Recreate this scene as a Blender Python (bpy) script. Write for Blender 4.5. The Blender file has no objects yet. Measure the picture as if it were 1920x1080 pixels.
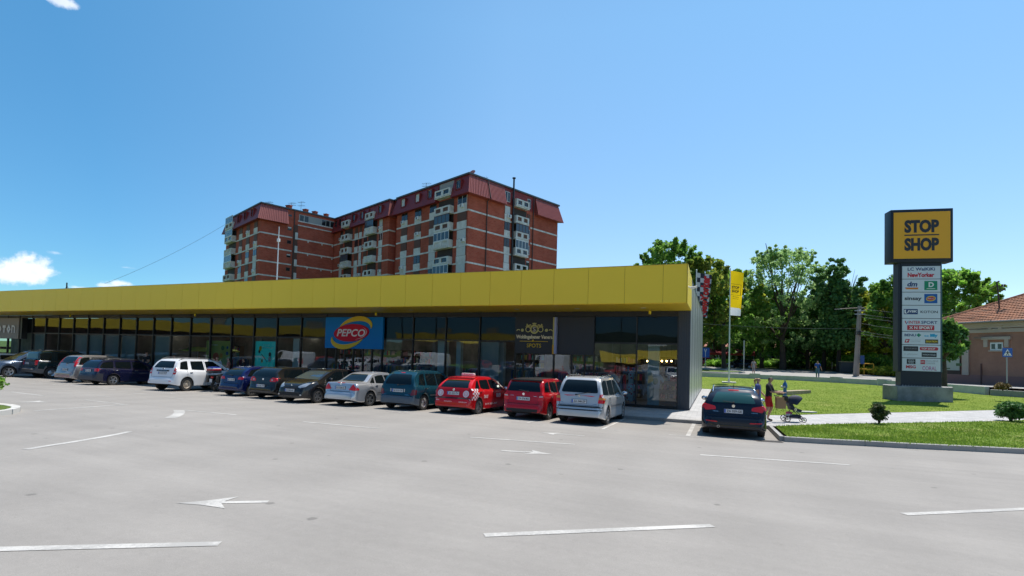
import bpy, bmesh, math, random
import numpy as np
from mathutils import Vector, Matrix
from mathutils.bvhtree import BVHTree
random.seed(7); rng = np.random.default_rng(7)
S = bpy.context.scene
COL = S.collection
R = math.radians
# ---------------- camera ----------------
YAW, PITCH, ROLL = -0.38821494, 0.0342178, 0.02778483
FPX, CY, CAMH = 946.76, 632.32, 2.45
def cam_rows():
    f = np.array([math.sin(YAW)*math.cos(PITCH), math.cos(YAW)*math.cos(PITCH), math.sin(PITCH)])
    r = np.array([math.cos(YAW), -math.sin(YAW), 0.0]); u = np.cross(r, f)
    c, s = math.cos(ROLL), math.sin(ROLL)
    return np.array([c*r+s*u, -s*r+c*u, f])
CM = cam_rows()
cam = bpy.data.cameras.new('camera'); camo = bpy.data.objects.new('camera', cam); COL.objects.link(camo)
cam.sensor_width = 36; cam.lens = FPX/1920*36; cam.shift_y = (CY-540)/1920
cam.clip_start = 0.1; cam.clip_end = 12000
mw = Matrix.Identity(4)
for i in range(3):
    mw[i][0] = CM[0][i]; mw[i][1] = CM[1][i]; mw[i][2] = -CM[2][i]
mw[0][3], mw[1][3], mw[2][3] = 0, 0, CAMH
camo.matrix_world = mw; S.camera = camo
# survey helpers: a photo bearing (u,v in photo pixels) to a world point
def ray(u, v): return CM.T @ np.array([(u-960)/FPX, -(v-CY)/FPX, 1.0])
def onz(u, v, z=0.0):
    d = ray(u, v); t = (z-CAMH)/d[2]; return Vector((d[0]*t, d[1]*t, z))
def at(u, v, D):
    d = ray(u, v); d = d/np.hypot(d[0], d[1]); return Vector((d[0]*D, d[1]*D, CAMH+d[2]*D))
def ony(u, v, y):
    d = ray(u, v); t = y/d[1]; return Vector((d[0]*t, y, CAMH+d[2]*t))
def onplane(u, v, P, dirn):
    n = np.array([dirn[1], -dirn[0], 0.0]); d = ray(u, v); t = (n@(np.array(P)-np.array([0, 0, CAMH])))/(n@d)
    return Vector((d[0]*t, d[1]*t, CAMH+d[2]*t))
# ---------------- sky and sun ----------------
SUN_EL, SUN_AZ = R(69), R(22)
w = bpy.data.worlds.new('World'); S.world = w; w.use_nodes = True
nt = w.node_tree; nt.nodes.clear()
sky = nt.nodes.new('ShaderNodeTexSky'); sky.sky_type = 'NISHITA'; sky.sun_disc = False
sky.sun_elevation = SUN_EL; sky.sun_rotation = SUN_AZ
sky.air_density = 1.0; sky.dust_density = 0.0; sky.ozone_density = 1.3; sky.altitude = 100
tc = nt.nodes.new('ShaderNodeTexCoord')
hsv = nt.nodes.new('ShaderNodeMixRGB'); hsv.blend_type = 'MULTIPLY'; hsv.inputs[0].default_value = 1.0; hsv.inputs[2].default_value = (.71, .90, .865, 1)
# the low sky is a little deeper than the model gives: tint by elevation
sepz = nt.nodes.new('ShaderNodeSeparateXYZ'); nt.links.new(tc.outputs['Generated'], sepz.inputs[0])
elr = nt.nodes.new('ShaderNodeMapRange'); elr.inputs['From Min'].default_value = .12; elr.inputs['From Max'].default_value = .55; nt.links.new(sepz.outputs[2], elr.inputs['Value'])
elm = nt.nodes.new('ShaderNodeMixRGB'); elm.inputs[1].default_value = (.83, .72, .80, 1); elm.inputs[2].default_value = (1, 1, 1, 1); nt.links.new(elr.outputs[0], elm.inputs[0])
elx = nt.nodes.new('ShaderNodeMixRGB'); elx.blend_type = 'MULTIPLY'; elx.inputs[0].default_value = 1; nt.links.new(sky.outputs[0], elx.inputs[1]); nt.links.new(elm.outputs[0], elx.inputs[2])
# and deeper still on the side away from the sun
dsn = nt.nodes.new('ShaderNodeVectorMath'); dsn.operation = 'DOT_PRODUCT'; nt.links.new(tc.outputs['Generated'], dsn.inputs[0]); dsn.inputs[1].default_value = (.926, .377, 0)
dsr = nt.nodes.new('ShaderNodeMapRange'); dsr.inputs['From Min'].default_value = -.62; dsr.inputs['From Max'].default_value = -.02; nt.links.new(dsn.outputs['Value'], dsr.inputs['Value'])
dsm = nt.nodes.new('ShaderNodeMixRGB'); dsm.inputs[1].default_value = (.46, .76, .88, 1); dsm.inputs[2].default_value = (1, 1, 1, 1); nt.links.new(dsr.outputs[0], dsm.inputs[0])
dsx = nt.nodes.new('ShaderNodeMixRGB'); dsx.blend_type = 'MULTIPLY'; dsx.inputs[0].default_value = 1; nt.links.new(elx.outputs[0], dsx.inputs[1]); nt.links.new(dsm.outputs[0], dsx.inputs[2])
# low sky behind the camera, darkened by tint to dim the shop glass reflections
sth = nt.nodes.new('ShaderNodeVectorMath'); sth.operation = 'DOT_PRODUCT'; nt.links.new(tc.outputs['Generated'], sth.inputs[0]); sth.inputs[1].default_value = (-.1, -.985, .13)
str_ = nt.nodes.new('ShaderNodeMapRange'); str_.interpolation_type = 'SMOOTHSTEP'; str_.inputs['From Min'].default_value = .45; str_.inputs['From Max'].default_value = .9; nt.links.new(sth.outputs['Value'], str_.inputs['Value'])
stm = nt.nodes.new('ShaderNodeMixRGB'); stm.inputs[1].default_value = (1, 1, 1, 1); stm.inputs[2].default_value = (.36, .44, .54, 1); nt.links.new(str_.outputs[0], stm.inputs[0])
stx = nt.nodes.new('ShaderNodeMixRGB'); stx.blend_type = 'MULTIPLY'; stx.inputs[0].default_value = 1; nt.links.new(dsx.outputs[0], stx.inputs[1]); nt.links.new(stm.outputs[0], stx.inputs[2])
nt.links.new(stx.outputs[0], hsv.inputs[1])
# clouds: small cumulus low on the left, each a patch of the sky at its own bearing
def wmath(op, a, b=None, c=None):
    n = nt.nodes.new('ShaderNodeMath'); n.operation = op
    for i, v in enumerate((a, b, c)):
        if v is None: continue
        if isinstance(v, (int, float)): n.inputs[i].default_value = v
        else: nt.links.new(v, n.inputs[i])
    return n.outputs[0]
nz = nt.nodes.new('ShaderNodeTexNoise'); nz.inputs['Scale'].default_value = 26; nz.inputs['Detail'].default_value = 9; nz.inputs['Roughness'].default_value = 0.62
nt.links.new(tc.outputs['Generated'], nz.inputs['Vector'])
CLOUD = [(40, 503, .050, .026, 1.0), (15, 512, .03, .02, 1.0), (48, 484, .018, .016, 1.0), (86, 507, .018, .006, .8), (232, 532, .022, .006, .9), (206, 536, .02, .004, .7), (105, 474, .012, .004, .35), (232, 501, .016, .003, .3), (115, 2, .03, .008, .75), (150, 540, .03, .004, .5)]
acc = None
for (u, v, sx, sz, st) in CLOUD:
    d = ray(u, v); d = d/np.linalg.norm(d)
    side = np.array([d[1], -d[0], 0]); side /= np.linalg.norm(side); up = np.cross(side, d)
    def dotn(vec):
        n = nt.nodes.new('ShaderNodeVectorMath'); n.operation = 'DOT_PRODUCT'
        nt.links.new(tc.outputs['Generated'], n.inputs[0]); n.inputs[1].default_value = tuple(vec); return n.outputs['Value']
    a = wmath('DIVIDE', dotn(side), sx); b = wmath('DIVIDE', dotn(up), sz)
    front = wmath('GREATER_THAN', dotn(d), 0.5)
    rr = wmath('SQRT', wmath('ADD', wmath('MULTIPLY', a, a), wmath('MULTIPLY', b, b)))
    m = wmath('SUBTRACT', 1.0, rr)
    m = wmath('ADD', m, wmath('MULTIPLY', wmath('SUBTRACT', nz.outputs['Fac'], 0.5), 3.2))
    mn = nt.nodes.new('ShaderNodeMapRange'); mn.interpolation_type = 'SMOOTHSTEP'
    nt.links.new(m, mn.inputs['Value']); mn.inputs['From Min'].default_value = 0.15; mn.inputs['From Max'].default_value = 0.95
    mm = wmath('MULTIPLY', wmath('MULTIPLY', mn.outputs[0], front), st)
    acc = mm if acc is None else wmath('MAXIMUM', acc, mm)
nz2 = nt.nodes.new('ShaderNodeTexNoise'); nz2.inputs['Scale'].default_value = 70; nz2.inputs['Detail'].default_value = 4
nt.links.new(tc.outputs['Generated'], nz2.inputs['Vector'])
crc = nt.nodes.new('ShaderNodeMixRGB'); crc.inputs[1].default_value = (3.6, 4.0, 4.7, 1); crc.inputs[2].default_value = (5.6, 5.7, 5.9, 1)
nt.links.new(nz2.outputs['Fac'], crc.inputs[0])
mixc = nt.nodes.new('ShaderNodeMixRGB'); nt.links.new(acc, mixc.inputs[0]); nt.links.new(hsv.outputs[0], mixc.inputs[1]); nt.links.new(crc.outputs[0], mixc.inputs[2])
bg = nt.nodes.new('ShaderNodeBackground'); bg.inputs['Strength'].default_value = 0.15
wo = nt.nodes.new('ShaderNodeOutputWorld'); nt.links.new(mixc.outputs[0], bg.inputs['Color']); nt.links.new(bg.outputs[0], wo.inputs['Surface'])
sl = bpy.data.lights.new('sun', 'SUN'); sl.energy = 4.0; sl.angle = R(0.53); sl.color = (1.0, 0.93, 0.84)
so = bpy.data.objects.new('sun', sl); COL.objects.link(so)
sd = Vector((math.sin(SUN_AZ)*math.cos(SUN_EL), math.cos(SUN_AZ)*math.cos(SUN_EL), math.sin(SUN_EL)))
so.rotation_euler = sd.to_track_quat('Z', 'Y').to_euler()
vs = S.view_settings; vs.view_transform = 'Standard'; vs.look = 'None'; vs.exposure = 0.62; vs.gamma = 1; vs.use_curve_mapping = False
S.cycles.max_bounces = 6; S.cycles.transparent_max_bounces = 12; S.cycles.glossy_bounces = 4; S.cycles.caustics_reflective = False; S.cycles.caustics_refractive = False
# ---------------- materials ----------------
MATS = {}
def mat(name, col, rough=0.6, metal=0.0, spec=0.5, coat=0.0, noise=None, bump=None, emit=None, trans=0.0, bumpscale=20, alpha=None):
    """noise = (scale, amount, colour2) mottles the base colour in object space"""
    if name in MATS: return MATS[name]
    m = bpy.data.materials.new(name); m.use_nodes = True; t = m.node_tree; b = t.nodes['Principled BSDF']
    b.inputs['Base Color'].default_value = (*col, 1); b.inputs['Roughness'].default_value = rough; b.inputs['Metallic'].default_value = metal
    b.inputs['Specular IOR Level'].default_value = spec; b.inputs['Coat Weight'].default_value = coat; b.inputs['Coat Roughness'].default_value = 0.03
    m.diffuse_color = (*col, 1)
    if noise or bump:
        g = t.nodes.new('ShaderNodeNewGeometry')
    if noise:
        sc, am, c2 = noise
        n = t.nodes.new('ShaderNodeTexNoise'); n.inputs['Scale'].default_value = sc; n.inputs['Detail'].default_value = 6; n.inputs['Roughness'].default_value = .65
        t.links.new(g.outputs['Position'], n.inputs['Vector'])
        r = t.nodes.new('ShaderNodeMapRange'); r.inputs['From Min'].default_value = .36; r.inputs['From Max'].default_value = .66; r.inputs['To Max'].default_value = am
        t.links.new(n.outputs['Fac'], r.inputs['Value'])
        x = t.nodes.new('ShaderNodeMixRGB'); x.inputs[1].default_value = (*col, 1); x.inputs[2].default_value = (*c2, 1)
        t.links.new(r.outputs[0], x.inputs[0]); t.links.new(x.outputs[0], b.inputs['Base Color'])
    if bump:
        n2 = t.nodes.new('ShaderNodeTexNoise'); n2.inputs['Scale'].default_value = bumpscale; n2.inputs['Detail'].default_value = 5
        t.links.new(g.outputs['Position'], n2.inputs['Vector'])
        bp = t.nodes.new('ShaderNodeBump'); bp.inputs['Strength'].default_value = bump; bp.inputs['Distance'].default_value = 0.02
        t.links.new(n2.outputs['Fac'], bp.inputs['Height']); t.links.new(bp.outputs[0], b.inputs['Normal'])
    if emit:
        b.inputs['Emission Color'].default_value = (*emit[0], 1); b.inputs['Emission Strength'].default_value = emit[1]
    MATS[name] = m; return m
def N(t, kind, **kw):
    n = t.nodes.new(kind)
    for k, v in kw.items():
        if k in n.inputs: n.inputs[k].default_value = v
        else: setattr(n, k, v)
    return n
# ---------------- mesh helpers ----------------
class MB:
    def __init__(s): s.v = []; s.f = []; s.m = []; s.mats = []
    def mi(s, m):
        if m is None: return 0
        if m not in s.mats: s.mats.append(m)
        return s.mats.index(m)
    def quad(s, *p, m=None): return s.poly(p, m)
    def poly(s, p, m=None):
        i = len(s.v); s.v += [tuple(q) for q in p]; s.f.append(tuple(range(i, i+len(p)))); s.m.append(s.mi(m))
    def mesh(s, vv, ff, m=None, M=None):
        i = len(s.v); k = s.mi(m)
        s.v += [tuple(M @ Vector(q)) if M is not None else tuple(q) for q in vv]
        for f in ff: s.f.append(tuple(i+j for j in f)); s.m.append(k)
    def box(s, x0, x1, y0, y1, z0, z1, m=None, M=None, bev=0):
        if bev <= 0:
            vv = [(x, y, z) for z in (z0, z1) for y in (y0, y1) for x in (x0, x1)]
            ff = [(0, 2, 3, 1), (4, 5, 7, 6), (0, 1, 5, 4), (2, 6, 7, 3), (0, 4, 6, 2), (1, 3, 7, 5)]
            s.mesh(vv, ff, m, M)
        else:
            bm = bmesh.new(); bmesh.ops.create_cube(bm, size=1)
            for q in bm.verts: q.co = Vector(((x0+x1)/2+q.co.x*(x1-x0), (y0+y1)/2+q.co.y*(y1-y0), (z0+z1)/2+q.co.z*(z1-z0)))
            bmesh.ops.bevel(bm, geom=bm.edges[:], offset=bev, segments=2, profile=.6, affect='EDGES')
            s.bm(bm, m, M)
    def bm(s, bm, m=None, M=None):
        bm.verts.index_update(); s.mesh([q.co.copy() for q in bm.verts], [[q.index for q in f.verts] for f in bm.faces], m, M); bm.free()
    def tube(s, pts, r, m=None, n=8, M=None, cap=True):
        pts = [Vector(p) for p in pts]; rs = r if isinstance(r, (list, tuple)) else [r]*len(pts)
        vv = []; ff = []; up = Vector((0, 0, 1)); a = None
        for i, p in enumerate(pts):
            d = (pts[min(i+1, len(pts)-1)]-pts[max(i-1, 0)]).normalized()
            if a is None:
                a = d.orthogonal().normalized()
            a = (a-d*a.dot(d))
            a = a.normalized() if a.length > 1e-5 else d.orthogonal().normalized()
            b = d.cross(a)
            for k in range(n):
                t = 2*math.pi*k/n; vv.append(p+(a*math.cos(t)+b*math.sin(t))*rs[i])
        for i in range(len(pts)-1):
            for k in range(n):
                ff.append((i*n+k, i*n+(k+1) % n, (i+1)*n+(k+1) % n, (i+1)*n+k))
        if cap: ff.append(tuple(reversed(range(n)))); ff.append(tuple(range((len(pts)-1)*n, len(pts)*n)))
        s.mesh(vv, ff, m, M)
    def lathe(s, prof, n=16, m=None, M=None):
        """prof = [(r,z)...] around z"""
        vv = []; ff = []
        for (r, z) in prof:
            for k in range(n):
                t = 2*math.pi*k/n; vv.append((r*math.cos(t), r*math.sin(t), z))
        for i in range(len(prof)-1):
            for k in range(n): ff.append((i*n+k, i*n+(k+1) % n, (i+1)*n+(k+1) % n, (i+1)*n+k))
        s.mesh(vv, ff, m, M)
    def sphere(s, c, r, m=None, n=10, M=None):
        r = r if isinstance(r, (tuple, list)) else (r, r, r); vv = []; ff = []; h = n//2+1
        for i in range(h+1):
            a = math.pi*i/h
            for k in range(n):
                t = 2*math.pi*k/n; vv.append((c[0]+r[0]*math.sin(a)*math.cos(t), c[1]+r[1]*math.sin(a)*math.sin(t), c[2]+r[2]*math.cos(a)))
        for i in range(h):
            for k in range(n): ff.append((i*n+k, (i+1)*n+k, (i+1)*n+(k+1) % n, i*n+(k+1) % n))
        s.mesh(vv, ff, m, M)
    def prism(s, poly, y0, y1, m=None, M=None):
        """poly in (x,z), extruded along y"""
        n = len(poly); vv = [(x, y0, z) for x, z in poly]+[(x, y1, z) for x, z in poly]
        ff = [tuple(range(n)), tuple(reversed(range(n, 2*n)))]+[(i, i+n, (i+1) % n+n, (i+1) % n) for i in range(n)]
        s.mesh(vv, ff, m, M)
    def slab(s, poly, z0, z1, m=None, M=None):
        n = len(poly); vv = [(x, y, z0) for x, y in poly]+[(x, y, z1) for x, y in poly]
        ff = [tuple(reversed(range(n))), tuple(range(n, 2*n))]+[(i, (i+1) % n, (i+1) % n+n, i+n) for i in range(n)]
        s.mesh(vv, ff, m, M)
    def build(s, name, m=None, parent=None, smooth=False, loc=None, rot=None):
        me = bpy.data.meshes.new(name); me.from_pydata(s.v, [], s.f)
        if s.mats and m is None:
            for q in s.mats: me.materials.append(q)
            me.polygons.foreach_set('material_index', s.m)
        elif m is not None: me.materials.append(m)
        if smooth is not False and len(me.polygons):
            me.shade_smooth()
            if smooth is not True: me.set_sharp_from_angle(angle=R(smooth))
        me.update(); o = bpy.data.objects.new(name, me); COL.objects.link(o)
        if loc is not None: o.location = loc
        if rot is not None: o.rotation_euler = rot
        if parent is not None: o.parent = parent
        return o
def tag(o, label=None, cat=None, group=None, kind=None):
    if label: o['label'] = label
    if cat: o['category'] = cat
    if group: o['group'] = group
    if kind: o['kind'] = kind
    return o
def thing(name, label, cat, loc=(0, 0, 0), rz=0, group=None):
    o = bpy.data.objects.new(name, None); COL.objects.link(o); o.location = loc; o.rotation_euler = (0, 0, rz); o.empty_display_size = .3
    return tag(o, label, cat, group)
def copy_tree(o, parent=None):
    c = o.copy(); COL.objects.link(c); c.parent = parent
    for ch in [q for q in bpy.data.objects if q.parent == o]: copy_tree(ch, c)
    return c
_txt = {}
def text_geo(s, bold=0.0, shear=0.0, space=1.0, res=3):
    """letters as flat faces in x,z plane, cap height about 1, centred on the origin"""
    k = (s, bold, shear, space)
    if k in _txt: return _txt[k]
    cu = bpy.data.curves.new('lettering', 'FONT'); cu.body = s; cu.size = 1.0; cu.offset = bold; cu.shear = shear; cu.space_character = space
    cu.resolution_u = res; cu.align_x = 'CENTER'; cu.fill_mode = 'BOTH' if False else 'FRONT'
    o = bpy.data.objects.new('lettering', cu); COL.objects.link(o)
    dg = bpy.context.evaluated_depsgraph_get(); me = o.evaluated_get(dg).to_mesh()
    vv = [v.co.copy() for v in me.vertices]; ff = [tuple(p.vertices) for p in me.polygons]
    o.evaluated_get(dg).to_mesh_clear(); bpy.data.objects.remove(o); bpy.data.curves.remove(cu)
    if vv:
        x0, x1 = min(v.x for v in vv), max(v.x for v in vv); y0, y1 = min(v.y for v in vv), max(v.y for v in vv)
        vv = [((v.x-(x0+x1)/2)/(x1-x0), (v.y-(y0+y1)/2)/(y1-y0)) for v in vv]
    _txt[k] = (vv, ff); return _txt[k]
def text(mb, s, cx, cz, w_, h_, y, m, bold=0.0, shear=0.0, space=1.0, th=0.0, M=None):
    """write s as faces facing -y, box w_ x h_ centred at (cx,cz)"""
    vv, ff = text_geo(s, bold, shear, space)
    P = [(cx+a*w_, y, cz+b*h_) for a, b in vv]
    mb.mesh(P, ff, m, M)
    if th > 0:
        ec = {}
        for f in ff:
            for i in range(len(f)):
                e = (f[i], f[(i+1) % len(f)]); ec[e] = 1
        P2 = P+[(p[0], p[1]+th, p[2]) for p in P]; n = len(P)
        mb.mesh(P2, [(a, b, b+n, a+n) for (a, b) in ec if (b, a) not in ec], m, M)
def ellipse(cx, cz, rx, rz, a0=0, a1=360, n=28, rot=0):
    out = []
    for i in range(n+(0 if a1-a0 >= 360 else 1)):
        t = R(a0+(a1-a0)*i/n); x = rx*math.cos(t); z = rz*math.sin(t); c, s_ = math.cos(R(rot)), math.sin(R(rot))
        out.append((cx+x*c-z*s_, cz+x*s_+z*c))
    return out
def plate2d(mb, poly, y, m, M=None):
    vv = [(x, y, z) for x, z in poly]
    a = sum(poly[i][0]*poly[(i+1) % len(poly)][1]-poly[(i+1) % len(poly)][0]*poly[i][1] for i in range(len(poly)))
    f = tuple(range(len(poly)))
    mb.mesh(vv, [f if a > 0 else tuple(reversed(f))], m, M)
def band2d(mb, A, B, y, m, M=None):
    """strip between two equal-length outlines"""
    for i in range(len(A)-1):
        mb.mesh([(A[i][0], y, A[i][1]), (A[i+1][0], y, A[i+1][1]), (B[i+1][0], y, B[i+1][1]), (B[i][0], y, B[i][1])], [(0, 1, 2, 3)], m, M)
# ================= materials of the setting =================
def asphalt_mat():
    m = mat('asphalt', (.27, .265, .255), .82, spec=.35); t = m.node_tree; b = t.nodes['Principled BSDF']
    g = N(t, 'ShaderNodeNewGeometry')
    def noise(scale, detail=6, rough=.6, vec=None):
        n = N(t, 'ShaderNodeTexNoise', Scale=scale, Detail=detail, Roughness=rough); t.links.new(vec or g.outputs['Position'], n.inputs['Vector']); return n.outputs['Fac']
    def ramp(f, a, b_, lo, hi):
        r = N(t, 'ShaderNodeMapRange'); t.links.new(f, r.inputs['Value'])
        for k, v in (('From Min', a), ('From Max', b_), ('To Min', lo), ('To Max', hi)): r.inputs[k].default_value = v
        return r.outputs[0]
    def mul(a, b_):
        n = N(t, 'ShaderNodeMath', operation='MULTIPLY'); t.links.new(a, n.inputs[0]); t.links.new(b_, n.inputs[1]); return n.outputs[0]
    mp = N(t, 'ShaderNodeMapping'); mp.inputs['Scale'].default_value = (.12, .9, 1); mp.inputs['Rotation'].default_value = (0, 0, R(-12)); t.links.new(g.outputs['Position'], mp.inputs['Vector'])
    v = ramp(noise(.16, 6), .3, .7, .91, 1.05)
    v = mul(v, ramp(noise(1.0, 8, .7, mp.outputs[0]), .3, .7, .87, 1.06))
    v = mul(v, ramp(noise(9, 6, .7), .3, .7, .95, 1.04))
    v = mul(v, ramp(noise(120, 3, .8), .3, .7, .80, 1.16))
    spot = N(t, 'ShaderNodeTexVoronoi', Scale=1.1); 
    ms = N(t, 'ShaderNodeMapping'); ms.inputs['Scale'].default_value = (1, 1.0, 1); t.links.new(g.outputs['Position'], ms.inputs['Vector'])
    wn = N(t, 'ShaderNodeTexNoise', Scale=14); t.links.new(g.outputs['Position'], wn.inputs['Vector'])
    mxv = N(t, 'ShaderNodeMixRGB'); mxv.inputs[0].default_value = .06; t.links.new(ms.outputs[0], mxv.inputs[1]); t.links.new(wn.outputs['Color'], mxv.inputs[2])
    t.links.new(mxv.outputs[0], spot.inputs['Vector'])
    v = mul(v, ramp(spot.outputs['Distance'], .045, .07, .66, 1.0))
    sp2 = N(t, 'ShaderNodeTexVoronoi', Scale=4.5); t.links.new(mxv.outputs[0], sp2.inputs['Vector'])
    v = mul(v, ramp(sp2.outputs['Distance'], .03, .06, .80, 1.0))
    # dark soft oil stains where cars stand, long pale and dark wheel polish across the aisle
    so_ = N(t, 'ShaderNodeTexNoise', Scale=.55, Detail=4, Roughness=.75); t.links.new(g.outputs['Position'], so_.inputs['Vector']); v = mul(v, ramp(so_.outputs['Fac'], .66, .80, 1.0, .91))
    wv = N(t, 'ShaderNodeTexWave', Scale=.16, Distortion=9.0, Detail=3.0); wv.inputs['Detail Scale'].default_value = .5; t.links.new(g.outputs['Position'], wv.inputs['Vector']); v = mul(v, ramp(wv.outputs['Fac'], 0, 1, .965, 1.02))
    hs = N(t, 'ShaderNodeHueSaturation'); hs.inputs['Color'].default_value = (.284, .267, .246, 1); t.links.new(v, hs.inputs['Value'])
    t.links.new(hs.outputs[0], b.inputs['Base Color'])
    bp = N(t, 'ShaderNodeBump'); bp.inputs['Strength'].default_value = .35; bp.inputs['Distance'].default_value = .01
    t.links.new(noise(150, 3, .8), bp.inputs['Height']); t.links.new(bp.outputs[0], b.inputs['Normal'])
    return m
def paver_mat():
    m = mat('pavers', (.4, .4, .4), .8); t = m.node_tree; b = t.nodes['Principled BSDF']
    g = N(t, 'ShaderNodeNewGeometry'); br = N(t, 'ShaderNodeTexBrick')
    mp = N(t, 'ShaderNodeMapping'); mp.inputs['Rotation'].default_value = (0, 0, 0)
    t.links.new(g.outputs['Position'], mp.inputs['Vector']); t.links.new(mp.outputs[0], br.inputs['Vector'])
    for k, v in (('Scale', 1.0), ('Mortar Size', .006), ('Brick Width', .4), ('Row Height', .2), ('Bias', 0.0)): br.inputs[k].default_value = v
    br.inputs['Color1'].default_value = (.36, .36, .36, 1); br.inputs['Color2'].default_value = (.47, .465, .46, 1); br.inputs['Mortar'].default_value = (.2, .2, .195, 1)
    n = N(t, 'ShaderNodeTexNoise', Scale=2.2, Detail=7); t.links.new(g.outputs['Position'], n.inputs['Vector'])
    x = N(t, 'ShaderNodeMixRGB', blend_type='MULTIPLY'); x.inputs[0].default_value = .35
    r = N(t, 'ShaderNodeValToRGB'); t.links.new(n.outputs['Fac'], r.inputs[0]); r.color_ramp.elements[0].color = (.55, .55, .53, 1); r.color_ramp.elements[0].position = .3; r.color_ramp.elements[1].position = .65
    t.links.new(br.outputs['Color'], x.inputs[1]); t.links.new(r.outputs[0], x.inputs[2]); t.links.new(x.outputs[0], b.inputs['Base Color'])
    return m
def grass_mat(name, c1, c2, c3, dry=.58):
    m = mat(name, c1, .9, spec=.2); t = m.node_tree; b = t.nodes['Principled BSDF']; g = N(t, 'ShaderNodeNewGeometry')
    def nz(s, d=7): n = N(t, 'ShaderNodeTexNoise', Scale=s, Detail=d, Roughness=.7); t.links.new(g.outputs['Position'], n.inputs['Vector']); return n.outputs['Fac']
    r = N(t, 'ShaderNodeValToRGB'); t.links.new(nz(.9), r.inputs[0]); e = r.color_ramp.elements
    e[0].position = .36; e[0].color = (*c1, 1); e[1].position = .62; e[1].color = (*c2, 1)
    r2 = N(t, 'ShaderNodeValToRGB'); t.links.new(nz(.45, 9), r2.inputs[0]); e = r2.color_ramp.elements
    e[0].position = dry; e[0].color = (0, 0, 0, 1); e[1].position = dry+.14; e[1].color = (.75, .75, .75, 1)
    x = N(t, 'ShaderNodeMixRGB'); t.links.new(r2.outputs[0], x.inputs[0]); t.links.new(r.outputs[0], x.inputs[1]); x.inputs[2].default_value = (*c3, 1)
    r3 = N(t, 'ShaderNodeValToRGB'); t.links.new(nz(28, 5), r3.inputs[0]); e = r3.color_ramp.elements
    e[0].position = .3; e[0].color = (.55, .55, .55, 1); e[1].position = .7; e[1].color = (1.35, 1.35, 1.25, 1)
    y = N(t, 'ShaderNodeMixRGB', blend_type='MULTIPLY'); y.inputs[0].default_value = .85
    t.links.new(x.outputs[0], y.inputs[1]); t.links.new(r3.outputs[0], y.inputs[2]); t.links.new(y.outputs[0], b.inputs['Base Color'])
    bp = N(t, 'ShaderNodeBump'); bp.inputs['Strength'].default_value = .6; bp.inputs['Distance'].default_value = .05; t.links.new(nz(45, 3), bp.inputs['Height']); t.links.new(bp.outputs[0], b.inputs['Normal'])
    return m
M_ASPH = asphalt_mat(); M_PAVE = paver_mat()
M_GRASS = grass_mat('lawn_grass', (.12, .185, .016), (.18, .24, .03), (.32, .29, .11))
M_GRASS2 = grass_mat('patchy_grass', (.10, .17, .012), (.17, .24, .03), (.34, .30, .14), .52)
M_ROUGH = grass_mat('rough_grass', (.05, .10, .02), (.10, .15, .03), (.16, .15, .07))
M_CONC = mat('concrete', (.56, .55, .52), .85, noise=(1.6, .7, (.42, .41, .385)), bump=.3, bumpscale=30)
M_CONC_DARK = mat('old_concrete', (.32, .32, .31), .85, noise=(1.2, .9, (.15, .15, .145)), bump=.3, bumpscale=30)
M_KERB = mat('kerb_concrete', (.33, .325, .31), .85, noise=(2.5, .6, (.24, .235, .225)))
M_ROADG = mat('worn_asphalt', (.32, .315, .30), .88, noise=(.4, .8, (.25, .245, .235)), bump=.2, bumpscale=60)
def paint_mat():
    m = mat('road_paint', (.62, .61, .58), .7); t = m.node_tree; b = t.nodes['Principled BSDF']; g = N(t, 'ShaderNodeNewGeometry')
    n = N(t, 'ShaderNodeTexNoise', Scale=22, Detail=8, Roughness=.8); t.links.new(g.outputs['Position'], n.inputs['Vector'])
    n2 = N(t, 'ShaderNodeTexNoise', Scale=1.4, Detail=3); t.links.new(g.outputs['Position'], n2.inputs['Vector'])
    ad = N(t, 'ShaderNodeMath', operation='ADD'); t.links.new(n.outputs['Fac'], ad.inputs[0]); t.links.new(n2.outputs['Fac'], ad.inputs[1])
    r = N(t, 'ShaderNodeMapRange'); r.inputs['From Min'].default_value = .86; r.inputs['From Max'].default_value = 1.08; t.links.new(ad.outputs[0], r.inputs['Value'])
    x = N(t, 'ShaderNodeMixRGB'); x.inputs[1].default_value = (.50, .485, .455, 1); x.inputs[2].default_value = (.34, .33, .31, 1); t.links.new(r.outputs[0], x.inputs[0]); t.links.new(x.outputs[0], b.inputs['Base Color'])
    return m
M_PAINT = paint_mat()
M_BLACK = mat('black_metal', (.012, .013, .015), .35, spec=.5); M_RUBBER = mat('rubber', (.018, .018, .019), .8)
M_STEEL = mat('galvanised_steel', (.45, .46, .47), .4, metal=.7); M_WHITE = mat('white_paint', (.75, .75, .74), .4); M_CHROME = mat('chrome', (.75, .76, .78), .12, metal=1)
M_ALU = mat('alloy', (.52, .53, .55), .28, metal=.85)
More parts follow.
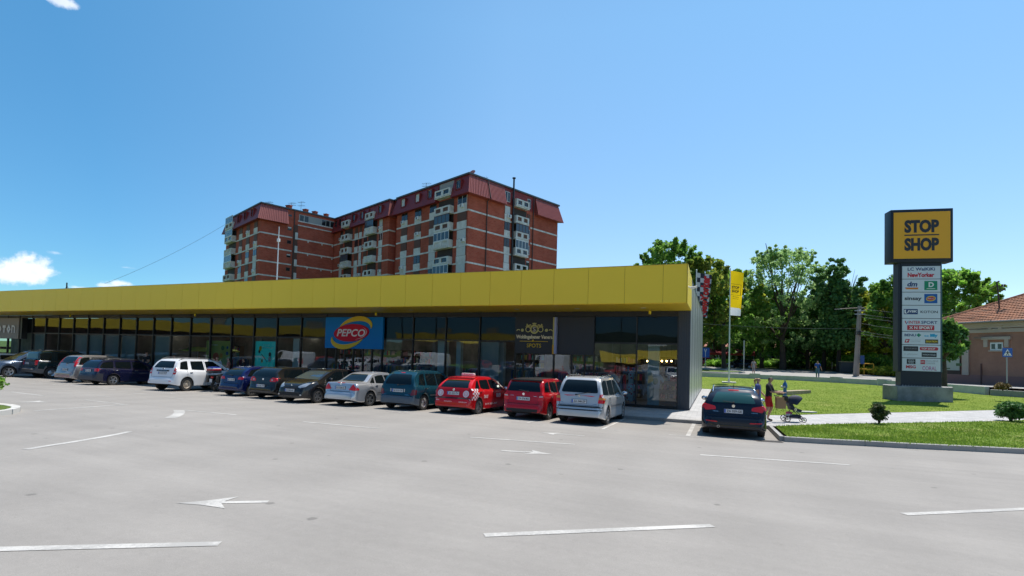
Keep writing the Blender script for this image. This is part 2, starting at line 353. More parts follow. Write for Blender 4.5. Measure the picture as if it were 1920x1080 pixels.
# ================= ground =================
def gz(y):
    if y >= 20.5: return 0.0
    if y >= 0: return .03*(20.5-y)
    if y > -20: return .615*(1+y/20)
    return 0.0
def lot(u, v, up=0.0):
    d = ray(u, v); t = (.03*20.5-CAMH)/(d[2]+.03*d[1]); x, y = d[0]*t, d[1]*t
    if y > 20.5: p = onz(u, v, 0); return Vector((p.x, p.y, up))
    return Vector((x, y, gz(y)+up))
def sheet(name, xs, ys, zf, m, kind='structure', parent=None):
    vv = [(x, y, zf(x, y)) for y in ys for x in xs]; nx = len(xs)
    b = MB(); b.mesh(vv, [(j*nx+i, j*nx+i+1, (j+1)*nx+i+1, (j+1)*nx+i) for j in range(len(ys)-1) for i in range(nx-1)])
    o = b.build(name, m, parent, smooth=True); 
    if kind: o['kind'] = kind
    return o
sheet('ground', [-4000, -400, -150, 150, 400, 4000], [-4000, -500, -160, 160, 600, 4000], lambda x, y: -.35, M_ROUGH)
sheet('parking_lot', [-150, -60, -30, 0, 30, 70], [-150, -20, -10, 0, 5, 10, 15, 20.5, 24.5], lambda x, y: gz(y), M_ASPH)
def ruled(lo, hi, nx, ny, zf):
    def res(P, n):
        P = [Vector((p[0], p[1], 0)) for p in P]; L = [0]
        for a, b in zip(P, P[1:]): L.append(L[-1]+(b-a).length)
        out = []
        for i in range(n+1):
            s = L[-1]*i/n; k = max(j for j in range(len(L)) if L[j] <= s+1e-9); k = min(k, len(P)-2)
            out.append(P[k].lerp(P[k+1], (s-L[k])/(L[k+1]-L[k])))
        return out
    A, B = res(lo, nx), res(hi, nx); vv = []
    for j in range(ny+1):
        for i in range(nx+1):
            p = A[i].lerp(B[i], j/ny); vv.append((p.x, p.y, zf(p.x, p.y, j/ny)))
    return vv, [(j*(nx+1)+i, j*(nx+1)+i+1, (j+1)*(nx+1)+i+1, (j+1)*(nx+1)+i) for j in range(ny) for i in range(nx)]
PATH_UP = [(-1.3, 43.5), (-.42, 43.3), (1.94, 24.6), (2.4, 24.7), (4.9, 27.2), (8.7, 30.75), (14.2, 36), (22, 43.8)]
PATH_LO = [(1.95, 20.6), (4.07, 22.68), (7.09, 25.06), (11.28, 28.57), (18, 35), (27, 43)]
WALL = [(-6, 65.4), (-1.7, 65.5), (4, 65.7), (8, 65.2), (12, 63), (15.2, 60), (17.2, 55.5), (18.6, 48.7)]
KERBL = [(1.95, 16.98), (3.09, 17.18), (3.96, 17.46), (5.01, 17.71), (6.79, 18.32), (7.99, 18.69), (14, 21.2), (24, 26.5)]
# paved walkways
b = MB()
b.mesh([(-80, 20.75, .13), (1.95, 20.75, .13), (1.95, 24.6, .13), (-80, 24.6, .13)], [(0, 1, 2, 3)])
b.mesh([(-1.25, 24.6, .13), (1.94, 24.6, .13), (-.42, 43.3, .13), (-1.25, 43.6, .13)], [(0, 1, 2, 3)])
vv, ff = ruled(PATH_LO, [(1.94, 24.6)]+PATH_UP[3:], 30, 1, lambda x, y, t: .13); b.mesh(vv, ff)
tag(b.build('pavement', M_PAVE), kind='structure')
# lawns
vv, ff = ruled(KERBL, PATH_LO, 60, 14, lambda x, y, t: gz(y)+.135+.02*math.sin(x*1.7)*math.sin(y*1.3)*min(1, 6*t*(1-t)))
b = MB(); b.mesh(vv, ff); tag(b.build('lower_lawn', M_GRASS2, smooth=True), kind='structure')
def zup(x, y, t): return .14+.27*t**.8+.03*math.sin(x*.9+1)*math.sin(y*.5)*min(1, 6*t*(1-t))
vv, ff = ruled(PATH_UP, WALL+[(20.5, 46.9), (27, 46)], 60, 24, zup)
UPV = [Vector(v) for v in vv]
b = MB(); b.mesh(vv, ff); tag(b.build('upper_lawn', M_GRASS, smooth=True), kind='structure')
def lawnz(x, y):
    return min(UPV, key=lambda p: (p.x-x)**2+(p.y-y)**2).z
# kerbs: runs of stones with joints
def kerb(pts, name, width=.12, h=.13, stone=1.0, base=gz, m=None, side=1):
    b = MB(); P = [Vector((p[0], p[1], 0)) for p in pts]
    for a, c in zip(P, P[1:]):
        L = (c-a).length; n = max(1, round(L/stone)); d = (c-a)/L; q = Vector((-d.y, d.x, 0))*width*side
        for i in range(n):
            s, e = a+d*(L*i/n+.004), a+d*(L*(i+1)/n-.004); k = .012
            vv = []
            for pt in (s, e):
                z = base(pt.y); vv += [(pt.x, pt.y, z-.05), (pt.x, pt.y, z+h-k), (pt.x+q.x*.12, pt.y+q.y*.12, z+h), (pt.x+q.x, pt.y+q.y, z+h), (pt.x+q.x, pt.y+q.y, z-.05)]
            b.mesh(vv, [(0, 1, 6, 5), (1, 2, 7, 6), (2, 3, 8, 7), (3, 4, 9, 8), (0, 4, 3, 2, 1), (5, 6, 7, 8, 9)])
    return tag(b.build(name, m or M_KERB), kind='structure')
kerb([(-80, 20.62), (1.95, 20.62)], 'kerb', width=.13, h=.134)
kerb([(1.84, 20.6), (1.84, 16.98)], 'kerb', h=.15, side=-1)
kerb([(1.84, 16.9)]+KERBL[1:], 'kerb', h=.15, stone=.9)
# ---- road and terrain beyond the retaining wall ----
def roadz(x, y): return 0.86+.16*max(0, min(1, (66-y)/18))+.62*max(0, min(1, (y-66)/32))
vv, ff = ruled([(-30, 65.6)]+[(x+.12, y+.12) for x, y in WALL]+[(20.5, 46.9), (26, 42), (40, 30)], [(-60, 96), (-20, 98), (0, 97), (8, 97), (16, 98), (26, 99), (60, 90), (90, 60), (100, 30)], 60, 16, lambda x, y, t: roadz(x, y))
b = MB(); b.mesh(vv, ff); tag(b.build('road', M_ROADG, smooth=True), kind='structure')
sheet('terrain', [-300, -100, -20, 0, 30, 60, 150, 400], [90, 110, 140, 200, 500], lambda x, y: 1.40 if y < 91 else 1.5+(y-91)*.006, M_ROUGH)
# grass islands with kerbs beside the road
def island(P, name='grass_verge', z=.06):
    b = MB(); n = len(P); vv = [(x, y, roadz(x, y)+z) for x, y in P]; b.mesh(vv, [tuple(range(n))])
    o = tag(b.build(name, M_ROUGH), kind='structure')
    b = MB()
    for i in range(n):
        a, c = P[i], P[(i+1) % n]; b.tube([(a[0], a[1], roadz(*a)+z), (c[0], c[1], roadz(*c)+z)], .09, n=6)
    tag(b.build('kerb', M_KERB), kind='structure')
island([(-4, 66.5), (0.5, 67.2), (3.1, 69.5), (2.8, 73), (0, 76), (-5, 77)])
# markings
def stripe(pts, w_, name='road_marking', n=1):
    P = [Vector((p[0], p[1], 0)) for p in pts]; vv = []
    for i, p in enumerate(P):
        d = (P[min(i+1, len(P)-1)]-P[max(i-1, 0)]).normalized(); q = Vector((-d.y, d.x, 0))*w_/2
        for s in (-1, 1): a = p+q*s; vv.append((a.x, a.y, gz(a.y)+.005))
    b = MB(); b.mesh(vv, [(2*i, 2*i+2, 2*i+3, 2*i+1) for i in range(len(P)-1)])
    return tag(b.build(name, M_PAINT), kind='structure')
def luv(*p): q = lot(*p); return (q.x, q.y)
def dense(a, b_, n=8): return [(a[0]+(b_[0]-a[0])*i/n, a[1]+(b_[1]-a[1])*i/n) for i in range(n+1)]
for a, c, wd in [((344, 769), (443, 778), .1), ((569, 791), (711, 803.5), .11), ((881, 820), (1078, 833.5), .12), ((1313, 853), (1593, 872), .12),
                 ((1695, 964.5), (1960, 953), .12), ((908, 1004), (1336, 986), .12), ((-120, 1033), (412, 1020), .12), ((160, 750), (232, 758.5), .09), ((22, 735), (81, 742), .1),
                 ((64, 770.5), (240, 758.5), .14), ((940, 845), (985, 848), .12), ((1045, 813.5), (1096, 817.5), .1)]:
    stripe(dense(luv(*a), luv(*c)), wd)
stripe([luv(*p) for p in [(48, 843), (90, 836), (130, 830), (160, 825), (190, 820), (222, 814), (243, 809.5)]], .14)
stripe([luv(*p) for p in [(319, 784), (328, 780.5), (334, 777), (337, 773), (335, 769)]], .3)
def arrow(tip, tail, w1=.28, w2=.10, head=.55):
    a, c = Vector((*tip, 0)), Vector((*tail, 0)); d = (c-a).normalized(); q = Vector((-d.y, d.x, 0))
    P = [a, a+d*head*.55+q*w1*.35, a+d*head*1.15+q*w1, a+d*head*.95+q*w2*.5, c+q*w2*.5, c-q*w2*.5, a+d*head*.95-q*w2*.5, a+d*head*1.15-q*w1, a+d*head*.55-q*w1*.35]
    vv = [(p.x, p.y, gz(p.y)+.005) for p in P]
    b = MB(); b.mesh(vv, [(0, 1, 3, 6, 8), (1, 2, 3), (8, 6, 7), (3, 4, 5, 6)]); tag(b.build('arrow_marking', M_PAINT), kind='structure')
arrow(luv(331, 944), luv(503, 941)); arrow(luv(1037, 852), luv(985, 847), .3, .1, .5); arrow(luv(1014, 811), luv(1046, 814), .3, .1, .45)
arrow(luv(28, 754.5), luv(82, 753), .4, .12, .7)
TY = lot(1132, 805).y
for k in range(17):
    x = -.82-2.6*k
    if k: stripe(dense((x, TY), (x, 20.6), 3), .09)
    else: stripe(dense((x, TY+.05), (x, 20.6), 3), .13)
    stripe([(x-.55, TY-.02), (x+.55, TY-.02)], .07)
for p in [(194, 743), (204, 730), (150, 725.5), (108, 721.5), (57, 718.5), (20, 714), (330, 746.5), (263, 738.5), (417, 751)]:
    q = lot(*p); stripe([(q.x-.5, q.y), (q.x+.5, q.y)], .09)
# drain grate in the asphalt
t = thing('drain_grate', 'dark slotted drain grate set in the asphalt by the kerb corner', 'drain', (1.4, 16.62, gz(16.62)+.002), .25)
b = MB()
b.box(-.36, .36, -.02+.14, .14, -.04, .012); b.box(-.36, .36, -.14, -.12, -.04, .012); b.box(-.36, -.34, -.12, .12, -.04, .012); b.box(.34, .36, -.12, .12, -.04, .012)
b.build('frame', mat('cast_iron', (.12, .11, .10), .7), t)
b = MB()
for i in range(17): b.box(-.33+i*.04, -.315+i*.04, -.12, .12, -.03, .010)
b.build('bars', mat('cast_iron', (.12, .11, .10), .7), t)
b = MB(); b.box(-.34, .34, -.12, .12, -.003, .002); b.build('sump', M_RUBBER, t)
# retaining wall
t = thing('retaining_wall', 'long low pale concrete retaining wall curving between lawn and road', 'wall', (4, 65.7, .3))
def wall_run(P, z0, zt, th, m, par):
    b = MB(); P = [Vector((p[0], p[1], 0)) for p in P]; vv = []
    for i, p in enumerate(P):
        d = (P[min(i+1, len(P)-1)]-P[max(i-1, 0)]).normalized(); q = Vector((-d.y, d.x, 0))*th
        z1 = zt(p); vv += [(p.x, p.y, z0), (p.x, p.y, z1), (p.x+q.x, p.y+q.y, z1), (p.x+q.x, p.y+q.y, z0)]
    n = len(P)
    for i in range(n-1):
        k = 4*i; b.mesh([vv[k+j] for j in range(8)], [(0, 4, 5, 1), (1, 5, 6, 2), (2, 6, 7, 3)])
    b.mesh(vv[:4], [(0, 1, 2, 3)]); b.mesh(vv[-4:], [(3, 2, 1, 0)])
    o = b.build('wall_body', m, None); o.parent = par; o.matrix_parent_inverse = par.matrix_basis.inverted(); return o
PW = []
for a, c in zip(WALL, WALL[1:]): PW += dense(a, c, 3)[:-1]
PW.append(WALL[-1]); PW = [(-14, 65.3)]+PW
wall_run(PW, .2, lambda p: .90+.13*max(0, min(1, (66-p.y)/18)), .28, M_CONC, t)
b = MB()
for u in (1415, 1567, 1662):
    p = min([Vector((*q, 0)) for q in dense(WALL[0], WALL[1], 30)+dense(WALL[1], WALL[2], 30)+dense(WALL[2], WALL[3], 30)+dense(WALL[3], WALL[4], 30)+dense(WALL[4], WALL[5], 30)], key=lambda p: abs(960+FPX*(CM[0]@np.array([p.x, p.y, -1.8]))/(CM[2]@np.array([p.x, p.y, -1.8]))-u))
    b.box(p.x-.55, p.x+.55, p.y-.12, p.y+.35, .2, 1.02+.1*max(0, min(1, (66-p.y)/18)))
o = b.build('pier', M_CONC); o.parent = t; o.matrix_parent_inverse = t.matrix_basis.inverted()
kerb([(18.7, 48.2), (20.5, 46.6), (26, 42)], 'kerb', h=.5, base=lambda y: .35, width=.2)
# planted island at the left edge
ic = lot(-210, 777)
isl = [(ic.x+2.3*math.cos(R(a)), ic.y+2.3*math.sin(R(a))) for a in range(0, 360, 15)]
b = MB(); b.mesh([(x, y, gz(y)+.12) for x, y in isl], [tuple(range(len(isl)))]); tag(b.build('planted_island', M_ROUGH), kind='structure')
kerb(isl+[isl[0]], 'kerb', width=.2, h=.14, stone=.6, side=-1, m=mat('pale_kerb', (.5, .49, .46), .85))
# ================= retail building =================
FX, FY = -1.19, 24.46            # corner of the glass front
FF = 21.11; ZS, ZT = 4.70, 6.25  # fascia front, soffit, top
XL = -80.0
def yellow_mat():
    m = mat('yellow_cladding', (.92, .64, .03), .45, metal=.0, spec=.25, coat=.0); t = m.node_tree; b = t.nodes['Principled BSDF']
    g = N(t, 'ShaderNodeNewGeometry'); n = N(t, 'ShaderNodeTexNoise', Scale=.5, Detail=3); t.links.new(g.outputs['Position'], n.inputs['Vector'])
    x = N(t, 'ShaderNodeMixRGB'); x.inputs[1].default_value = (.90, .64, .055, 1); x.inputs[2].default_value = (.93, .67, .06, 1); t.links.new(n.outputs['Fac'], x.inputs[0]); t.links.new(x.outputs[0], b.inputs['Base Color'])
    return m
M_YEL = yellow_mat()
M_DARKCLAD = mat('dark_cladding', (.055, .065, .08), .45, metal=.3)
M_SILVER = mat('silver_cladding', (.42, .45, .46), .3, metal=.35, noise=(.8, .4, (.36, .39, .40)))
def glass_mat(name, tint, base, wav):
    m = bpy.data.materials.new(name); m.use_nodes = True; t = m.node_tree; t.nodes.clear()
    o = N(t, 'ShaderNodeOutputMaterial'); mx = N(t, 'ShaderNodeMixShader'); tr = N(t, 'ShaderNodeBsdfTransparent'); gl = N(t, 'ShaderNodeBsdfGlossy')
    tr.inputs[0].default_value = (*tint, 1); gl.inputs['Roughness'].default_value = 0.0; gl.inputs['Color'].default_value = (.85, .92, 1.0, 1)
    fr = N(t, 'ShaderNodeFresnel'); fr.inputs['IOR'].default_value = 1.55
    ad = N(t, 'ShaderNodeMath', operation='ADD'); ad.inputs[1].default_value = base; t.links.new(fr.outputs[0], ad.inputs[0]); ad.use_clamp = True
    g = N(t, 'ShaderNodeNewGeometry'); n = N(t, 'ShaderNodeTexNoise', Scale=.55, Detail=1.0); t.links.new(g.outputs['Position'], n.inputs['Vector'])
    bp = N(t, 'ShaderNodeBump'); bp.inputs['Strength'].default_value = wav; bp.inputs['Distance'].default_value = .02; t.links.new(n.outputs['Fac'], bp.inputs['Height'])
    t.links.new(bp.outputs[0], gl.inputs['Normal'])
    t.links.new(ad.outputs[0], mx.inputs[0]); t.links.new(tr.outputs[0], mx.inputs[1]); t.links.new(gl.outputs[0], mx.inputs[2]); t.links.new(mx.outputs[0], o.inputs[0])
    m.diffuse_color = (*tint, 1); MATS[name] = m; return m
M_GLASS = glass_mat('shop_glass', (.76, .87, .87), .065, .34)
M_GLASS_UP = glass_mat('upper_glass', (.6, .7, .72), -.02, .34)
M_SPAN = mat('spandrel_backing', (.004, .005, .007), .6)
shop = thing('retail_building', 'long low shop building with yellow fascia over a dark glass front', 'shop building', (FX, FY, 0))
INV = Matrix.Translation((-FX, -FY, 0))
def part(b, name, m=None, smooth=False, parent=None):
    o = b.build(name, m, parent or shop, smooth)
    if parent is None: o.matrix_parent_inverse = INV
    return o
# fascia: cassette panels with seams
seams = [-1.16, -2.1]+[-2.1-1.54*k for k in range(1, 9)]
while seams[-1] > XL: seams.append(seams[-1]-1.487)
b = MB()
for a, c in zip(seams, seams[1:]):
    b.box(c+.006, a-.006, FF, FF+.05, ZS, ZT, m=M_YEL)
b.box(XL, FX, FF+.03, FF+.12, ZS+.02, ZT-.02, m=mat('seam_dark', (.12, .10, .02), .7))
b.box(XL, FX+.03, FF-.012, FF+.5, ZT, ZT+.02, m=mat('coping', (.42, .36, .06), .4))
b.box(FX+.002, FX+.03, FF, 22.75, ZS, ZT, m=M_YEL); b.box(FX+.002, FX+.03, 22.77, FY+.1, ZS, ZT-.06, m=M_YEL)
part(b, 'fascia')
b = MB()
for a, c in zip(seams, seams[1:]): b.box(c+.004, a-.004, FF+.05, 22.75, ZS-.02, ZS+.03); b.box(c+.004, a-.004, 22.76, FY+.04, ZS-.02, ZS+.03)
b.box(XL, FX-.02, FF+.06, FY+.04, ZS+.035, ZS+.08)
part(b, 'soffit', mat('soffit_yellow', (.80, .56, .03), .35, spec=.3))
b = MB(); b.box(XL, FX-.02, FY+.05, 43.35, 5.9, 6.0); b.box(XL, FX-.3, FF+.13, FF+.6, 5.2, 6.2); part(b, 'roof', mat('roof_grey', (.25, .25, .25), .8))
# downlights
b = MB()
for k in range(24):
    u = -3.1-k*3.03; b.lathe([(0, ZS-.028), (.13, ZS-.028), (.13, ZS-.018)], 14, M=Matrix.Translation((u, 22.9, 0)))
o = part(b, 'downlight', mat('downlight_lens', (.7, .7, .66), .3))
for (u, v) in [(1218.5, 583), (705, 585.5), (132, 588), (366, 588)]:
    p = ony(u, v, 23.3); b = MB(); M = Matrix.Translation((p.x, 23.3, 0))
    b.lathe([(0, ZS-.02), (.012, ZS-.02), (.012, ZS-.1), (.055, ZS-.11), (.06, ZS-.26), (.045, ZS-.27), (0, ZS-.27)], 12, M=M)
    part(b, 'hanging_lamp', mat('yellow_lamp', (.75, .58, .01), .4))
# side wall of silver sheets
b = MB(); y = FY+.02; segs = [1.55, 3.1, 3.1, 3.1, 3.1, 3.1, 1.9]
b.box(FX-.06, FX-.012, FY+.04, 43.4, .13, 6.08, m=M_BLACK)
for s in segs:
    b.box(FX-.015, FX+.012, y, y+s-.03, .22, 6.08, m=M_SILVER); y += s; b.box(FX-.01, FX+.02, y-.05, y+.02, .22, 6.08, m=M_DARKCLAD)
b.box(FX-.4, FX+.03, FY+.12, 43.44, 6.08, 6.16, m=M_DARKCLAD); b.box(FX-.015, FX+.02, FY, 43.4, .13, .21, m=M_DARKCLAD)
part(b, 'side_wall')
b = MB(); b.box(XL, FX-.07, 43.3, 43.5, .0, 6.1); part(b, 'rear_wall', M_DARKCLAD)
# ribbed end cladding beside the glass
b = MB()
for i in range(5):
    x = -1.70+i*.102; b.box(x, x+.085, FY-.03, FY+.1, .13, 4.68)
b.box(-1.72, FX, FY+.0, FY+.12, .13, 4.68); part(b, 'corner_cladding', M_DARKCLAD)
# glazing
MUL = [-1.72, -3.59, -5.64, -7.70, -9.79, -11.88, -13.96, -16.08, -18.19, -20.26, -22.31, -24.38, -26.42, -28.46, -30.51, -32.55, -34.58, -36.60, -38.57, -40.52, -42.5, -44.5, -46.47, -48.45, -50.41, -52.37, -54.32, -56.25, -58.1]
while MUL[-1] > XL: MUL.append(MUL[-1]-1.96)
ZTR, ZHD = 3.15, 4.42
b = MB(); b.box(XL, -1.71, FY-.035, FY+.12, ZHD, ZS-.03); part(b, 'header_beam', M_BLACK)
b = MB(); b.box(XL, -1.71, FY-.02, FY+.12, ZTR-.035, ZTR+.035); b.box(XL, -1.71, FY-.02, FY+.12, .13, .27); part(b, 'transom', M_BLACK)
b = MB(); b.box(XL, -1.71, FY+.35, FY+.40, ZTR+.05, ZHD); part(b, 'spandrel_backing', M_SPAN)
for i, x in enumerate(MUL[:40]):
    b = MB(); b.box(x-.032, x+.032, FY-.05, FY+.1, .13, ZHD+.02); b.box(x-.008, x+.008, FY-.065, FY-.04, ZHD, ZS-.02); part(b, 'mullion', M_BLACK)
    if i+1 < len(MUL):
        x1 = MUL[i+1]
        for (z0, z1) in ((ZTR+.035, ZHD), (.27, ZTR-.035)):
            ty, tx = rng.normal(0, .0022), rng.normal(0, .0018)
            if z0 < 1 and x1 < -18.3 and x > -22.2: pass
            b = MB(); xa, xb = x1+.032, x-.032; dy = (xb-xa)/2*math.tan(ty); dz = (z1-z0)/2*math.tan(tx); yc = FY+.03
            b.mesh([(xa, yc-dy-dz, z0), (xb, yc+dy-dz, z0), (xb, yc+dy+dz, z1), (xa, yc-dy+dz, z1)], [(0, 1, 2, 3)])
            part(b, 'window_pane', M_GLASS_UP if z0 > 1 else M_GLASS)
# entrance door frames under the two signs
for xs in ((-18.9, -19.55, -20.9, -21.55), (-8.75, -9.35), (-6.1, -6.75)):
    b = MB()
    for x in xs: b.box(x-.035, x+.035, FY-.045, FY+.05, .14, 2.75)
    b.box(min(xs)-.035, max(xs)+.035, FY-.048, FY+.05, 2.72, 2.80); part(b, 'door_frame', M_BLACK)
# interior
M_FLOORI = mat('shop_floor', (.20, .19, .18), .3); M_WALLI = mat('shop_wall', (.36, .33, .29), .8, noise=(.6, .8, (.12, .11, .10)))
b = MB(); b.box(XL, FX-.1, FY+.12, 42, .08, .12); part(b, 'floor', M_FLOORI)
b = MB(); b.box(XL, FX-.1, 34, 34.2, .12, 4.6, m=M_WALLI)
for x in (-15.0, -28.4, -42, -55): b.box(x-.1, x+.1, FY+.5, 34, .12, 4.6, m=M_WALLI)
part(b, 'inner_wall')
b = MB(); b.box(XL, FX-.1, FY+.42, 34, 3.6, 3.7); part(b, 'ceiling', mat('shop_ceiling', (.07, .07, .07), .9))
M_LIT = mat('lit_tube', (.9, .9, .85), .5, emit=((1.0, .93, .8), 9.0))
for k in range(22):
    b = MB(); x = -3.4-k*2.5; b.box(x-.5, x+.5, 28.2+(k % 3)*1.4, 28.28+(k % 3)*1.4, 3.50, 3.56, m=M_LIT); b.box(x-.55, x+.55, 28.16+(k % 3)*1.4, 28.32+(k % 3)*1.4, 3.56, 3.6, m=M_BLACK); part(b, 'ceiling_light')
M_WARM = mat('lit_bulb', (.9, .7, .4), .5, emit=((1.0, .62, .2), 14.0))
for u in (1214, 1222, 1232, 1241, 1250, 1259):
    p = ony(u, 677, 26.6); b = MB(); b.sphere((p.x, 26.6, p.z), .045, m=M_WARM); b.tube([(p.x, 26.6, p.z+.04), (p.x, 26.6, 3.6)], .006, m=M_BLACK, n=4); part(b, 'pendant_bulb')
M_PALE = mat('pale_column', (.60, .72, .72), .6)
for u, v, y, wd in [(556, 630, 24.95, .5), (829, 650, 25.0, .55), (860, 650, 25.0, .28), (937, 650, 25.2, .5), (1226, 650, 25.6, .55)]:
    p = ony(u, v, y); b = MB(); b.box(p.x-wd/2, p.x+wd/2, y, y+.3, .12, 3.1); part(b, 'column', M_PALE)
# window film panels (large frosted sheets behind panes) 
M_FILM = mat('frosted_film', (.40, .50, .49), .6, noise=(.5, .7, (.26, .36, .36)))
for u0, u1 in [(900, 936), (66, 84), (141, 165), (168, 194), (198, 224), (292, 318), (229, 256)]:
    a, c = ony(u0, 640, FY+.16), ony(u1, 640, FY+.16); b = MB(); b.box(a.x, c.x, FY+.15, FY+.17, .3, 3.08); part(b, 'window_film', M_FILM)
# small white lettering on the corner pane
b = MB(); a, c = ony(1215, 647, FY), ony(1250, 646, FY); text(b, '@venerafashiongirls', (a.x+c.x)/2, (a.z+c.z)/2-.02, c.x-a.x, .10, FY-.006, M_WHITE); part(b, 'lettering')
# security camera on the fascia end
t = thing('security_camera', 'small white security camera on the end of the yellow fascia', 'camera', (FX+.05, 21.3, 5.35))
b = MB(); b.lathe([(0, 0), (.05, 0), (.05, .03), (.02, .03), (.02, .16)], 12, M=Matrix.Rotation(R(90), 4, 'Y')); b.build('bracket', M_WHITE, t, smooth=40)
b = MB(); b.lathe([(0, -.13), (.04, -.13), (.045, 0), (.045, .13), (0, .13)], 14, M=Matrix.Translation((.2, .05, -.02)) @ Matrix.Rotation(R(75), 4, 'Y')); b.build('housing', M_WHITE, t, smooth=40)
b = MB(); b.lathe([(0, .135), (.036, .135), (.036, .128)], 14, M=Matrix.Translation((.2, .05, -.02)) @ Matrix.Rotation(R(75), 4, 'Y')); b.build('lens', M_BLACK, t)
# ---------- shop signs ----------
def frame_of(u0, u1, y, zt=None, zb=None, v0=None, v1=None):
    a, c = ony(u0, v0 or 600, y), ony(u1, v0 or 600, y); return a.x, c.x
# blue sign with red oval
y = FY-.16
tl, br = ony(611.2, 594.8, y), ony(716.6, 655, y); x0, x1 = tl.x, br.x; z1, z0 = tl.z, br.z
t = thing('shop_sign', 'blue PEPCO sign with a red oval and yellow crescents over the shop entrance', 'shop sign', ((x0+x1)/2, y, z0)); cx, cz = 0.0, (z1-z0)/2; W_, H_ = x1-x0, z1-z0
b = MB(); b.box(-W_/2, W_/2, 0, .14, 0, H_); b.build('panel', mat('sign_blue', (.0, .21, .58), .45, spec=.2), t)
k = H_/62.0*1.0
b = MB(); M_SY = mat('sign_yellow', (.75, .50, .0), .4)
def crescent(b, cx, cz, rx, rz, rot, a0, a1, th, y0, y1, m, n=26):
    A = []; B = []
    for i in range(n+1):
        s = i/n; t_ = R(a0+(a1-a0)*s); w2 = th*math.sin(math.pi*s)**.8
        for L, e in ((A, 0), (B, w2)):
            x = (rx+e)*math.cos(t_); z = (rz+e)*math.sin(t_); c, s_ = math.cos(R(rot)), math.sin(R(rot)); L.append((cx+x*c-z*s_, cz+x*s_+z*c))
    band2d(b, A, B, y0, m); P = A+B[::-1]
    vv = [(x, y0, z) for x, z in P]+[(x, y1, z) for x, z in P]; n2 = len(P); b.mesh(vv, [(i, (i+1) % n2, (i+1) % n2+n2, i+n2) for i in range(n2)], m)
ox, oz = -.03*W_, cz-.0
RX, RZ = .305*W_, .275*H_
crescent(b, ox, oz, RX*1.12, RZ*1.22, 14, -8, 122, .30, -.05, 0, M_SY); crescent(b, ox, oz, RX*1.12, RZ*1.22, 14, 172, 300, .30, -.05, 0, M_SY)
b.build('crescents', None, t)
b = MB(); E_ = ellipse(ox, oz, RX, RZ, rot=4, n=40); b.prism(E_, -.05, 0); b.build('oval', mat('sign_red', (.60, .005, .03), .45, spec=.2), t)
b = MB(); text(b, 'PEPCO', ox-.01, oz+.0, RX*1.62, RZ*.86, -.056, M_WHITE, bold=.022, shear=.22); crescent(b, ox, oz, RX*.86, RZ*.84, 4, -75, 38, .035, -.055, -.05, M_WHITE); b.build('lettering', None, t)
# black sign with gold emblem
y = FY-.10
tl, br = ony(967.5, 594.5, y), ony(1037, 663, y); x0, x1, z1, z0 = tl.x, br.x, ony(1000, 594, y).z, ony(1000, 663, y).z
t = thing('shop_sign', 'black fashion shop sign with a gold crowned S emblem and ornate lettering', 'shop sign', ((x0+x1)/2, y, z0)); W_, H_ = x1-x0, z1-z0
M_SBLK = mat('sign_black', (.012, .014, .02), .35); M_GOLD = mat('sign_gold', (.85, .80, .25), .4)
b = MB(); b.box(-W_/2, W_/2, 0, .10, 0, H_); b.build('panel', M_SBLK, t)
b = MB(); s_ = W_/70.0
def ring(cx, cz, r, wd=.016, a0=0, a1=360, ry=None): 
    wd *= 1.6; ry = ry or r; A = ellipse(cx, cz, r, ry, a0, a1-1e-6 if a1-a0 >= 360 else a1, 30); B = ellipse(cx, cz, r-wd, ry-wd, a0, a1-1e-6 if a1-a0 >= 360 else a1, 30); band2d(b, B, A, -.012, M_GOLD)
ez = H_*.66
ring(0, ez, .21*W_/1.9, .022); ring(0, ez, .145*W_/1.9*1.1, .014); ring(-.33*W_/1.9*.95, ez-.01, .14, .018); ring(.33*W_/1.9*.95, ez-.01, .14, .018)
for sg in (-1, 1):
    ring(sg*.60*W_/1.9, ez-.05, .075, .016); ring(sg*.60*W_/1.9, ez-.05, .035, .014)
    ring(sg*.80*W_/1.9, ez-.12, .12, .02, 20 if sg > 0 else 40, 140 if sg > 0 else 160)
    for q in range(4): ring(sg*(.20+.06*q)*W_/1.9, ez+.2-.02*q, .05, .014)
    ring(sg*.36*W_/1.9, ez+.24, .035, .012)
for q in (-2, -1, 0, 1, 2): plate2d(b, [(q*.04-.018, ez+.27), (q*.04+.018, ez+.27), (q*.05, ez+.36-.012*abs(q))], -.012, M_GOLD)
plate2d(b, [(-.09, ez+.25), (.09, ez+.25), (.09, ez+.27), (-.09, ez+.27)], -.013, M_GOLD)
text(b, 'S', 0, ez, .16, .24, -.014, mat('sign_silver', (.55, .55, .5), .3), bold=.02)
b.build('emblem', None, t)
b = MB(); text(b, 'Wohlingebener Venera', 0, H_*.44, W_*.96, .25, -.012, mat('sign_gilt', (.80, .72, .45), .4), bold=.05)
plate2d(b, [(-.38*W_, H_*.325), (.36*W_, H_*.325), (.36*W_, H_*.34), (-.38*W_, H_*.34)], -.012, M_SY); text(b, 'SPOTS', 0, H_*.22, W_*.38, .2, -.012, M_SY, bold=.01); b.build('lettering', None, t)
b = MB(); b.lathe([(0, -.05), (.04, 0), (.045, .05), (0, .1)], 12, M=Matrix.Translation((-.02, -.1, H_*.335))); b.build('yellow_knob', M_SY, t)
tl, br = ony(1044.5, 600, y), ony(1114.5, 600, y); z1, z0 = ony(1080, 594.8, y).z, ony(1080, 665, y).z
t = thing('sign_board', 'blank dark board right of the gold emblem sign', 'sign board', ((tl.x+br.x)/2, y, z0)); b = MB(); W2 = br.x-tl.x; b.box(-W2/2, W2/2, 0, .10, 0, z1-z0); b.build('panel', mat('board_dark', (.02, .025, .033), .4), t)
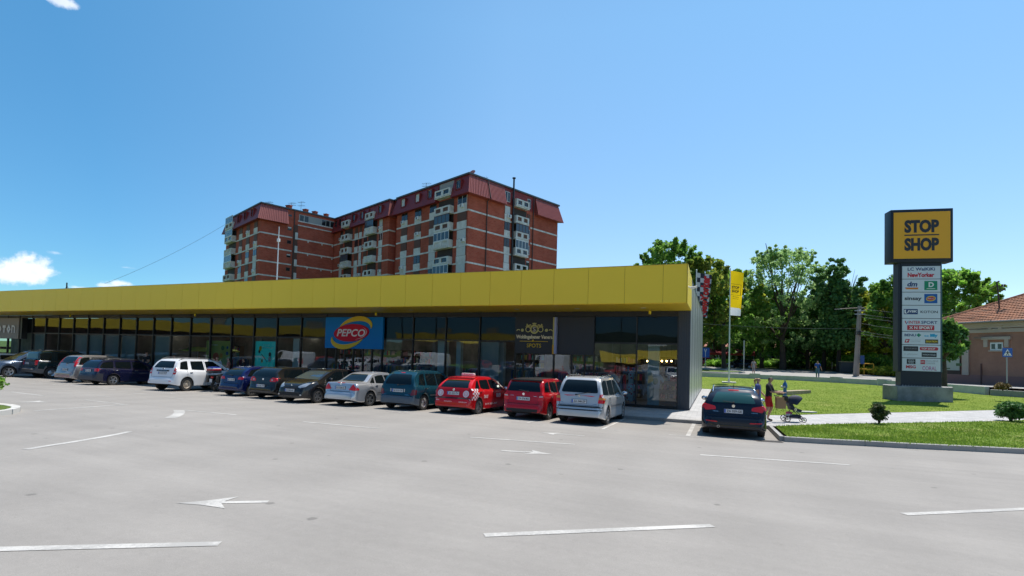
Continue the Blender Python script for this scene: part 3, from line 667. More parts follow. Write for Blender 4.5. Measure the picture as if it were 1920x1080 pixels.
b = MB(); b.box(-W2/2, W2/2, -.01, 0, (z1-z0)*.80, (z1-z0)*.805); b.build('joint', M_BLACK, t)
t = thing('blade_sign', 'narrow upright light box, yellow and pale blue, between two black signs', 'blade sign', (ony(1041, 600, FY-.3).x, FY-.3, z0+.02)); hh = z1-z0
b = MB(); b.box(-.09, -.02, -.05, .2, 0, hh*.98, m=mat('blade_yellow', (.55, .50, .16), .4)); b.box(-.11, -.03, -.055, .19, -.02, hh*.24, m=mat('blade_orange', (.75, .38, .01), .4)); b.build('yellow_panel', None, t)
b = MB(); b.box(-.015, .07, -.05, .2, 0, hh*.98); b.build('blue_panel', mat('blade_blue', (.36, .42, .68), .4), t)
# grey-brown sign with white letters, far left
y = FY-.45; x1 = ony(35.8, 600, y).x; z1, z0 = ony(20, 596.5, y).z, ony(20, 634.5, y).z; x0 = x1-5.4
t = thing('shop_sign', 'grey brown KOTON sign with white letters at the far left', 'shop sign', ((x0+x1)/2, y, z0)); W_, H_ = x1-x0, z1-z0
b = MB(); b.box(-W_/2, W_/2, 0, .06, 0, H_); b.build('panel', mat('sign_taupe', (.27, .245, .21), .5), t)
b = MB(); b.box(-W_/2, W_/2+.35, .06, .45, -.02, H_+.02); b.build('box', M_BLACK, t)
b = MB(); xr = ony(29.5, 610, y).x-(x0+x1)/2; lw = .56; zc = (ony(20, 617, y).z-z0); lh = ony(20, 612, y).z-ony(20, 626, y).z
for i, ch in enumerate('NOTOK'):
    cxl = xr-lw*.45-i*lw*1.28
    if ch == 'O':
        P = [(cxl-.3, zc), (cxl, zc+lh*.62), (cxl+.3, zc), (cxl, zc-lh*.62)]; P2 = [(cxl-.09, zc), (cxl, zc+lh*.2), (cxl+.09, zc), (cxl, zc-lh*.2)]; band2d(b, P2+[P2[0]], P+[P[0]], -.05, M_WHITE)
    elif ch == 'N':
        A = [(cxl-.26, zc-lh/2), (cxl-.26, zc+lh/2), (cxl+.1, zc+lh/2), (cxl+.26, zc+lh*.3), (cxl+.26, zc-lh/2)]; B = [(cxl-.13, zc-lh/2), (cxl-.13, zc+lh*.3), (cxl+.05, zc+lh*.3), (cxl+.13, zc+lh*.18), (cxl+.13, zc-lh/2)]; band2d(b, A, B, -.05, M_WHITE); band2d(b, B, A, -.051, M_WHITE)
    else: text(b, ch, cxl, zc, .5, lh, -.05, M_WHITE, bold=.10)
b.build('lettering', None, t)
# ---------- seen inside the windows ----------
def poster(u0, u1, v0, v1, y, col, name, label, deco):
    a, c = ony(u0, (v0+v1)/2, y), ony(u1, (v0+v1)/2, y); um = (u0+u1)/2; z1, z0 = ony(um, v0, y).z, ony(um, v1, y).z; W_ = c.x-a.x; H_ = z1-z0
    t = thing(name, label, 'poster', ((a.x+c.x)/2, y, z0)); b = MB(); b.box(-W_/2, W_/2, 0, .03, 0, H_); b.build('sheet', col, t); b = MB(); deco(b, W_, H_); b.build('print', None, t)
M_TEAL = mat('poster_teal', (.02, .42, .46), .5, emit=((.02, .42, .46), .12)); M_LIME = mat('poster_lime', (.38, .48, .12), .5)
def d1(b, W_, H_):
    text(b, 'Kolekcija', W_*.1, H_*.76, W_*.55, .16, -.006, M_WHITE); text(b, 'Letnja', W_*.05, H_*.86, W_*.3, .09, -.006, M_WHITE)
    for (x, z, r, m) in ((-.25, .72, .13, M_SY), (-.3, .6, .09, M_BLACK), (.22, .32, .14, M_WHITE), (.22, .5, .12, M_BLACK), (-.15, .25, .1, M_SY)): plate2d(b, ellipse(x*W_, z*H_, r, r*1.3), -.006-.001*r, m)
    for (a, c) in (((-.2, .5), (.1, .2)), ((.1, .2), (.35, .45))):
        plate2d(b, [(a[0]*W_, a[1]*H_), (c[0]*W_, c[1]*H_), (c[0]*W_+.03, c[1]*H_+.04), (a[0]*W_+.03, a[1]*H_+.04)], -.007, M_BLACK)
poster(478.5, 517, 640, 689, FY+.2, M_TEAL, 'window_poster', 'teal poster with dark figures and white script in the window', d1)
def d2(b, W_, H_):
    for (x, z, r, m) in ((.15, .78, .16, mat('ink_green', (.05, .2, .08), .5)), (.33, .8, .1, mat('ink_blue', (.02, .12, .3), .5)), (.33, .62, .13, mat('ink_blue', (.02, .12, .3), .5)), (-.1, .5, .3, mat('ink_red', (.5, .1, .04), .5)), (.1, .55, .16, mat('ink_orange', (.6, .3, .04), .5))): plate2d(b, ellipse(x*W_, z*H_, r, r), -.006-.001*r, m)
    text(b, 'salate', -.2*W_, H_*.88, W_*.3, .12, -.009, M_WHITE)
poster(386, 434, 639, 700, FY+.2, M_LIME, 'window_poster', 'lime green food poster in the window near the parasols', d2)
# two lime parasols just inside / reflected terrace
for i, (u, v, wd, lab) in enumerate([(342, 652, 42, 'left of two lime parasols behind the shop glass'), (383, 652.5, 46, 'right of two lime parasols behind the shop glass')]):
    y = FY+.9+.1*i; p = ony(u, v, y); rad = abs(ony(u+wd/2, v, y).x-ony(u-wd/2, v, y).x)/2
    t = thing('parasol', lab, 'parasol', (p.x, y+rad, .12)); b = MB(); zt = p.z
    b.lathe([(0, zt-.12+.12), (rad*.5, zt-.12+.02), (rad, zt-.30), (rad, zt-.36)], 8); b.build('canopy', mat('lime_canvas', (.75, .85, .2), .8), t)
    b = MB(); b.tube([(0, 0, 0), (0, 0, zt-.1)], .025); b.build('pole', M_WHITE, t); b = MB(); b.lathe([(0, 0), (.25, 0), (.25, .06), (.04, .08)], 12); b.build('base', M_CONC, t)
# garment racks and shelves
GCOL = [(.5, .05, .07), (.55, .54, .5), (.08, .12, .3), (.45, .25, .28), (.1, .1, .1), (.5, .4, .1), (.1, .3, .32), (.3, .32, .35), (.42, .1, .2)]
def rack(x, y, n, label, z=.12):
    t = thing('garment_rack', label, 'clothes rack', (x, y, z), 0, 'clothes racks inside the shop'); b = MB()
    for s in (-.7, .7): b.tube([(s, 0, 0), (s, 0, 1.45)], .015, n=6); b.tube([(s, -.25, .02), (s, .25, .02)], .015, n=6)
    b.tube([(-.7, 0, 1.45), (.7, 0, 1.45)], .015, n=6); b.build('rail_frame', M_STEEL, t)
    for i in range(n):
        c = GCOL[random.randrange(len(GCOL))]; xx = -.6+1.2*i/(n-1); b = MB(); L = random.uniform(.6, .95)
        b.prism([(-.04, 1.38), (-.05, .02+1.38-L), (.05, 1.38-L), (.04, 1.38)], -.2, .2, M=Matrix.Translation((xx, 0, 0))); b.prism([(-.02, 1.43), (-.045, 1.36), (.045, 1.36), (.02, 1.43)], -.1, .1, M=Matrix.Translation((xx, 0, 0)))
        b.build('garment', mat('cloth_%d' % GCOL.index(c), c, .9), t)
for i, (u, y) in enumerate([(640, 27), (672, 27.4), (700, 26.6), (735, 27.2), (770, 28), (800, 26.8), (845, 27.6), (880, 27), (980, 27.3), (1060, 27), (1120, 27.8), (1150, 27), (540, 28), (450, 27.5), (300, 27), (200, 27), (100, 27)]):
    rack(ony(u, 690, y).x, y, 9, 'clothes rack of mixed garments inside the shop')
# coloured shelf towers give the deep interior its clutter
for i, (u, y) in enumerate([(655, 31), (690, 31.5), (730, 31), (765, 31.6), (800, 31), (840, 31.4), (900, 31), (1000, 30), (1100, 31), (1180, 30.5), (1250, 31), (560, 31), (500, 31.4), (440, 31), (250, 31), (120, 31)]):
    p = ony(u, 660, y); t = thing('shelf_unit', 'tall dark shelf unit filled with goods inside the shop', 'shelf', (p.x, y, .12), 0, 'shelf units inside the shop'); b = MB()
    for z in (0, .5, 1.0, 1.5, 2.0, 2.4): b.box(-.8, .8, -.2, .2, z, z+.03)
    b.box(-.8, .8, .2, .23, 0, 2.43); b.box(-.83, -.8, -.2, .23, 0, 2.43); b.box(.8, .83, -.2, .23, 0, 2.43); b.build('carcass', mat('shelf_wood', (.16, .11, .07), .7), t)
    b = MB()
    for z in (0, .5, 1.0, 1.5, 2.0):
        x = -.76
        while x < .66:
            wd = random.uniform(.08, .2); c = GCOL[random.randrange(len(GCOL))]; b.box(x, x+wd, -.15, .1, z+.032, z+.03+random.uniform(.18, .4), m=mat('cloth_%d' % GCOL.index(c), c, .9)); x += wd+.015
    b.build('goods', None, t)
# floral dress and t shirts shown in the corner window
p = ony(1183, 740, FY+.5)
t = thing('dress_on_stand', 'long white dress with red flowers on a stand in the corner window', 'dress', (p.x, FY+.5, .12))
b = MB(); b.lathe([(.27, .25), (.25, .6), (.19, 1.0), (.13, 1.25), (.17, 1.45), (.15, 1.6), (.05, 1.68)], 20)
m = mat('floral', (.62, .68, .72), .9); tt = m.node_tree; g = N(tt, 'ShaderNodeNewGeometry'); vo = N(tt, 'ShaderNodeTexVoronoi', Scale=7); tt.links.new(g.outputs['Position'], vo.inputs['Vector']); rr_ = N(tt, 'ShaderNodeMapRange'); rr_.inputs['From Min'].default_value = .30; rr_.inputs['From Max'].default_value = .36; tt.links.new(vo.outputs['Distance'], rr_.inputs['Value']); x_ = N(tt, 'ShaderNodeMixRGB'); x_.inputs[1].default_value = (.5, .06, .1, 1); x_.inputs[2].default_value = (.62, .68, .72, 1); tt.links.new(rr_.outputs[0], x_.inputs[0]); tt.links.new(x_.outputs[0], tt.nodes['Principled BSDF'].inputs['Base Color'])
b.build('dress', m, t, smooth=True); b = MB(); b.tube([(0, 0, 0), (0, 0, 1.75)], .015, n=6); b.lathe([(0, 0), (.18, 0), (.18, .02), (0, .03)], 14); b.build('stand', M_STEEL, t)
for u, lab in ((1147, 'white printed t shirt hanging left in the corner window'), (1229, 'white printed t shirt hanging right in the corner window')):
    p = ony(u, 712, FY+.45); t = thing('hanging_shirt', lab, 'shirt', (p.x, FY+.45, p.z-.35)); b = MB()
    b.prism([(-.2, -.05), (.2, -.05), (.21, .38), (.34, .22), (.42, .32), (.24, .6), (.08, .64), (0, .60), (-.08, .64), (-.24, .6), (-.42, .32), (-.34, .22), (-.21, .38)], -.05, .05); b.build('shirt', mat('pale_cloth', (.55, .62, .66), .9), t)
    b = MB(); plate2d(b, ellipse(0, .28, .13, .16), -.053, mat('ink_green', (.05, .2, .08), .5)); b.build('print', None, t)
    b = MB(); b.tube([(0, 0, .62), (0, 0, 3.5-(p.z-.35)-.2)], .005, n=4); b.build('hanger', M_STEEL, t)
# ================= apartment block =================
AE = (-36.59, 69.89); AZ = R(22)
A1 = Vector((math.sin(AZ), math.cos(AZ), 0)); A2 = Vector((math.sin(AZ-R(90)), math.cos(AZ-R(90)), 0))
apt = thing('apartment_building', 'tall red brick apartment block with dark red mansard roofs and white balconies', 'apartment building', (AE[0], AE[1], 0))
def brick_mat():
    m = mat('red_brick', (.27, .062, .03), .9, spec=.12); t = m.node_tree; b = t.nodes['Principled BSDF']
    tcn = N(t, 'ShaderNodeTexCoord'); sp = N(t, 'ShaderNodeSeparateXYZ'); t.links.new(tcn.outputs['Object'], sp.inputs[0])
    ad = N(t, 'ShaderNodeMath', operation='ADD'); t.links.new(sp.outputs[0], ad.inputs[0]); t.links.new(sp.outputs[1], ad.inputs[1])
    cb = N(t, 'ShaderNodeCombineXYZ'); t.links.new(ad.outputs[0], cb.inputs[0]); t.links.new(sp.outputs[2], cb.inputs[1])
    br = N(t, 'ShaderNodeTexBrick'); t.links.new(cb.outputs[0], br.inputs['Vector'])
    for k, v in (('Scale', 1.0), ('Mortar Size', .02), ('Brick Width', .75), ('Row Height', .22), ('Bias', -.1)): br.inputs[k].default_value = v
    br.inputs['Color1'].default_value = (.42, .085, .05, 1); br.inputs['Color2'].default_value = (.48, .115, .07, 1); br.inputs['Mortar'].default_value = (.38, .15, .11, 1)
    n = N(t, 'ShaderNodeTexNoise', Scale=.35, Detail=8, Roughness=.7); t.links.new(tcn.outputs['Object'], n.inputs['Vector'])
    r = N(t, 'ShaderNodeMapRange'); t.links.new(n.outputs['Fac'], r.inputs['Value']); r.inputs['From Min'].default_value = .3; r.inputs['From Max'].default_value = .7; r.inputs['To Min'].default_value = .75; r.inputs['To Max'].default_value = 1.15
    h = N(t, 'ShaderNodeHueSaturation'); t.links.new(br.outputs['Color'], h.inputs['Color']); t.links.new(r.outputs[0], h.inputs['Value']); t.links.new(h.outputs[0], b.inputs['Base Color'])
    return m
M_BRICK = brick_mat()
M_ROOFR = mat('roof_red_sheet', (.25, .03, .03), .5, noise=(.6, .5, (.19, .03, .032)), spec=.25)
M_ROOFL = mat('roof_red_ribbed', (.30, .07, .06), .5, noise=(.7, .6, (.24, .05, .045)))
M_STUC = mat('white_render', (.74, .73, .70), .85, noise=(1.1, .8, (.48, .46, .42)))
M_BAND = mat('white_band', (.78, .75, .70), .85, noise=(1.5, .7, (.36, .34, .31)))
M_WDARK = mat('window_dark', (.02, .022, .025), .08, spec=.6); M_WFR = mat('window_frame_brown', (.07, .03, .02), .5)
M_SHUT = mat('roller_shutter', (.62, .62, .60), .7, noise=(3, .5, (.5, .5, .48))); M_SHUTB = mat('shutter_brown', (.13, .055, .035), .7)
M_PIPE = mat('drain_pipe', (.06, .04, .035), .6)
def fr(org, dirn):
    """facade frame: +x along dirn, -y outward. origin at org=(a,b)"""
    o = Vector((AE[0], AE[1], 0))+A1*org[0]+A2*org[1]; d = A1 if dirn == 1 else A2
    if dirn == 1: X = A1; Y = A2      # right facade: outward is -A2
    else: X = -A2; Y = A1             # left facade: outward is -A1, x runs toward the corner
    M = Matrix.Identity(4)
    for i in range(3): M[i][0] = X[i]; M[i][1] = Y[i]; M[i][2] = (0, 0, 1)[i]; M[i][3] = o[i]
    return Matrix.Translation((-AE[0], -AE[1], 0)) @ M
LV = [0.0, 2.8, 5.6, 8.4, 11.2, 14.0, 16.7, 19.45, 22.25, 25.0]   # slab bands
ZE, ZR = 27.6, 30.9
def ap(b, name, m=None, parent=None, smooth=False): return b.build(name, m, parent or apt, smooth)
def wall_box(a0, a1, b0, b1, z0=0, z1=ZE+.3):
    b = MB(); M = Matrix.Translation((-AE[0], -AE[1], 0)); P = []
    for a, c in ((a0, b0), (a1, b0), (a1, b1), (a0, b1)): q = Vector((AE[0], AE[1], 0))+A1*a+A2*c; P.append((q.x, q.y))
    ar = sum(P[i][0]*P[(i+1) % 4][1]-P[(i+1) % 4][0]*P[i][1] for i in range(4))
    if ar < 0: P.reverse()
    b.slab(P, z0, z1, M=M); return ap(b, 'wall', M_BRICK)
wall_box(0, 22.1, 0, 20.1); wall_box(-.5, 22, 22, 44.5); wall_box(-15.7, -.6, 43.75, 64.4); wall_box(1.0, 20, 20.1, 22)
def bands(M, x0, x1, skip=()):
    for z in LV[5:]:
        b = MB(); x = x0
        for s0, s1 in list(skip)+[(x1, x1)]:
            if s0 > x: b.box(x, s0, -.06, .02, z-.13, z+.13, M=M)
            x = s1
        if b.v: ap(b, 'slab_band', M_BAND)
def window(M, x0, x1, z0, z1, style='dark', n=2, ac=False):
    par = None; b = MB(); b.box(x0, x1, -.04, .02, z0, z1, M=M); wn = ap(b, 'window', M_WFR if style != 'white' else M_WHITE)
    if style == 'shut':
        b = MB(); b.box(x0+.05, x1-.05, -.07, -.041, z0+.05, z1-.05, M=M); b.build('shutter', M_SHUT, wn)
    elif style == 'brown':
        b = MB(); b.box(x0+.05, x1-.05, -.07, -.041, z0+.05, z1-.05, M=M); b.build('shutter', M_SHUTB, wn)
    else:
        b = MB(); w_ = (x1-x0)/n; hz = z1-.25 if random.random() < .4 else z1
        for i in range(n): b.box(x0+i*w_+.06, x0+(i+1)*w_-.06, -.055, -.041, z0+.07, hz-.07, M=M)
        b.build('pane', M_WDARK, wn)
        if hz < z1: b = MB(); b.box(x0+.05, x1-.05, -.065, -.041, hz-.02, z1-.04, M=M); b.build('shutter', M_SHUT, wn)
    if ac:
        b = MB(); xm = random.uniform(x0+.4, x1-.3); zb = z0-.6; b.box(xm-.4, xm+.4, -.4, -.1, zb, zb+.55, m=M_WHITE, M=M); b.box(xm-.28, xm+.1, -.415, -.40, zb+.08, zb+.46, m=mat('fan_grille', (.2, .2, .2), .6), M=M); ap(b, 'air_conditioner')
def column(M, x0, x1, pat, apron=True):
    """windows between bands with white render aprons below"""
    for i, z in enumerate(LV[5:]):
        zt = z+2.72
        if i == 4: zt = ZE-.05
        b = MB(); b.box(x0-.02, x1+.02, -.09, .02, z-.15, z+1.15, M=M)
        if apron: ap(b, 'apron_panel', M_STUC)
        window(M, x0, x1, z+1.15, zt-.1 if i < 4 else zt, pat[i % len(pat)], ac=(random.random() < .25))
def balcony(M, x0, x1, z, glazed=0, dep=1.0):
    """white concrete balcony front with two square cut-outs per bay"""
    b = MB(); b.box(x0-.1, x1+.1, -dep, .02, z-.18, z, M=M); zt = z+1.15; xm = (x0+x1)/2
    b.box(x0, x1, -dep-.05, -dep+.05, z, z+.25, M=M); b.box(x0, x1, -dep-.05, -dep+.05, zt-.22, zt, M=M)
    for a, c in ((x0, x0+.35), (xm-.28, xm+.28), (x1-.35, x1)): b.box(a, c, -dep-.051, -dep+.051, z+.25, zt-.22, M=M)
    b.box(x0, x0+.08, -dep+.05, 0, z, zt, M=M); b.box(x1-.08, x1, -dep+.05, 0, z, zt, M=M); bo = ap(b, 'balcony', M_STUC)
    b = MB()
    for a, c in ((x0+.35, xm-.28), (xm+.28, x1-.35)): b.box(a, c, -dep+.052, -dep+.09, z+.25, zt-.22, M=M)
    b.build('infill', random.choice([M_SHUTB, M_WDARK, M_STUC, M_SHUTB]), bo)
    if glazed:
        b = MB(); n = 4; w_ = (x1-x0)/n; fm = M_WHITE if glazed == 1 else M_WDARK
        for i in range(n+1): b.box(x0+i*w_-(.05 if i else 0), x0+i*w_+(.05 if i < n else 0), -dep-.02, -dep+.04, zt, z+2.55, M=M)
        b.box(x0, x1, -dep-.02, -dep+.04, z+2.45, z+2.6, M=M); b.box(x0, x1, -dep-.02, -dep+.04, zt, zt+.08, M=M); g = ap(b, 'balcony_glazing', fm if glazed == 1 else M_WFR)
        b = MB(); b.box(x0+.02, x1-.02, -dep+.0, -dep+.02, zt+.05, z+2.5, M=M); b.build('pane', mat('balcony_glass', (.06, .09, .12), .06), g)
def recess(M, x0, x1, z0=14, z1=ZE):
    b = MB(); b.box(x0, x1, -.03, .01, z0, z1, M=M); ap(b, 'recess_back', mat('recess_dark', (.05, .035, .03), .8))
def mansard(M, x0, x1, ribbed, cuts=(), hipL=0.0, hipR=0.0, nm='mansard'):
    """sloping sheet from eaves (out .9) to roof edge; cuts = openings (x0,x1)"""
    zlo, zhi = ZE-.15, ZR-.25; yo, yi = -.85, -.02; b = MB(); xs = [x0]
    segs = []; x = x0
    for c0, c1 in cuts: segs.append((x, c0)); x = c1
    segs.append((x, x1))
    for s0, s1 in segs:
        l = hipL if s0 == x0 else 0; r_ = hipR if s1 == x1 else 0
        if ribbed:
            n = max(2, int((s1-s0)/.30)); 
            for i in range(n):
                for (fa, fb, off) in ((i/n, (i+.62)/n, -.07), ((i+.62)/n, (i+1)/n, 0)):
                    pts = []
                    for f, z, y in ((fa, zlo, yo), (fb, zlo, yo), (fb, zhi, yi), (fa, zhi, yi)):
                        top = z == zhi; xa = s0-(0 if top else l); xb = s1+(0 if top else r_); pts.append((xa+(xb-xa)*f, y+off, z))
                    b.mesh(pts, [(0, 1, 2, 3)], M=M)
                    if off: b.mesh([pts[0], pts[3], (pts[3][0], pts[3][1]-off, pts[3][2]), (pts[0][0], pts[0][1]-off, pts[0][2])], [(0, 1, 2, 3)], M=M); b.mesh([pts[1], pts[2], (pts[2][0], pts[2][1]-off, pts[2][2]), (pts[1][0], pts[1][1]-off, pts[1][2])], [(3, 2, 1, 0)], M=M)
        else:
            b.mesh([(s0-l, yo, zlo), (s1+r_, yo, zlo), (s1, yi, zhi), (s0, yi, zhi)], [(0, 1, 2, 3)], M=M)
        b.mesh([(s0-l, yo, zlo), (s1+r_, yo, zlo), (s1, .05, zlo), (s0, .05, zlo)], [(3, 2, 1, 0)], M=M)
        b.mesh([(s0-l, yo, zlo), (s0, yi, zhi), (s0, .05, zlo)], [(0, 1, 2)], M=M); b.mesh([(s1+r_, yo, zlo), (s1, yi, zhi), (s1, .05, zlo)], [(2, 1, 0)], M=M)
    ap(b, nm, M_ROOFL if ribbed else M_ROOFR)
def dormer(M, x0, x1, shut=False):
    z0, z1 = ZE+.95, ZE+2.35; b = MB()
    b.box(x0-.08, x0, -.7, 0, z0-.1, z1, M=M); b.box(x1, x1+.08, -.7, 0, z0-.1, z1, M=M); b.box(x0-.08, x1+.08, -.75, 0, z1, z1+.08, M=M); b.box(x0-.08, x1+.08, -.7, 0, z0-.18, z0-.1, M=M)
    d = ap(b, 'dormer', M_ROOFR); b = MB(); b.box(x0, x1, -.52, -.46, z0-.1, z1, M=M); b.build('frame', M_WHITE if shut or random.random() < .4 else M_WFR, d)
    b = MB(); xm = (x0+x1)/2; b.box(x0+.07, xm-.04, -.54, -.521, z0, z1-.07, M=M); b.box(xm+.04, x1-.07, -.54, -.521, z0, z1-.07, M=M); b.build('pane', M_SHUT if shut else M_WDARK, d)
def roof_slab(a0, a1, b0, b1):
    b = MB(); P = []
    for a, c in ((a0, b0), (a1, b0), (a1, b1), (a0, b1)): q = A1*a+A2*c; P.append((q.x, q.y))
    ar = sum(P[i][0]*P[(i+1) % 4][1]-P[(i+1) % 4][0]*P[i][1] for i in range(4)); P = P[::-1] if ar < 0 else P
    b.slab(P, ZE+.3, ZR-.3, m=M_ROOFR); 
    c = Vector((sum(p[0] for p in P)/4, sum(p[1] for p in P)/4)); Q = [tuple(c+(Vector(p)-c)*1.0+(Vector(p)-c).normalized()*.35) for p in P]
    b.slab(Q, ZR-.28, ZR-.02, m=mat('gutter_dark', (.07, .07, .075), .5)); ap(b, 'roof')
roof_slab(0, 22.1, 0, 20.1); roof_slab(-.5, 22, 22, 44.5); roof_slab(-15.7, -.6, 43.75, 64.4); roof_slab(.5, 20, 20.2, 21.9)
# --- wing C, right facade (x along A1 from the corner)
MR = fr((0, 0), 1)
bands(MR, 0, 22.1, [(8.0, 9.35), (10.2, 13.3), (13.3, 14.5)])
column(MR, 8.0, 9.3, ['shut', 'shut', 'dark', 'dark', 'shut'], True)
recess(MR, 9.9, 13.4)
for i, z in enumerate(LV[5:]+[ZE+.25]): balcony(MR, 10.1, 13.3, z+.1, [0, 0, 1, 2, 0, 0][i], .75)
for i, z in enumerate(LV[5:]+[ZE+.1]): window(MR, 13.6, 14.4, z+.7, z+2.3, ['white', 'dark', 'white', 'white', 'brown', 'white'][i], 1)
window(MR, 8.0, 9.2, ZE+.7, ZE+2.4, 'white', 2)
mansard(MR, 0.0, 3.9, True, hipL=.85, nm='mansard_sheet'); mansard(MR, 4.1, 7.7, True, nm='mansard_sheet'); mansard(MR, 15.6, 22.1, True, hipR=.8, nm='mansard_sheet')
for x in (3.9, 15.1):
    b = MB(); b.tube([(x, -.12, 8), (x, -.12, ZE-.4), (x, -.9 if x < 5 else -.12, ZE+.1), (x, -.2, ZR-.4)], .09, n=6, M=MR); ap(b, 'downpipe', M_PIPE)
b = MB(); b.tube([(9.75, -.3, 8), (9.75, -.3, ZR+1.6)], .15, n=8, M=MR); b.lathe([(.3, ZR+1.6), (.3, ZR+1.75), (0, ZR+1.8)], 8, M=MR @ Matrix.Translation((9.75, -.3, 0))); ap(b, 'flue_pipe', M_BLACK)
# --- wing C, left facade (x negative from the corner)
ML = fr((0, 0), 2)
bands(ML, -20.1, 0, [(-18.6, -16.7), (-14.4, -12.5), (-10.05, -8.2), (-7.85, -3.45), (-2.6, -.35)])
column(ML, -18.6, -16.7, ['shut', 'shut', 'brown', 'brown', 'dark']); column(ML, -14.4, -12.5, ['brown', 'dark', 'brown', 'brown', 'dark']); column(ML, -10.05, -8.2, ['dark', 'shut', 'brown', 'brown', 'dark'])
column(ML, -2.6, -.35, ['shut', 'shut', 'shut', 'brown', 'white'])
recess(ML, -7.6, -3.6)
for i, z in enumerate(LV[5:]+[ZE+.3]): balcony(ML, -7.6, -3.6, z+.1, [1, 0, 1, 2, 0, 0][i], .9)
mansard(ML, -20.1, 0, False, [(-7.6, -3.6)], hipR=.85, hipL=.85, nm='mansard_sheet')
b = MB(); b.box(-7.5, -3.7, -.04, .01, ZE+.2, ZR-.4, M=ML); ap(b, 'loggia_wall', mat('loggia_wall', (.34, .33, .31), .8))
for x0, sh in ((-18.0, True), (-13.6, True), (-10.0, False), (-2.5, False)): dormer(ML, x0, x0+1.2, sh)
# --- wing B left facade
MBf = fr((-.5, 22), 2)
bands(MBf, -22.5, 0, [(-19.2, -17.6), (-17.1, -13.6), (-12.8, -11.4), (-10.8, -9.9), (-9.1, -7.8), (-7.3, -4.2), (-3.4, -2.2)])
for x0, x1, pt in ((-19.0, -17.8, ['dark', 'shut', 'brown', 'brown']), (-12.7, -11.4, ['brown', 'shut', 'brown', 'dark', 'brown']), (-10.9, -9.9, ['brown', 'brown', 'shut', 'dark']), (-9.1, -7.8, ['dark', 'brown', 'brown']), (-3.4, -2.2, ['shut', 'brown', 'shut', 'white', 'shut'])): column(MBf, x0, x1, pt)
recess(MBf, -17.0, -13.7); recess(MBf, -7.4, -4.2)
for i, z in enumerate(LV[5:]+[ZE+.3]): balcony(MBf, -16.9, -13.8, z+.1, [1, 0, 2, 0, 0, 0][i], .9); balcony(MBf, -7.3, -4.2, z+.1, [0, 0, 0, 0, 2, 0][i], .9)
mansard(MBf, -21.8, 0, False, [(-16.9, -13.8), (-7.3, -4.2)], hipR=.85, nm='mansard_sheet')
for x0 in (-20.5, -18.6, -12.9, -9.6, -2.9): dormer(MBf, x0, x0+1.1)
MB2 = fr((-.5, 22), 1); bands(MB2, 0, 1.4); mansard(MB2, 0, 1.5, True, hipL=.85, nm='mansard_sheet')
# --- wing A right facade and left facade
MA = fr((-15.7, 43.75), 1); bands(MA, 0, 6.2); bands(MA, 7.3, 15)
for i, z in enumerate(LV[5:]):
    b = MB()
    for x in (9.5, 12.5, 14.8): b.box(x-.12, x+.12, -.065, .015, z-.45, z-.13, M=MA)
    ap(b, 'bracket', M_BAND); window(MA, 5.2, 6.0, z+1.4, z+2.1, 'dark', 1)
window(MA, 5.2, 6.0, ZE+1.6, ZE+2.1, 'dark', 1)
b = MB(); b.box(6.6, 7.3, -.05, .02, 14, ZE+.2, M=MA); ap(b, 'recess_back', M_SHUTB)
for z in LV[5:]: b = MB(); b.box(6.75, 7.3, -.12, -.04, z-.2, z+1.2, M=MA); ap(b, 'apron_panel', M_STUC)
b = MB(); b.tube([(6.45, -.15, 8), (6.45, -.15, ZR-.2)], .11, n=6, M=MA); ap(b, 'downpipe', M_PIPE)
mansard(MA, 0, 5.1, True, hipL=.85, nm='mansard_sheet')
b = MB(); b.box(5.1, 15.1, -.05, .02, ZE-.1, ZR-.3, M=MA); ap(b, 'wall', M_BRICK)
b = MB(); b.box(7.2, 15.0, -.12, -.05, ZE+.1, ZE+.3, m=M_BAND, M=MA); b.box(7.4, 15.0, -.07, -.05, ZE+1.15, ZE+2.5, m=mat('loggia_wall', (.34, .33, .31), .8), M=MA)
b.box(7.2, 15.0, -.14, -.05, ZE+.95, ZE+1.15, m=M_BAND, M=MA)
for x in (7.6, 8.6, 12.3, 13.2, 14.2): b.box(x, x+.75, -.09, -.07, ZE+1.2, ZE+2.35, m=M_WDARK, M=MA)
ap(b, 'roof_terrace')
MAL = fr((-15.7, 43.75), 2); bands(MAL, -20.5, 0, [(-18.7, -13.8), (-11.9, -10.0), (-7.6, -5.7), (-3.3, -1.4)])
for x0, x1, pt in ((-11.9, -10.0, ['brown', 'dark', 'brown', 'brown']), (-7.6, -5.7, ['dark', 'brown', 'dark', 'brown', 'brown']), (-3.3, -1.4, ['brown', 'shut', 'dark', 'brown', 'brown'])): column(MAL, x0, x1, pt)
recess(MAL, -18.6, -13.9)
for i, z in enumerate(LV[5:]+[ZE+.3]): balcony(MAL, -18.6, -13.9, z+.1, [0, 0, 1, 0, 1, 1][i], .9)
mansard(MAL, -20.5, 0, False, [(-18.6, -13.9)], hipR=.85, hipL=.85, nm='mansard_sheet')
for x0 in (-11.5, -7.6, -3.5): dormer(MAL, x0, x0+1.1)
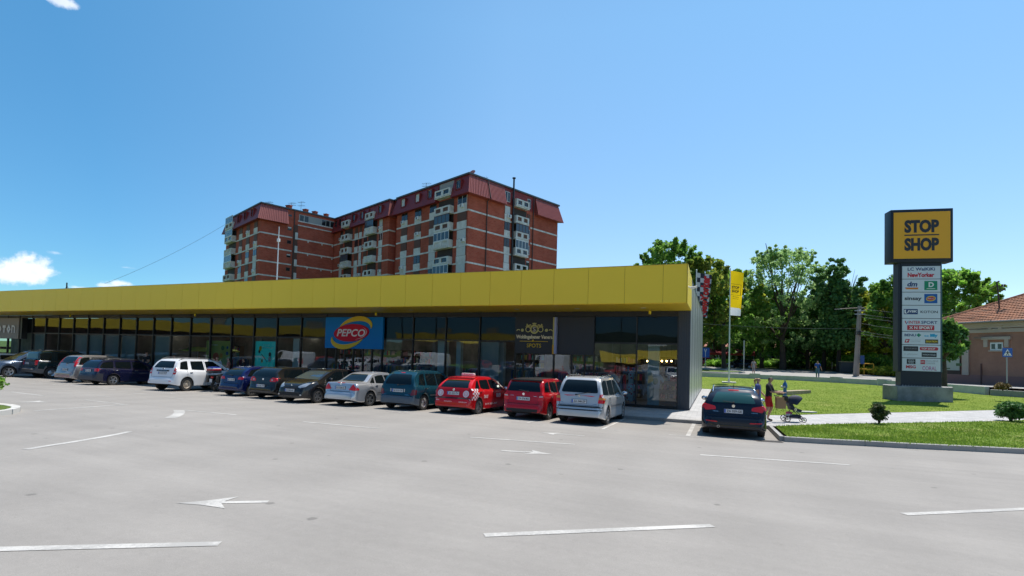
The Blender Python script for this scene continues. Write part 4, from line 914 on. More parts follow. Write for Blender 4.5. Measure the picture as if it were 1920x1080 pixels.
# roof clutter
def rel(a, c, z): q = A1*a+A2*c; return Vector((q.x, q.y, z))
for (a, c, s) in [(-10, 44.8, 1.0), (-6.5, 44.9, .9), (6-10.5, 44.9, .9), (-2, 44.9, .8), (-13.5, 55, .8)]:
    b = MB(); p = rel(a, c, ZR-.05); b.box(-.5*s, .5*s, -.35, .35, 0, .75, M=Matrix.Translation(p)); b.box(-.6*s, .6*s, -.42, .42, .75, .88, M=Matrix.Translation(p)); ap(b, 'chimney', M_BRICK)
def antenna(p, h, lab=None):
    b = MB(); M = Matrix.Translation(p); b.tube([(0, 0, 0), (0, 0, h)], .035, n=5, M=M)
    for k, z in enumerate((h*.95, h*.72)):
        b.tube([(-.9, 0, z), (.9, .3, z-.1)], .025, n=4, M=M)
        for q in range(5): b.tube([(-.7+.35*q, -.35, z), (-.7+.35*q, .45, z)], .015, n=3, M=M)
    ap(b, 'aerial', M_PIPE)
antenna(rel(-6.2, 48, ZR), 3.2); antenna(rel(-9.0, 46, ZR), 1.9); antenna(rel(2, 14.2, ZR), 2.0); antenna(rel(5.5, 3, ZR), 1.5); antenna(rel(-13, 47.5, ZR), 1.4)
b = MB(); b.lathe([(0, 0), (.25, .03), (.5, .14)], 14, M=Matrix.Translation(rel(1.2, .6, ZR+.4)) @ Matrix.Rotation(R(60), 4, 'X')); b.tube([rel(1.2, .6, ZR), rel(1.2, .6, ZR+.4)], .04, n=5); ap(b, 'satellite_dish', mat('dish_red', (.5, .2, .18), .5))
# white mast in front of the block, dark mast on the shop roof
p = at(523.5, 425, 62); t = thing('white_mast', 'tall thin white mast rising before the brick apartment block', 'mast', (p.x, p.y, 0)); b = MB(); b.tube([(0, 0, 0), (0, 0, p.z*.75), (0, 0, p.z)], [.09, .06, .04], n=8); b.build('pole', M_WHITE, t); b = MB(); b.box(-.15, .15, -.1, .1, p.z-1.7, p.z-1.35); b.build('lamp_box', M_WHITE, t)
p = at(125.5, 530, 66); t = thing('roof_mast', 'short dark mast with guy wires on the yellow shop roof', 'mast', (p.x, p.y, 5.95)); h = p.z-5.95
b = MB(); b.tube([(0, 0, 0), (0, 0, h)], .06, n=6); b.build('pole', M_BLACK, t); b = MB()
for dx, dy in ((-1.2, 0), (1.2, 0), (0, 1.2)): b.tube([(0, 0, h*.9), (dx, dy, 0)], .012, n=3)
b.build('guy_wires', M_BLACK, t)
# ================= vehicles =================
def pchip(keys, xs):
    k = sorted(keys); x = np.array([a for a, _ in k], float); y = np.array([b for _, b in k], float)
    for i in range(1, len(x)):
        if x[i] <= x[i-1]: x[i] = x[i-1]+1e-4
    h = np.diff(x); d = np.diff(y)/h; m = np.zeros(len(x))
    for i in range(1, len(x)-1):
        if d[i-1]*d[i] > 0: w1, w2 = 2*h[i]+h[i-1], h[i]+2*h[i-1]; m[i] = (w1+w2)/(w1/d[i-1]+w2/d[i])
    m[0], m[-1] = d[0], d[-1]; out = []
    for q in np.atleast_1d(xs):
        i = int(np.clip(np.searchsorted(x, q)-1, 0, len(h)-1)); t = (q-x[i])/h[i]; t = min(max(t, 0), 1)
        out.append((2*t**3-3*t*t+1)*y[i]+(t**3-2*t*t+t)*h[i]*m[i]+(-2*t**3+3*t*t)*y[i+1]+(t**3-t*t)*h[i]*m[i+1])
    return np.array(out)
def rnd(poly, r, n=4):
    """round polygon corners"""
    out = []; N_ = len(poly)
    for i in range(N_):
        p0, p, p1 = Vector(poly[i-1]), Vector(poly[i]), Vector(poly[(i+1) % N_])
        rr = min(r, (p0-p).length*.45, (p1-p).length*.45); a = p+(p0-p).normalized()*rr; c = p+(p1-p).normalized()*rr
        for j in range(n+1):
            t = j/n; q = a*(1-t)**2+p*2*t*(1-t)+c*t*t; out.append((q.x, q.y))
    return out
def fill(poly, nr=8, nc=10):
    zs = [p[1] for p in poly]; z0, z1 = min(zs), max(zs); vv = []; ff = []
    cuts = sorted(set([z0+(z1-z0)*(.5-.5*math.cos(math.pi*i/nr)) for i in range(nr+1)]))
    e = 1e-5
    for i, z in enumerate(cuts):
        z_ = min(max(z, z0+e), z1-e); xs = []
        for k in range(len(poly)):
            (xa, za), (xb, zb) = poly[k], poly[(k+1) % len(poly)]
            if (za <= z_ < zb) or (zb <= z_ < za): xs.append(xa+(xb-xa)*(z_-za)/(zb-za))
        if len(xs) < 2: xs = [poly[0][0]]*2
        a, c = min(xs), max(xs)
        for j in range(nc+1): vv.append((a+(c-a)*j/nc, z))
    for i in range(len(cuts)-1):
        for j in range(nc): ff.append((i*(nc+1)+j, i*(nc+1)+j+1, (i+1)*(nc+1)+j+1, (i+1)*(nc+1)+j))
    return vv, ff
DIRS = {'rear': (lambda a, z: (a, -9, z), (0, 1, 0)), 'front': (lambda a, z: (a, 9, z), (0, -1, 0)), 'right': (lambda a, z: (9, a, z), (-1, 0, 0)), 'left': (lambda a, z: (-9, a, z), (1, 0, 0)), 'top': (lambda a, z: (a, z, 9), (0, 0, -1))}
class Car:
    def __init__(s, name, label, loc, rz, sp, group=None):
        s.sp = sp; s.root = thing(name, label, sp.get('cat', 'car'), loc, rz, group); s.root.rotation_euler = (sp.get('pitch', 0), 0, rz); s.body()
    def paint(s):
        c = s.sp['col']; nm = 'paint_%s' % '_'.join('%02d' % int(v*100) for v in c)+('m' if s.sp.get('metal') else '')
        return mat(nm, c, .16 if not s.sp.get('metal') else .22, metal=s.sp.get('metal', 0), spec=.35, coat=.5)
    def T(s, y): return float(pchip(s.top, [y])[0])
    def body(s):
        p = s.sp; L, W, H, wb, ro, r = (p[k] for k in ('L', 'W', 'H', 'wb', 'ro', 'r')); s.yr, s.yf = -ro, L-ro
        zbm = p.get('zb', .62); zt = p['zt']; s.top = p.get('top') or [(-ro, zbm-.13), (-ro+.02, zbm-.05), (-ro+.06, zbm), (-ro+p.get('led', .10), zbm+.015), (-ro+p.get('led', .10)+.025, zbm+.13), (-ro+p['rb'], zt), (-ro+p['rt'], H-.11), (-ro+p['rt']+.10, H-.055), (-ro+p['rt']+.6, H-.01), (p['wt']-.4, H), (p['wt'], H-.06), (p['wbs'], p['hz']), (s.yf-.45, p['hz']-.10), (s.yf-.12, p['hz']-.24), (s.yf-.03, .62), (s.yf, .50)]
        bel = p['belt']; Ra = r+.055; ys = set([k[0] for k in s.top])
        ys |= set(np.arange(s.yr, s.yf, .13)); ys |= {s.yr+.01, s.yr+.15, s.yr+.22, s.yr+.3, s.yf-.06, s.yf-.2}
        for yc in (0, wb):
            for a in range(0, 181, 12): ys.add(yc+Ra*math.cos(R(a)))
            ys |= {yc-Ra-.006, yc+Ra+.006}
        ys = sorted(y for y in ys if s.yr <= y <= s.yf); q = [ys[0]]
        for y in ys[1:]:
            if y-q[-1] > .003: q.append(y)
        ys = q; TT = pchip(s.top, ys); k = p.get('tum', .30); secs = []
        clr = p.get('clr', .19)
        for y, T in zip(ys, TT):
            dr, df = y-s.yr, s.yf-y; w_ = W/2*(1-.17*max(0, 1-dr/.38)**2.4)*(1-.26*max(0, 1-df/.75)**2.2)
            z0 = clr+.10*max(0, 1-dr/.5)**1.5+.04*max(0, 1-df/.5); zl = z0; fl = 0
            for yc in (0, wb):
                if abs(y-yc) < Ra+.001: zl = max(zl, r+math.sqrt(max(0, Ra*Ra-(y-yc)**2)))
                fl = max(fl, .022*max(0, 1-(abs(y-yc)/(Ra+.18))**2))
            B = min(bel[0]+(bel[1]-bel[0])*min(1, max(0, y/wb)), T-.05); zl = min(zl, B-.10); rc = min(.075, (T-B)*.8)
            wt_ = max(.3, w_-.055-(T-B)*k); wm = w_+fl; h_ = B-zl
            P = [(0, z0), (w_-.30, z0), (w_-.30, zl), (wm-.03, zl), (wm-.004, zl+min(.035, h_*.2)), (wm, zl+h_*.35), (wm-.002, zl+h_*.62), (w_-.012, B-min(.07, h_*.25)), (w_-.045, B-.012), (w_-.062, B+.004),
                 (wt_, T-rc), (wt_-rc*.25, T-rc*.35), (wt_-rc, T), (wt_*.5, T+.012*min(1, (T-B)*3+.3)), (0, T+.018*min(1, (T-B)*3+.3))]
            secs.append([(x, y, z) for x, z in P])
        n = len(secs[0]); vv = [v for sc in secs for v in sc]+[(-x, y, z) for sc in secs for x, y, z in sc]; nv = len(secs)*n; ff = []; tags = []
        zb_r = p.get('bumr', zbm+.01); zb_f = p.get('bumf', .60)
        for i in range(len(secs)-1):
            yc_ = (ys[i]+ys[i+1])/2
            for j in range(n-1):
                a, b_, c, d = i*n+j, i*n+j+1, (i+1)*n+j+1, (i+1)*n+j; zc_ = sum(vv[q_][2] for q_ in (a, b_, c, d))/4
                tg = 'under' if j < 3 else ('rb' if (yc_ < s.yr+p.get('bld', .42) and zc_ < zb_r) else ('fb' if (yc_ > s.yf-.5 and zc_ < zb_f) else ('sill' if (j <= 4 and p.get('clad') and zc_ < clr+.5) else 'body')))
                ff.append((a, d, c, b_)); tags.append(tg); ff.append((a+nv, b_+nv, c+nv, d+nv)); tags.append(tg)
        for i, tg in ((0, 'rb'), (len(secs)-1, 'fb')):
            f = [i*n+j for j in range(n)]+[i*n+j+nv for j in range(n-1, -1, -1)]; ff.append(tuple(f) if i == 0 else tuple(reversed(f))); tags.append(tg)
        s.bvh = BVHTree.FromPolygons([Vector(v) for v in vv], ff)
        pm = s.paint(); bm_ = M_PLASTIC if p.get('greybump') else pm
        for tg, nm, m in (('body', 'body', pm), ('under', 'underbody', M_RUBBER), ('rb', 'bumper', p.get('bumm') or bm_), ('fb', 'bumper', p.get('bumm') or bm_), ('sill', 'side_cladding', M_PLASTIC)):
            F = [f for f, t_ in zip(ff, tags) if t_ == tg]
            if not F: continue
            used = sorted({q_ for f in F for q_ in f}); mp = {u_: i for i, u_ in enumerate(used)}
            b = MB(); b.mesh([vv[u_] for u_ in used], [[mp[q_] for q_ in f] for f in F]); b.build(nm, m, s.root, smooth=32)
        # wheels
        for yc in (0, wb):
            for sd_ in (1, -1): s.wheel(sd_*(W/2-.105), yc, sd_)
    def wheel(s, x, y, sd_):
        r = s.sp['r']; M = Matrix.Translation((x, y, r)) @ Matrix.Rotation(R(90*sd_), 4, 'Y'); wd = .10; ri = r*s.sp.get('rimr', .66)
        b = MB(); b.lathe([(ri, -wd*.9), (r*.93, -wd), (r*.99, -wd*.7), (r, 0), (r*.99, wd*.7), (r*.93, wd), (ri*1.03, wd*.92), (ri, wd*.7), (ri, -wd*.9)], 26)
        w_ = b.build('wheel', M_TYRE, s.root, smooth=40); w_.matrix_basis = M
        b = MB(); b.lathe([(ri*1.005, wd*.86), (ri*.93, wd*.8), (ri*.92, wd*.25), (ri*.3, wd*.1), (0, wd*.1)], 22, m=M_BLACK)
        b.lathe([(ri*1.01, wd*.93), (ri*.90, wd*.86), (ri*.90, wd*.70)], 26, m=s.sp.get('rimm') or M_ALU); ns = s.sp.get('spokes', 5)
        if ns > 0:
            for k in range(ns):
                a = 2*math.pi*k/ns; Mr = Matrix.Rotation(a, 4, 'Z'); h = s.sp.get('sw', .16)
                b.mesh([(ri*.12, -ri*h*1.2, wd*.66), (ri*.12, ri*h*1.2, wd*.66), (ri*.93, ri*h, wd*.82), (ri*.93, -ri*h, wd*.82), (ri*.12, -ri*h*1.4, wd*.3), (ri*.12, ri*h*1.4, wd*.3), (ri*.93, ri*h*1.2, wd*.4), (ri*.93, -ri*h*1.2, wd*.4)], [(0, 3, 2, 1), (0, 1, 5, 4), (1, 2, 6, 5), (3, 0, 4, 7)], s.sp.get('rimm') or M_ALU, Mr)
            b.lathe([(ri*.2, wd*.5), (ri*.19, wd*.72), (0, wd*.76)], 12, m=s.sp.get('rimm') or M_ALU)
        else:
            b.lathe([(ri*.93, wd*.75), (ri*.74, wd*.42), (ri*.5, wd*.7), (ri*.3, wd*.62), (ri*.2, wd*.8), (0, wd*.8)], 22, m=s.sp.get('rimm') or M_ALU)
            for k in range(8): b.lathe([(0, wd*.615), (ri*.07, wd*.615)], 8, m=M_BLACK, M=Matrix.Rotation(2*math.pi*k/8, 4, 'Z') @ Matrix.Translation((ri*.63, 0, .0)))
        b.build('rim', None, w_, smooth=30)
    def hit(s, mode, a, z, off=.006):
        o, d = DIRS[mode]; h = s.bvh.ray_cast(Vector(o(a, z)), Vector(d), 30)
        if h[0] is None: return None
        nrm = h[1] if h[1].dot(Vector(d)) < 0 else -h[1]; return h[0]+nrm*off
    def panel(s, b, poly, mode, m=None, off=.006, nr=8, nc=10, skirt=True):
        vv, ff = fill(poly, nr, nc); P = [s.hit(mode, a, z, off) for a, z in vv]; ok = [f for f in ff if all(P[i] is not None for i in f)]
        P = [p if p is not None else Vector((0, 0, 0)) for p in P]; b.mesh(P, ok, m)
    def letters(s, b, txt_, mode, cx, cz, w_, h_, m, flip=False, off=.012, **kw):
        vv, ff = text_geo(txt_, kw.get('bold', .02), kw.get('shear', 0), kw.get('space', 1)); sg = -1 if flip else 1
        P = [s.hit(mode, cx+sg*a*w_, cz+c*h_, off) for a, c in vv]; ok = [f for f in ff if all(P[i] is not None for i in f)]
        b.mesh([p if p is not None else Vector((0, 0, 0)) for p in P], ok, m)
    def strip(s, b, pts, mode, wd, m=None, off=.005):
        for (a0, z0), (a1, z1) in zip(pts, pts[1:]):
            n = max(2, int(math.hypot(a1-a0, z1-z0)/.07)); dx, dz = a1-a0, z1-z0; l = math.hypot(dx, dz); nx, nz_ = -dz/l*wd/2, dx/l*wd/2; P = []
            for i in range(n+1):
                for sg in (-1, 1): P.append(s.hit(mode, a0+dx*i/n+sg*nx, z0+dz*i/n+sg*nz_, off))
            b.mesh([p if p is not None else Vector((0, 0, 0)) for p in P], [f for f in [(2*i, 2*i+2, 2*i+3, 2*i+1) for i in range(n)] if all(P[q] is not None for q in f)], m)
    def add(s, name, polys, m, off=.006, label=None, **kw):
        b = MB()
        for mode, poly in polys: s.panel(b, poly, mode, m, off, **kw)
        o = b.build(name, None, s.root, smooth=True)
        if label: o['label'] = label
        return o
    def both(s, name, items, m, off=.006, **kw):
        """mirrored pair, each side its own part"""
        for sg in (1, -1):
            out = []
            for mode, poly in items:
                if mode in ('rear', 'front', 'top'): out.append((mode, [(sg*a, z) for a, z in poly]))
                else: out.append(('right' if sg == 1 else 'left', poly))
            s.add(name, out, m, off, **kw)
    def sideglass(s, spans, zb=None, drop=.105, m=None):
        """spans: (y0 bottom, y1 bottom, y0 top, y1 top)"""
        for (y0b, y1b, y0t, y1t) in spans:
            bl = lambda y: s.sp['belt'][0]+(s.sp['belt'][1]-s.sp['belt'][0])*min(1, max(0, y/s.sp['wb']))+.03
            n = 8; topp = [(y1t+(y0t-y1t)*i/n, s.T(y1t+(y0t-y1t)*i/n)-drop) for i in range(n+1)]
            poly = [(y0b, bl(y0b)), (y1b, bl(y1b))]+topp; s.both('side_window', [('side', rnd(poly, .035, 3))], m or M_CGLASS, nr=7, nc=12)
    def plate(s, txt_, z, mode='rear', a=0, w_=.52, h_=.115, m=None):
        h = s.hit(mode, a, z, .0); sg = -1 if mode == 'rear' else 1; y = min(s.hit(mode, a+q, z+w2, 0).y*(-sg) for q in (-.2, 0, .2) for w2 in (-.04, .04))*(-sg) if h else 0
        M = Matrix.Translation((a, y+sg*.012, z)) @ (Matrix.Identity(4) if mode == 'rear' else Matrix.Rotation(math.pi, 4, 'Z'))
        b = MB(); b.box(-w_/2, w_/2, -.006, .03, -h_/2, h_/2, M=M); pl = b.build('licence_plate', M_PLATE, s.root)
        b = MB(); b.box(-w_/2-.008, w_/2+.008, -.003, .028, -h_/2-.008, h_/2+.008, M=M); b.build('plate_frame', M_PLASTIC, pl)
        b = MB(); b.mesh([(-w_/2+.003, -.008, -h_/2+.004), (-w_/2+.045, -.008, -h_/2+.004), (-w_/2+.045, -.008, h_/2-.004), (-w_/2+.003, -.008, h_/2-.004)], [(0, 1, 2, 3)], m=mat('plate_blue', (.01, .08, .45), .4), M=M); b.build('blue_band', None, pl)
        b = MB(); text(b, txt_, .022, 0, w_*.82, h_*.62, -.009, M_INK, bold=.02, M=M); b.build('lettering', None, pl)
    def misc(s, doors=(), handles=(), rails=None, mirror=True, wiper=None, tailseam=None, badge=None, exhaust=None, antenna=True, spoiler=None, hb=None, stripz=None, zr=None):
        p = s.sp; yb = p['belt']
        b = MB()
        for sd_ in ('right', 'left'):
            for (ya, yt) in doors:
                zt_ = s.T(yt)-.09; s.strip(b, [(ya, p.get('clr', .19)+.12), (ya, yb[0]-.02), (yt, zt_)], sd_, .012)
        if tailseam:
            for ln in tailseam: s.strip(b, ln, 'rear', .012); s.strip(b, [(-a, z) for a, z in ln], 'rear', .012)
        if b.v: b.build('panel_gaps', M_RUBBER, s.root)
        for y, z in handles:
            for sd_ in ('right', 'left'):
                h = s.hit(sd_, y, z, .012); b = MB(); b.box(-.014, .014, -.085, .085, -.014, .014, bev=.009); o = b.build('door_handle', hb or M_BLACK, s.root, smooth=True, loc=h)
        if mirror:
            ym = p.get('ym', p['wbs']-.35)
            for sg in (1, -1):
                h = s.hit('right' if sg > 0 else 'left', ym, yb[1]+.02, 0); b = MB(); b.sphere((sg*.12, 0, .075), (.115, .07, .085), n=12); b.tube([(0, 0, 0), (sg*.09, 0, .05)], .025, n=6); o = b.build('wing_mirror', p.get('mirm') or s.paint(), s.root, smooth=True, loc=h)
                b = MB(); b.sphere((sg*.12, -.045, .075), (.092, .03, .066), n=10); b.build('mirror_glass', M_CHROME, o, smooth=True)
        if wiper:
            b = MB(); (a0, z0), (a1, z1) = wiper; P = [s.hit('rear', a0+(a1-a0)*i/6, z0+(z1-z0)*i/6, .03) for i in range(7)]; P = [q for q in P if q]; b.tube(P, [.016]+[.009]*(len(P)-1), n=5); b.sphere(P[0], .03, n=8); b.build('wiper', M_RUBBER, s.root)
        if badge:
            h = s.hit('rear', 0, badge, .012); b = MB(); b.lathe([(0, 0), (.045, 0), (.05, -.012), (.05, -.02)], 16, M=Matrix.Translation(h) @ Matrix.Rotation(R(90), 4, 'X')); b.build('badge', M_CHROME, s.root, smooth=30)
        if exhaust:
            b = MB(); x, z = exhaust; b.lathe([(.0, .0), (.035, .0), (.038, -.10), (.032, -.10), (.03, .0)], 14, m=M_CHROME, M=Matrix.Translation((x, s.yr+.06, z)) @ Matrix.Rotation(R(90), 4, 'X') @ Matrix.Scale(-1, 4, (0, 0, 1))); b.build('exhaust', None, s.root)
        if antenna:
            y = s.yr+p['rt']+.25; b = MB(); zz = s.T(y)+.015; b.tube([(0, y, zz-.01), (0, y-.12, zz+.16)], [.008, .004], n=5); b.build('aerial', M_BLACK, s.root)
        if rails:
            y0, y1, hgt, m = rails
            for sg in (1, -1):
                b = MB(); P = []
                for i in range(13):
                    t_ = i/12; y = y0+(y1-y0)*t_; xx = W2 = None
                    w_ = p['W']/2-.055-(p['H']-yb[0])*p.get('tum', .3)-.04; P.append((sg*w_, y, s.T(y)+hgt*min(1, 5*t_, 5*(1-t_))))
                b.tube(P, .018, n=6); b.build('roof_rail', m, s.root, smooth=True)
        if spoiler:
            ln, m = spoiler; y = s.yr+p['rt']+.10; w_ = p['W']/2-.055-(p['H']-yb[0])*p.get('tum', .3)-.03; b = MB(); z = s.T(y); b.box(-w_, w_, y-ln, y+.12, z-.035, z+.012, bev=.015); b.build('spoiler', m, s.root, smooth=30)
        if stripz:
            b = MB()
            for sd_ in ('right', 'left'): s.strip(b, [(p['r']+.1, stripz), (p['wb']-p['r']-.1, stripz)], sd_, .05, off=.012)
            b.build('rubbing_strip', M_PLASTIC, s.root)
    def front(s, grille=True, lamp=None, hlz=.66):
        p = s.sp; s.add('windscreen', [('front', rnd([(-p['W']/2+.17, p['hz']+.03), (p['W']/2-.17, p['hz']+.03), (p['W']/2-.30, p['H']-.10), (-p['W']/2+.30, p['H']-.10)], .05))], M_CGLASS, nr=10, nc=14)
        lamp = lamp or rnd([(.40, hlz-.06), (p['W']/2-.16, hlz-.03), (p['W']/2-.10, hlz+.10), (.50, hlz+.04)], .03)
        s.both('headlamp', [('front', lamp)], M_LAMP)
        if grille: s.add('grille', [('front', rnd([(-.34, .52), (.34, .52), (.36, .58), (-.36, .58)], .02)), ('front', rnd([(-.55, .30), (.55, .30), (.50, .42), (-.50, .42)], .03))], M_RUBBER)
        s.add('front_plate', [('front', [(-.26, .44), (.26, .44), (.26, .50), (-.26, .50)])], M_PLATE, off=.02)
    def tail(s, items, m=None, label=None): s.both('tail_lamp', items, m or M_TAIL, off=.009)
M_PLASTIC = mat('grey_plastic', (.075, .078, .085), .55); M_TYRE = mat('tyre', (.022, .022, .023), .85, noise=(9, .5, (.05, .048, .045)))
M_CGLASS = mat('car_glass', (.006, .010, .012), .04, spec=.45); M_CGLASS2 = mat('car_glass_green', (.015, .06, .055), .05, spec=.8)
M_PLATE = mat('plate_white', (.62, .64, .66), .45); M_INK = mat('ink_black', (.01, .01, .012), .5)
M_TAIL = mat('tail_red', (.62, .010, .014), .12, coat=.3); M_TAILC = mat('tail_clear', (.50, .46, .46), .15, coat=.5); M_TAILO = mat('tail_amber', (.60, .22, .03), .15, coat=.5)
M_LAMP = mat('headlamp_clear', (.42, .44, .46), .08, metal=.5, coat=1)
TILT = -math.atan(.03)
def trap(zb, zt, wb_, wt_, r=.05): return rnd([(-wb_, zb), (wb_, zb), (wt_, zt), (-wt_, zt)], r)
def place(x, y, dx=0): return (x, y, gz(y) if y < 20.5 else 0)
REARS = {}
# 1. dark blue estate, nearest, right of the building corner
sp = dict(L=4.9, W=1.84, H=1.52, wb=2.74, ro=1.12, r=.325, zt=1.02, rb=.16, rt=.62, wt=2.0, wbs=3.0, hz=.98, belt=(.98, .93), col=(.004, .007, .018), metal=.1, tum=.42, zb=.60, spokes=7, sw=.10, pitch=TILT, clr=.2)
c = Car('parked_car', 'dark blue estate car alone by the kerb corner beside the walking couple', place(.47, 17.85), R(-1.0), sp)
c.add('rear_window', [('rear', trap(1.05, 1.36, .62, .48))], M_CGLASS2); c.sideglass([(-.62, .18, -.42, .15), (.27, 1.08, .26, 1.04), (1.18, 2.55, 1.16, 1.72)])
c.tail([('rear', rnd([(.50, .83), (.80, .80), (.90, .98), (.80, 1.0), (.50, .93)], .02)), ('side', rnd([(-1.02, .82), (-.78, .92), (-.80, .98), (-1.02, 1.0)], .02))])
c.both('reflector', [('rear', rnd([(.45, .455), (.78, .47), (.78, .50), (.45, .485)], .01))], M_TAIL, off=.01); c.plate('ZA 059-GE', .80); c.front()
c.misc(doors=((-.02, -.05), (1.13, 1.13), (2.32, 2.4)), handles=((.28, .86), (1.35, .85)), rails=(-.6, 1.7, .045, M_CHROME), wiper=((0, 1.05), (-.30, 1.08)), tailseam=[[(0, .66), (.72, .66), (.80, .80)]], badge=.955, exhaust=(-.42, .33), hb=M_CHROME)
c.add('lower_bumper', [('rear', rnd([(-.72, .40), (.72, .40), (.76, .58), (-.76, .58)], .03))], mat('paint_sooty', (.018, .018, .022), .35), off=.005); c.add('brake_light', [('rear', trap(1.415, 1.435, .15, .15, .008))], M_TAIL, off=.012)
b = MB()
for tx, xx in (('INSIGNIA', -.50), ('CDTI', .58)): c.letters(b, tx, 'rear', xx, .775, .16, .022, M_CHROME)
b.build('lettering', None, c.root)
# 2. silver people carrier
sp = dict(L=4.3, W=1.74, H=1.66, wb=2.65, ro=.86, r=.315, zt=1.12, rb=.17, rt=.42, wt=1.9, wbs=2.85, hz=1.02, belt=(1.0, .95), col=(.54, .54, .54), metal=.4, tum=.24, zb=.60, spokes=7, sw=.09, pitch=TILT)
c = Car('parked_car', 'silver people carrier with black bumper strips, rightmost car before the shop front', place(-4.42, 17.85), R(-1.5), sp)
c.add('rear_window', [('rear', trap(1.10, 1.53, .66, .55, .07))], M_CGLASS); c.sideglass([(-.55, .28, -.40, .26), (.36, 1.2, .36, 1.18), (1.28, 2.45, 1.26, 1.75)])
c.tail([('rear', rnd([(.66, .76), (.86, .76), (.86, 1.12), (.72, 1.08)], .02)), ('side', rnd([(-.82, .76), (-.66, .78), (-.70, 1.05), (-.82, 1.12)], .02))])
c.both('indicator_lamp', [('rear', rnd([(.68, .88), (.86, .88), (.86, .96), (.69, .96)], .01)), ('side', [(-.82, .88), (-.68, .88), (-.68, .96), (-.82, .96)])], M_TAILO, off=.013)
c.add('bumper_strip', [('rear', trap(.60, .645, .82, .83, .01))], M_RUBBER, off=.02); c.add('bumper_strip', [('rear', trap(.50, .535, .80, .81, .01))], M_RUBBER, off=.015)
c.plate('ZA 048-ZP', .80); c.front(); c.misc(doors=((-.05, -.05), (1.24, 1.24), (2.3, 2.35)), handles=((.15, .9), (1.45, .88)), rails=(-.45, 1.8, .055, M_CHROME), wiper=((-.12, 1.02), (.40, 1.13)), tailseam=[[(0, .67), (.70, .67), (.70, .76)]], badge=.99, stripz=.62)
b = MB(); c.letters(b, 'OPEL', 'rear', -.60, .74, .09, .02, M_CHROME); c.letters(b, 'ZAFIRA', 'rear', .56, .72, .16, .022, M_CHROME); b.build('lettering', None, c.root)
# 3. red hatchback with black roof
sp = dict(L=4.0, W=1.64, H=1.50, wb=2.45, ro=.78, r=.305, zt=1.0, rb=.15, rt=.36, wt=1.75, wbs=2.55, hz=.98, belt=(.98, .93), col=(.46, .008, .014), tum=.22, zb=.56, spokes=5, pitch=TILT)
c = Car('parked_car', 'red hatchback with a black roof beside the silver people carrier', place(-6.55, 17.95), R(-2), sp)
c.add('rear_window', [('rear', trap(1.02, 1.36, .66, .55))], M_CGLASS); c.sideglass([(-.45, .1, -.32, .1), (.2, .95, .2, .92), (1.03, 2.2, 1.02, 1.6)])
c.add('roof_skin', [('top', [(-.53, -.40), (.53, -.40), (.52, 1.62), (-.52, 1.62)])], M_BLACK, nr=16, nc=12); c.tail([('rear', rnd([(.56, .70), (.80, .72), (.82, .93), (.62, .93)], .03)), ('side', rnd([(-.74, .72), (-.60, .76), (-.62, .9), (-.74, .93)], .02))])
c.both('reversing_lamp', [('rear', rnd([(.62, .83), (.76, .84), (.76, .88), (.62, .87)], .01))], M_TAILC, off=.013); c.plate('ZA 076-MA', .76); c.front()
c.add('lower_bumper', [('rear', trap(.29, .40, .70, .76, .03))], M_RUBBER, off=.012); c.misc(doors=((-.02, -.02), (.99, .99), (2.05, 2.1)), handles=((.12, .85), (1.2, .84)), wiper=((.18, 1.01), (-.18, 1.06)), tailseam=[[(0, .58), (.58, .58), (.60, .93)]], badge=.925, spoiler=(.16, M_BLACK))
b = MB(); c.letters(b, 'FABIA', 'rear', .47, .86, .14, .022, M_CHROME); c.letters(b, 'SKODA', 'rear', -.45, .86, .14, .022, M_CHROME); b.build('lettering', None, c.root)
# 4. red taxi
sp = dict(L=4.15, W=1.70, H=1.45, wb=2.62, ro=.72, r=.305, zt=.99, rb=.18, rt=.66, wt=1.75, wbs=2.75, hz=.95, belt=(.96, .88), col=(.55, .008, .012), tum=.36, zb=.62, spokes=7, sw=.10, pitch=TILT)
c = Car('taxi', 'red taxi hatchback with checkered rear flank and a pale roof sign', place(-9.47, 17.9), R(-1), dict(sp, cat='taxi'))
c.add('rear_window', [('rear', trap(1.02, 1.31, .62, .50))], M_CGLASS); c.sideglass([(-.28, .12, -.02, .14), (.2, 1.05, .26, 1.02), (1.13, 2.35, 1.11, 1.62)])
c.tail([('rear', rnd([(.62, 1.0), (.74, .98), (.62, 1.34), (.545, 1.34)], .01))]); c.add('trim_strip', [('rear', trap(.60, .63, .80, .80, .01))], M_RUBBER, off=.012); c.plate('ZA 553-TX', .80)
c.front(); c.misc(doors=((-.02, .0), (1.09, 1.09), (2.15, 2.2)), handles=((.1, .86), (1.3, .84)), wiper=None, tailseam=[[(0, .60), (.66, .60), (.70, .98)]], badge=.93, spoiler=(.10, c.paint()), antenna=False)
b = MB(); m_w = mat('decal_white', (.72, .66, .68), .5); m_p = mat('decal_pink', (.72, .38, .42), .5)
for i in range(6):
    for j in range(6):
        if (i+j) % 2 == 0:
            y0, z0, q_ = -.62+i*.088, .56+j*.072, .088; P_ = [(y0, z0), (y0+q_, z0), (y0+q_, z0+.072), (y0, z0+.072)]; c.panel(b, P_, 'right', m_w, .012, 1, 1); c.panel(b, P_, 'left', m_w, .012, 1, 1)
b.build('checker_decal', None, c.root)
b = MB(); c.letters(b, 'TAXI', 'right', .55, .68, .42, .13, m_w, shear=.3, bold=.03); c.letters(b, '019', 'right', 1.75, .70, .42, .18, m_w, bold=.03); c.letters(b, '019 321-321', 'right', 1.05, .38, 1.1, .07, m_w, bold=.03)
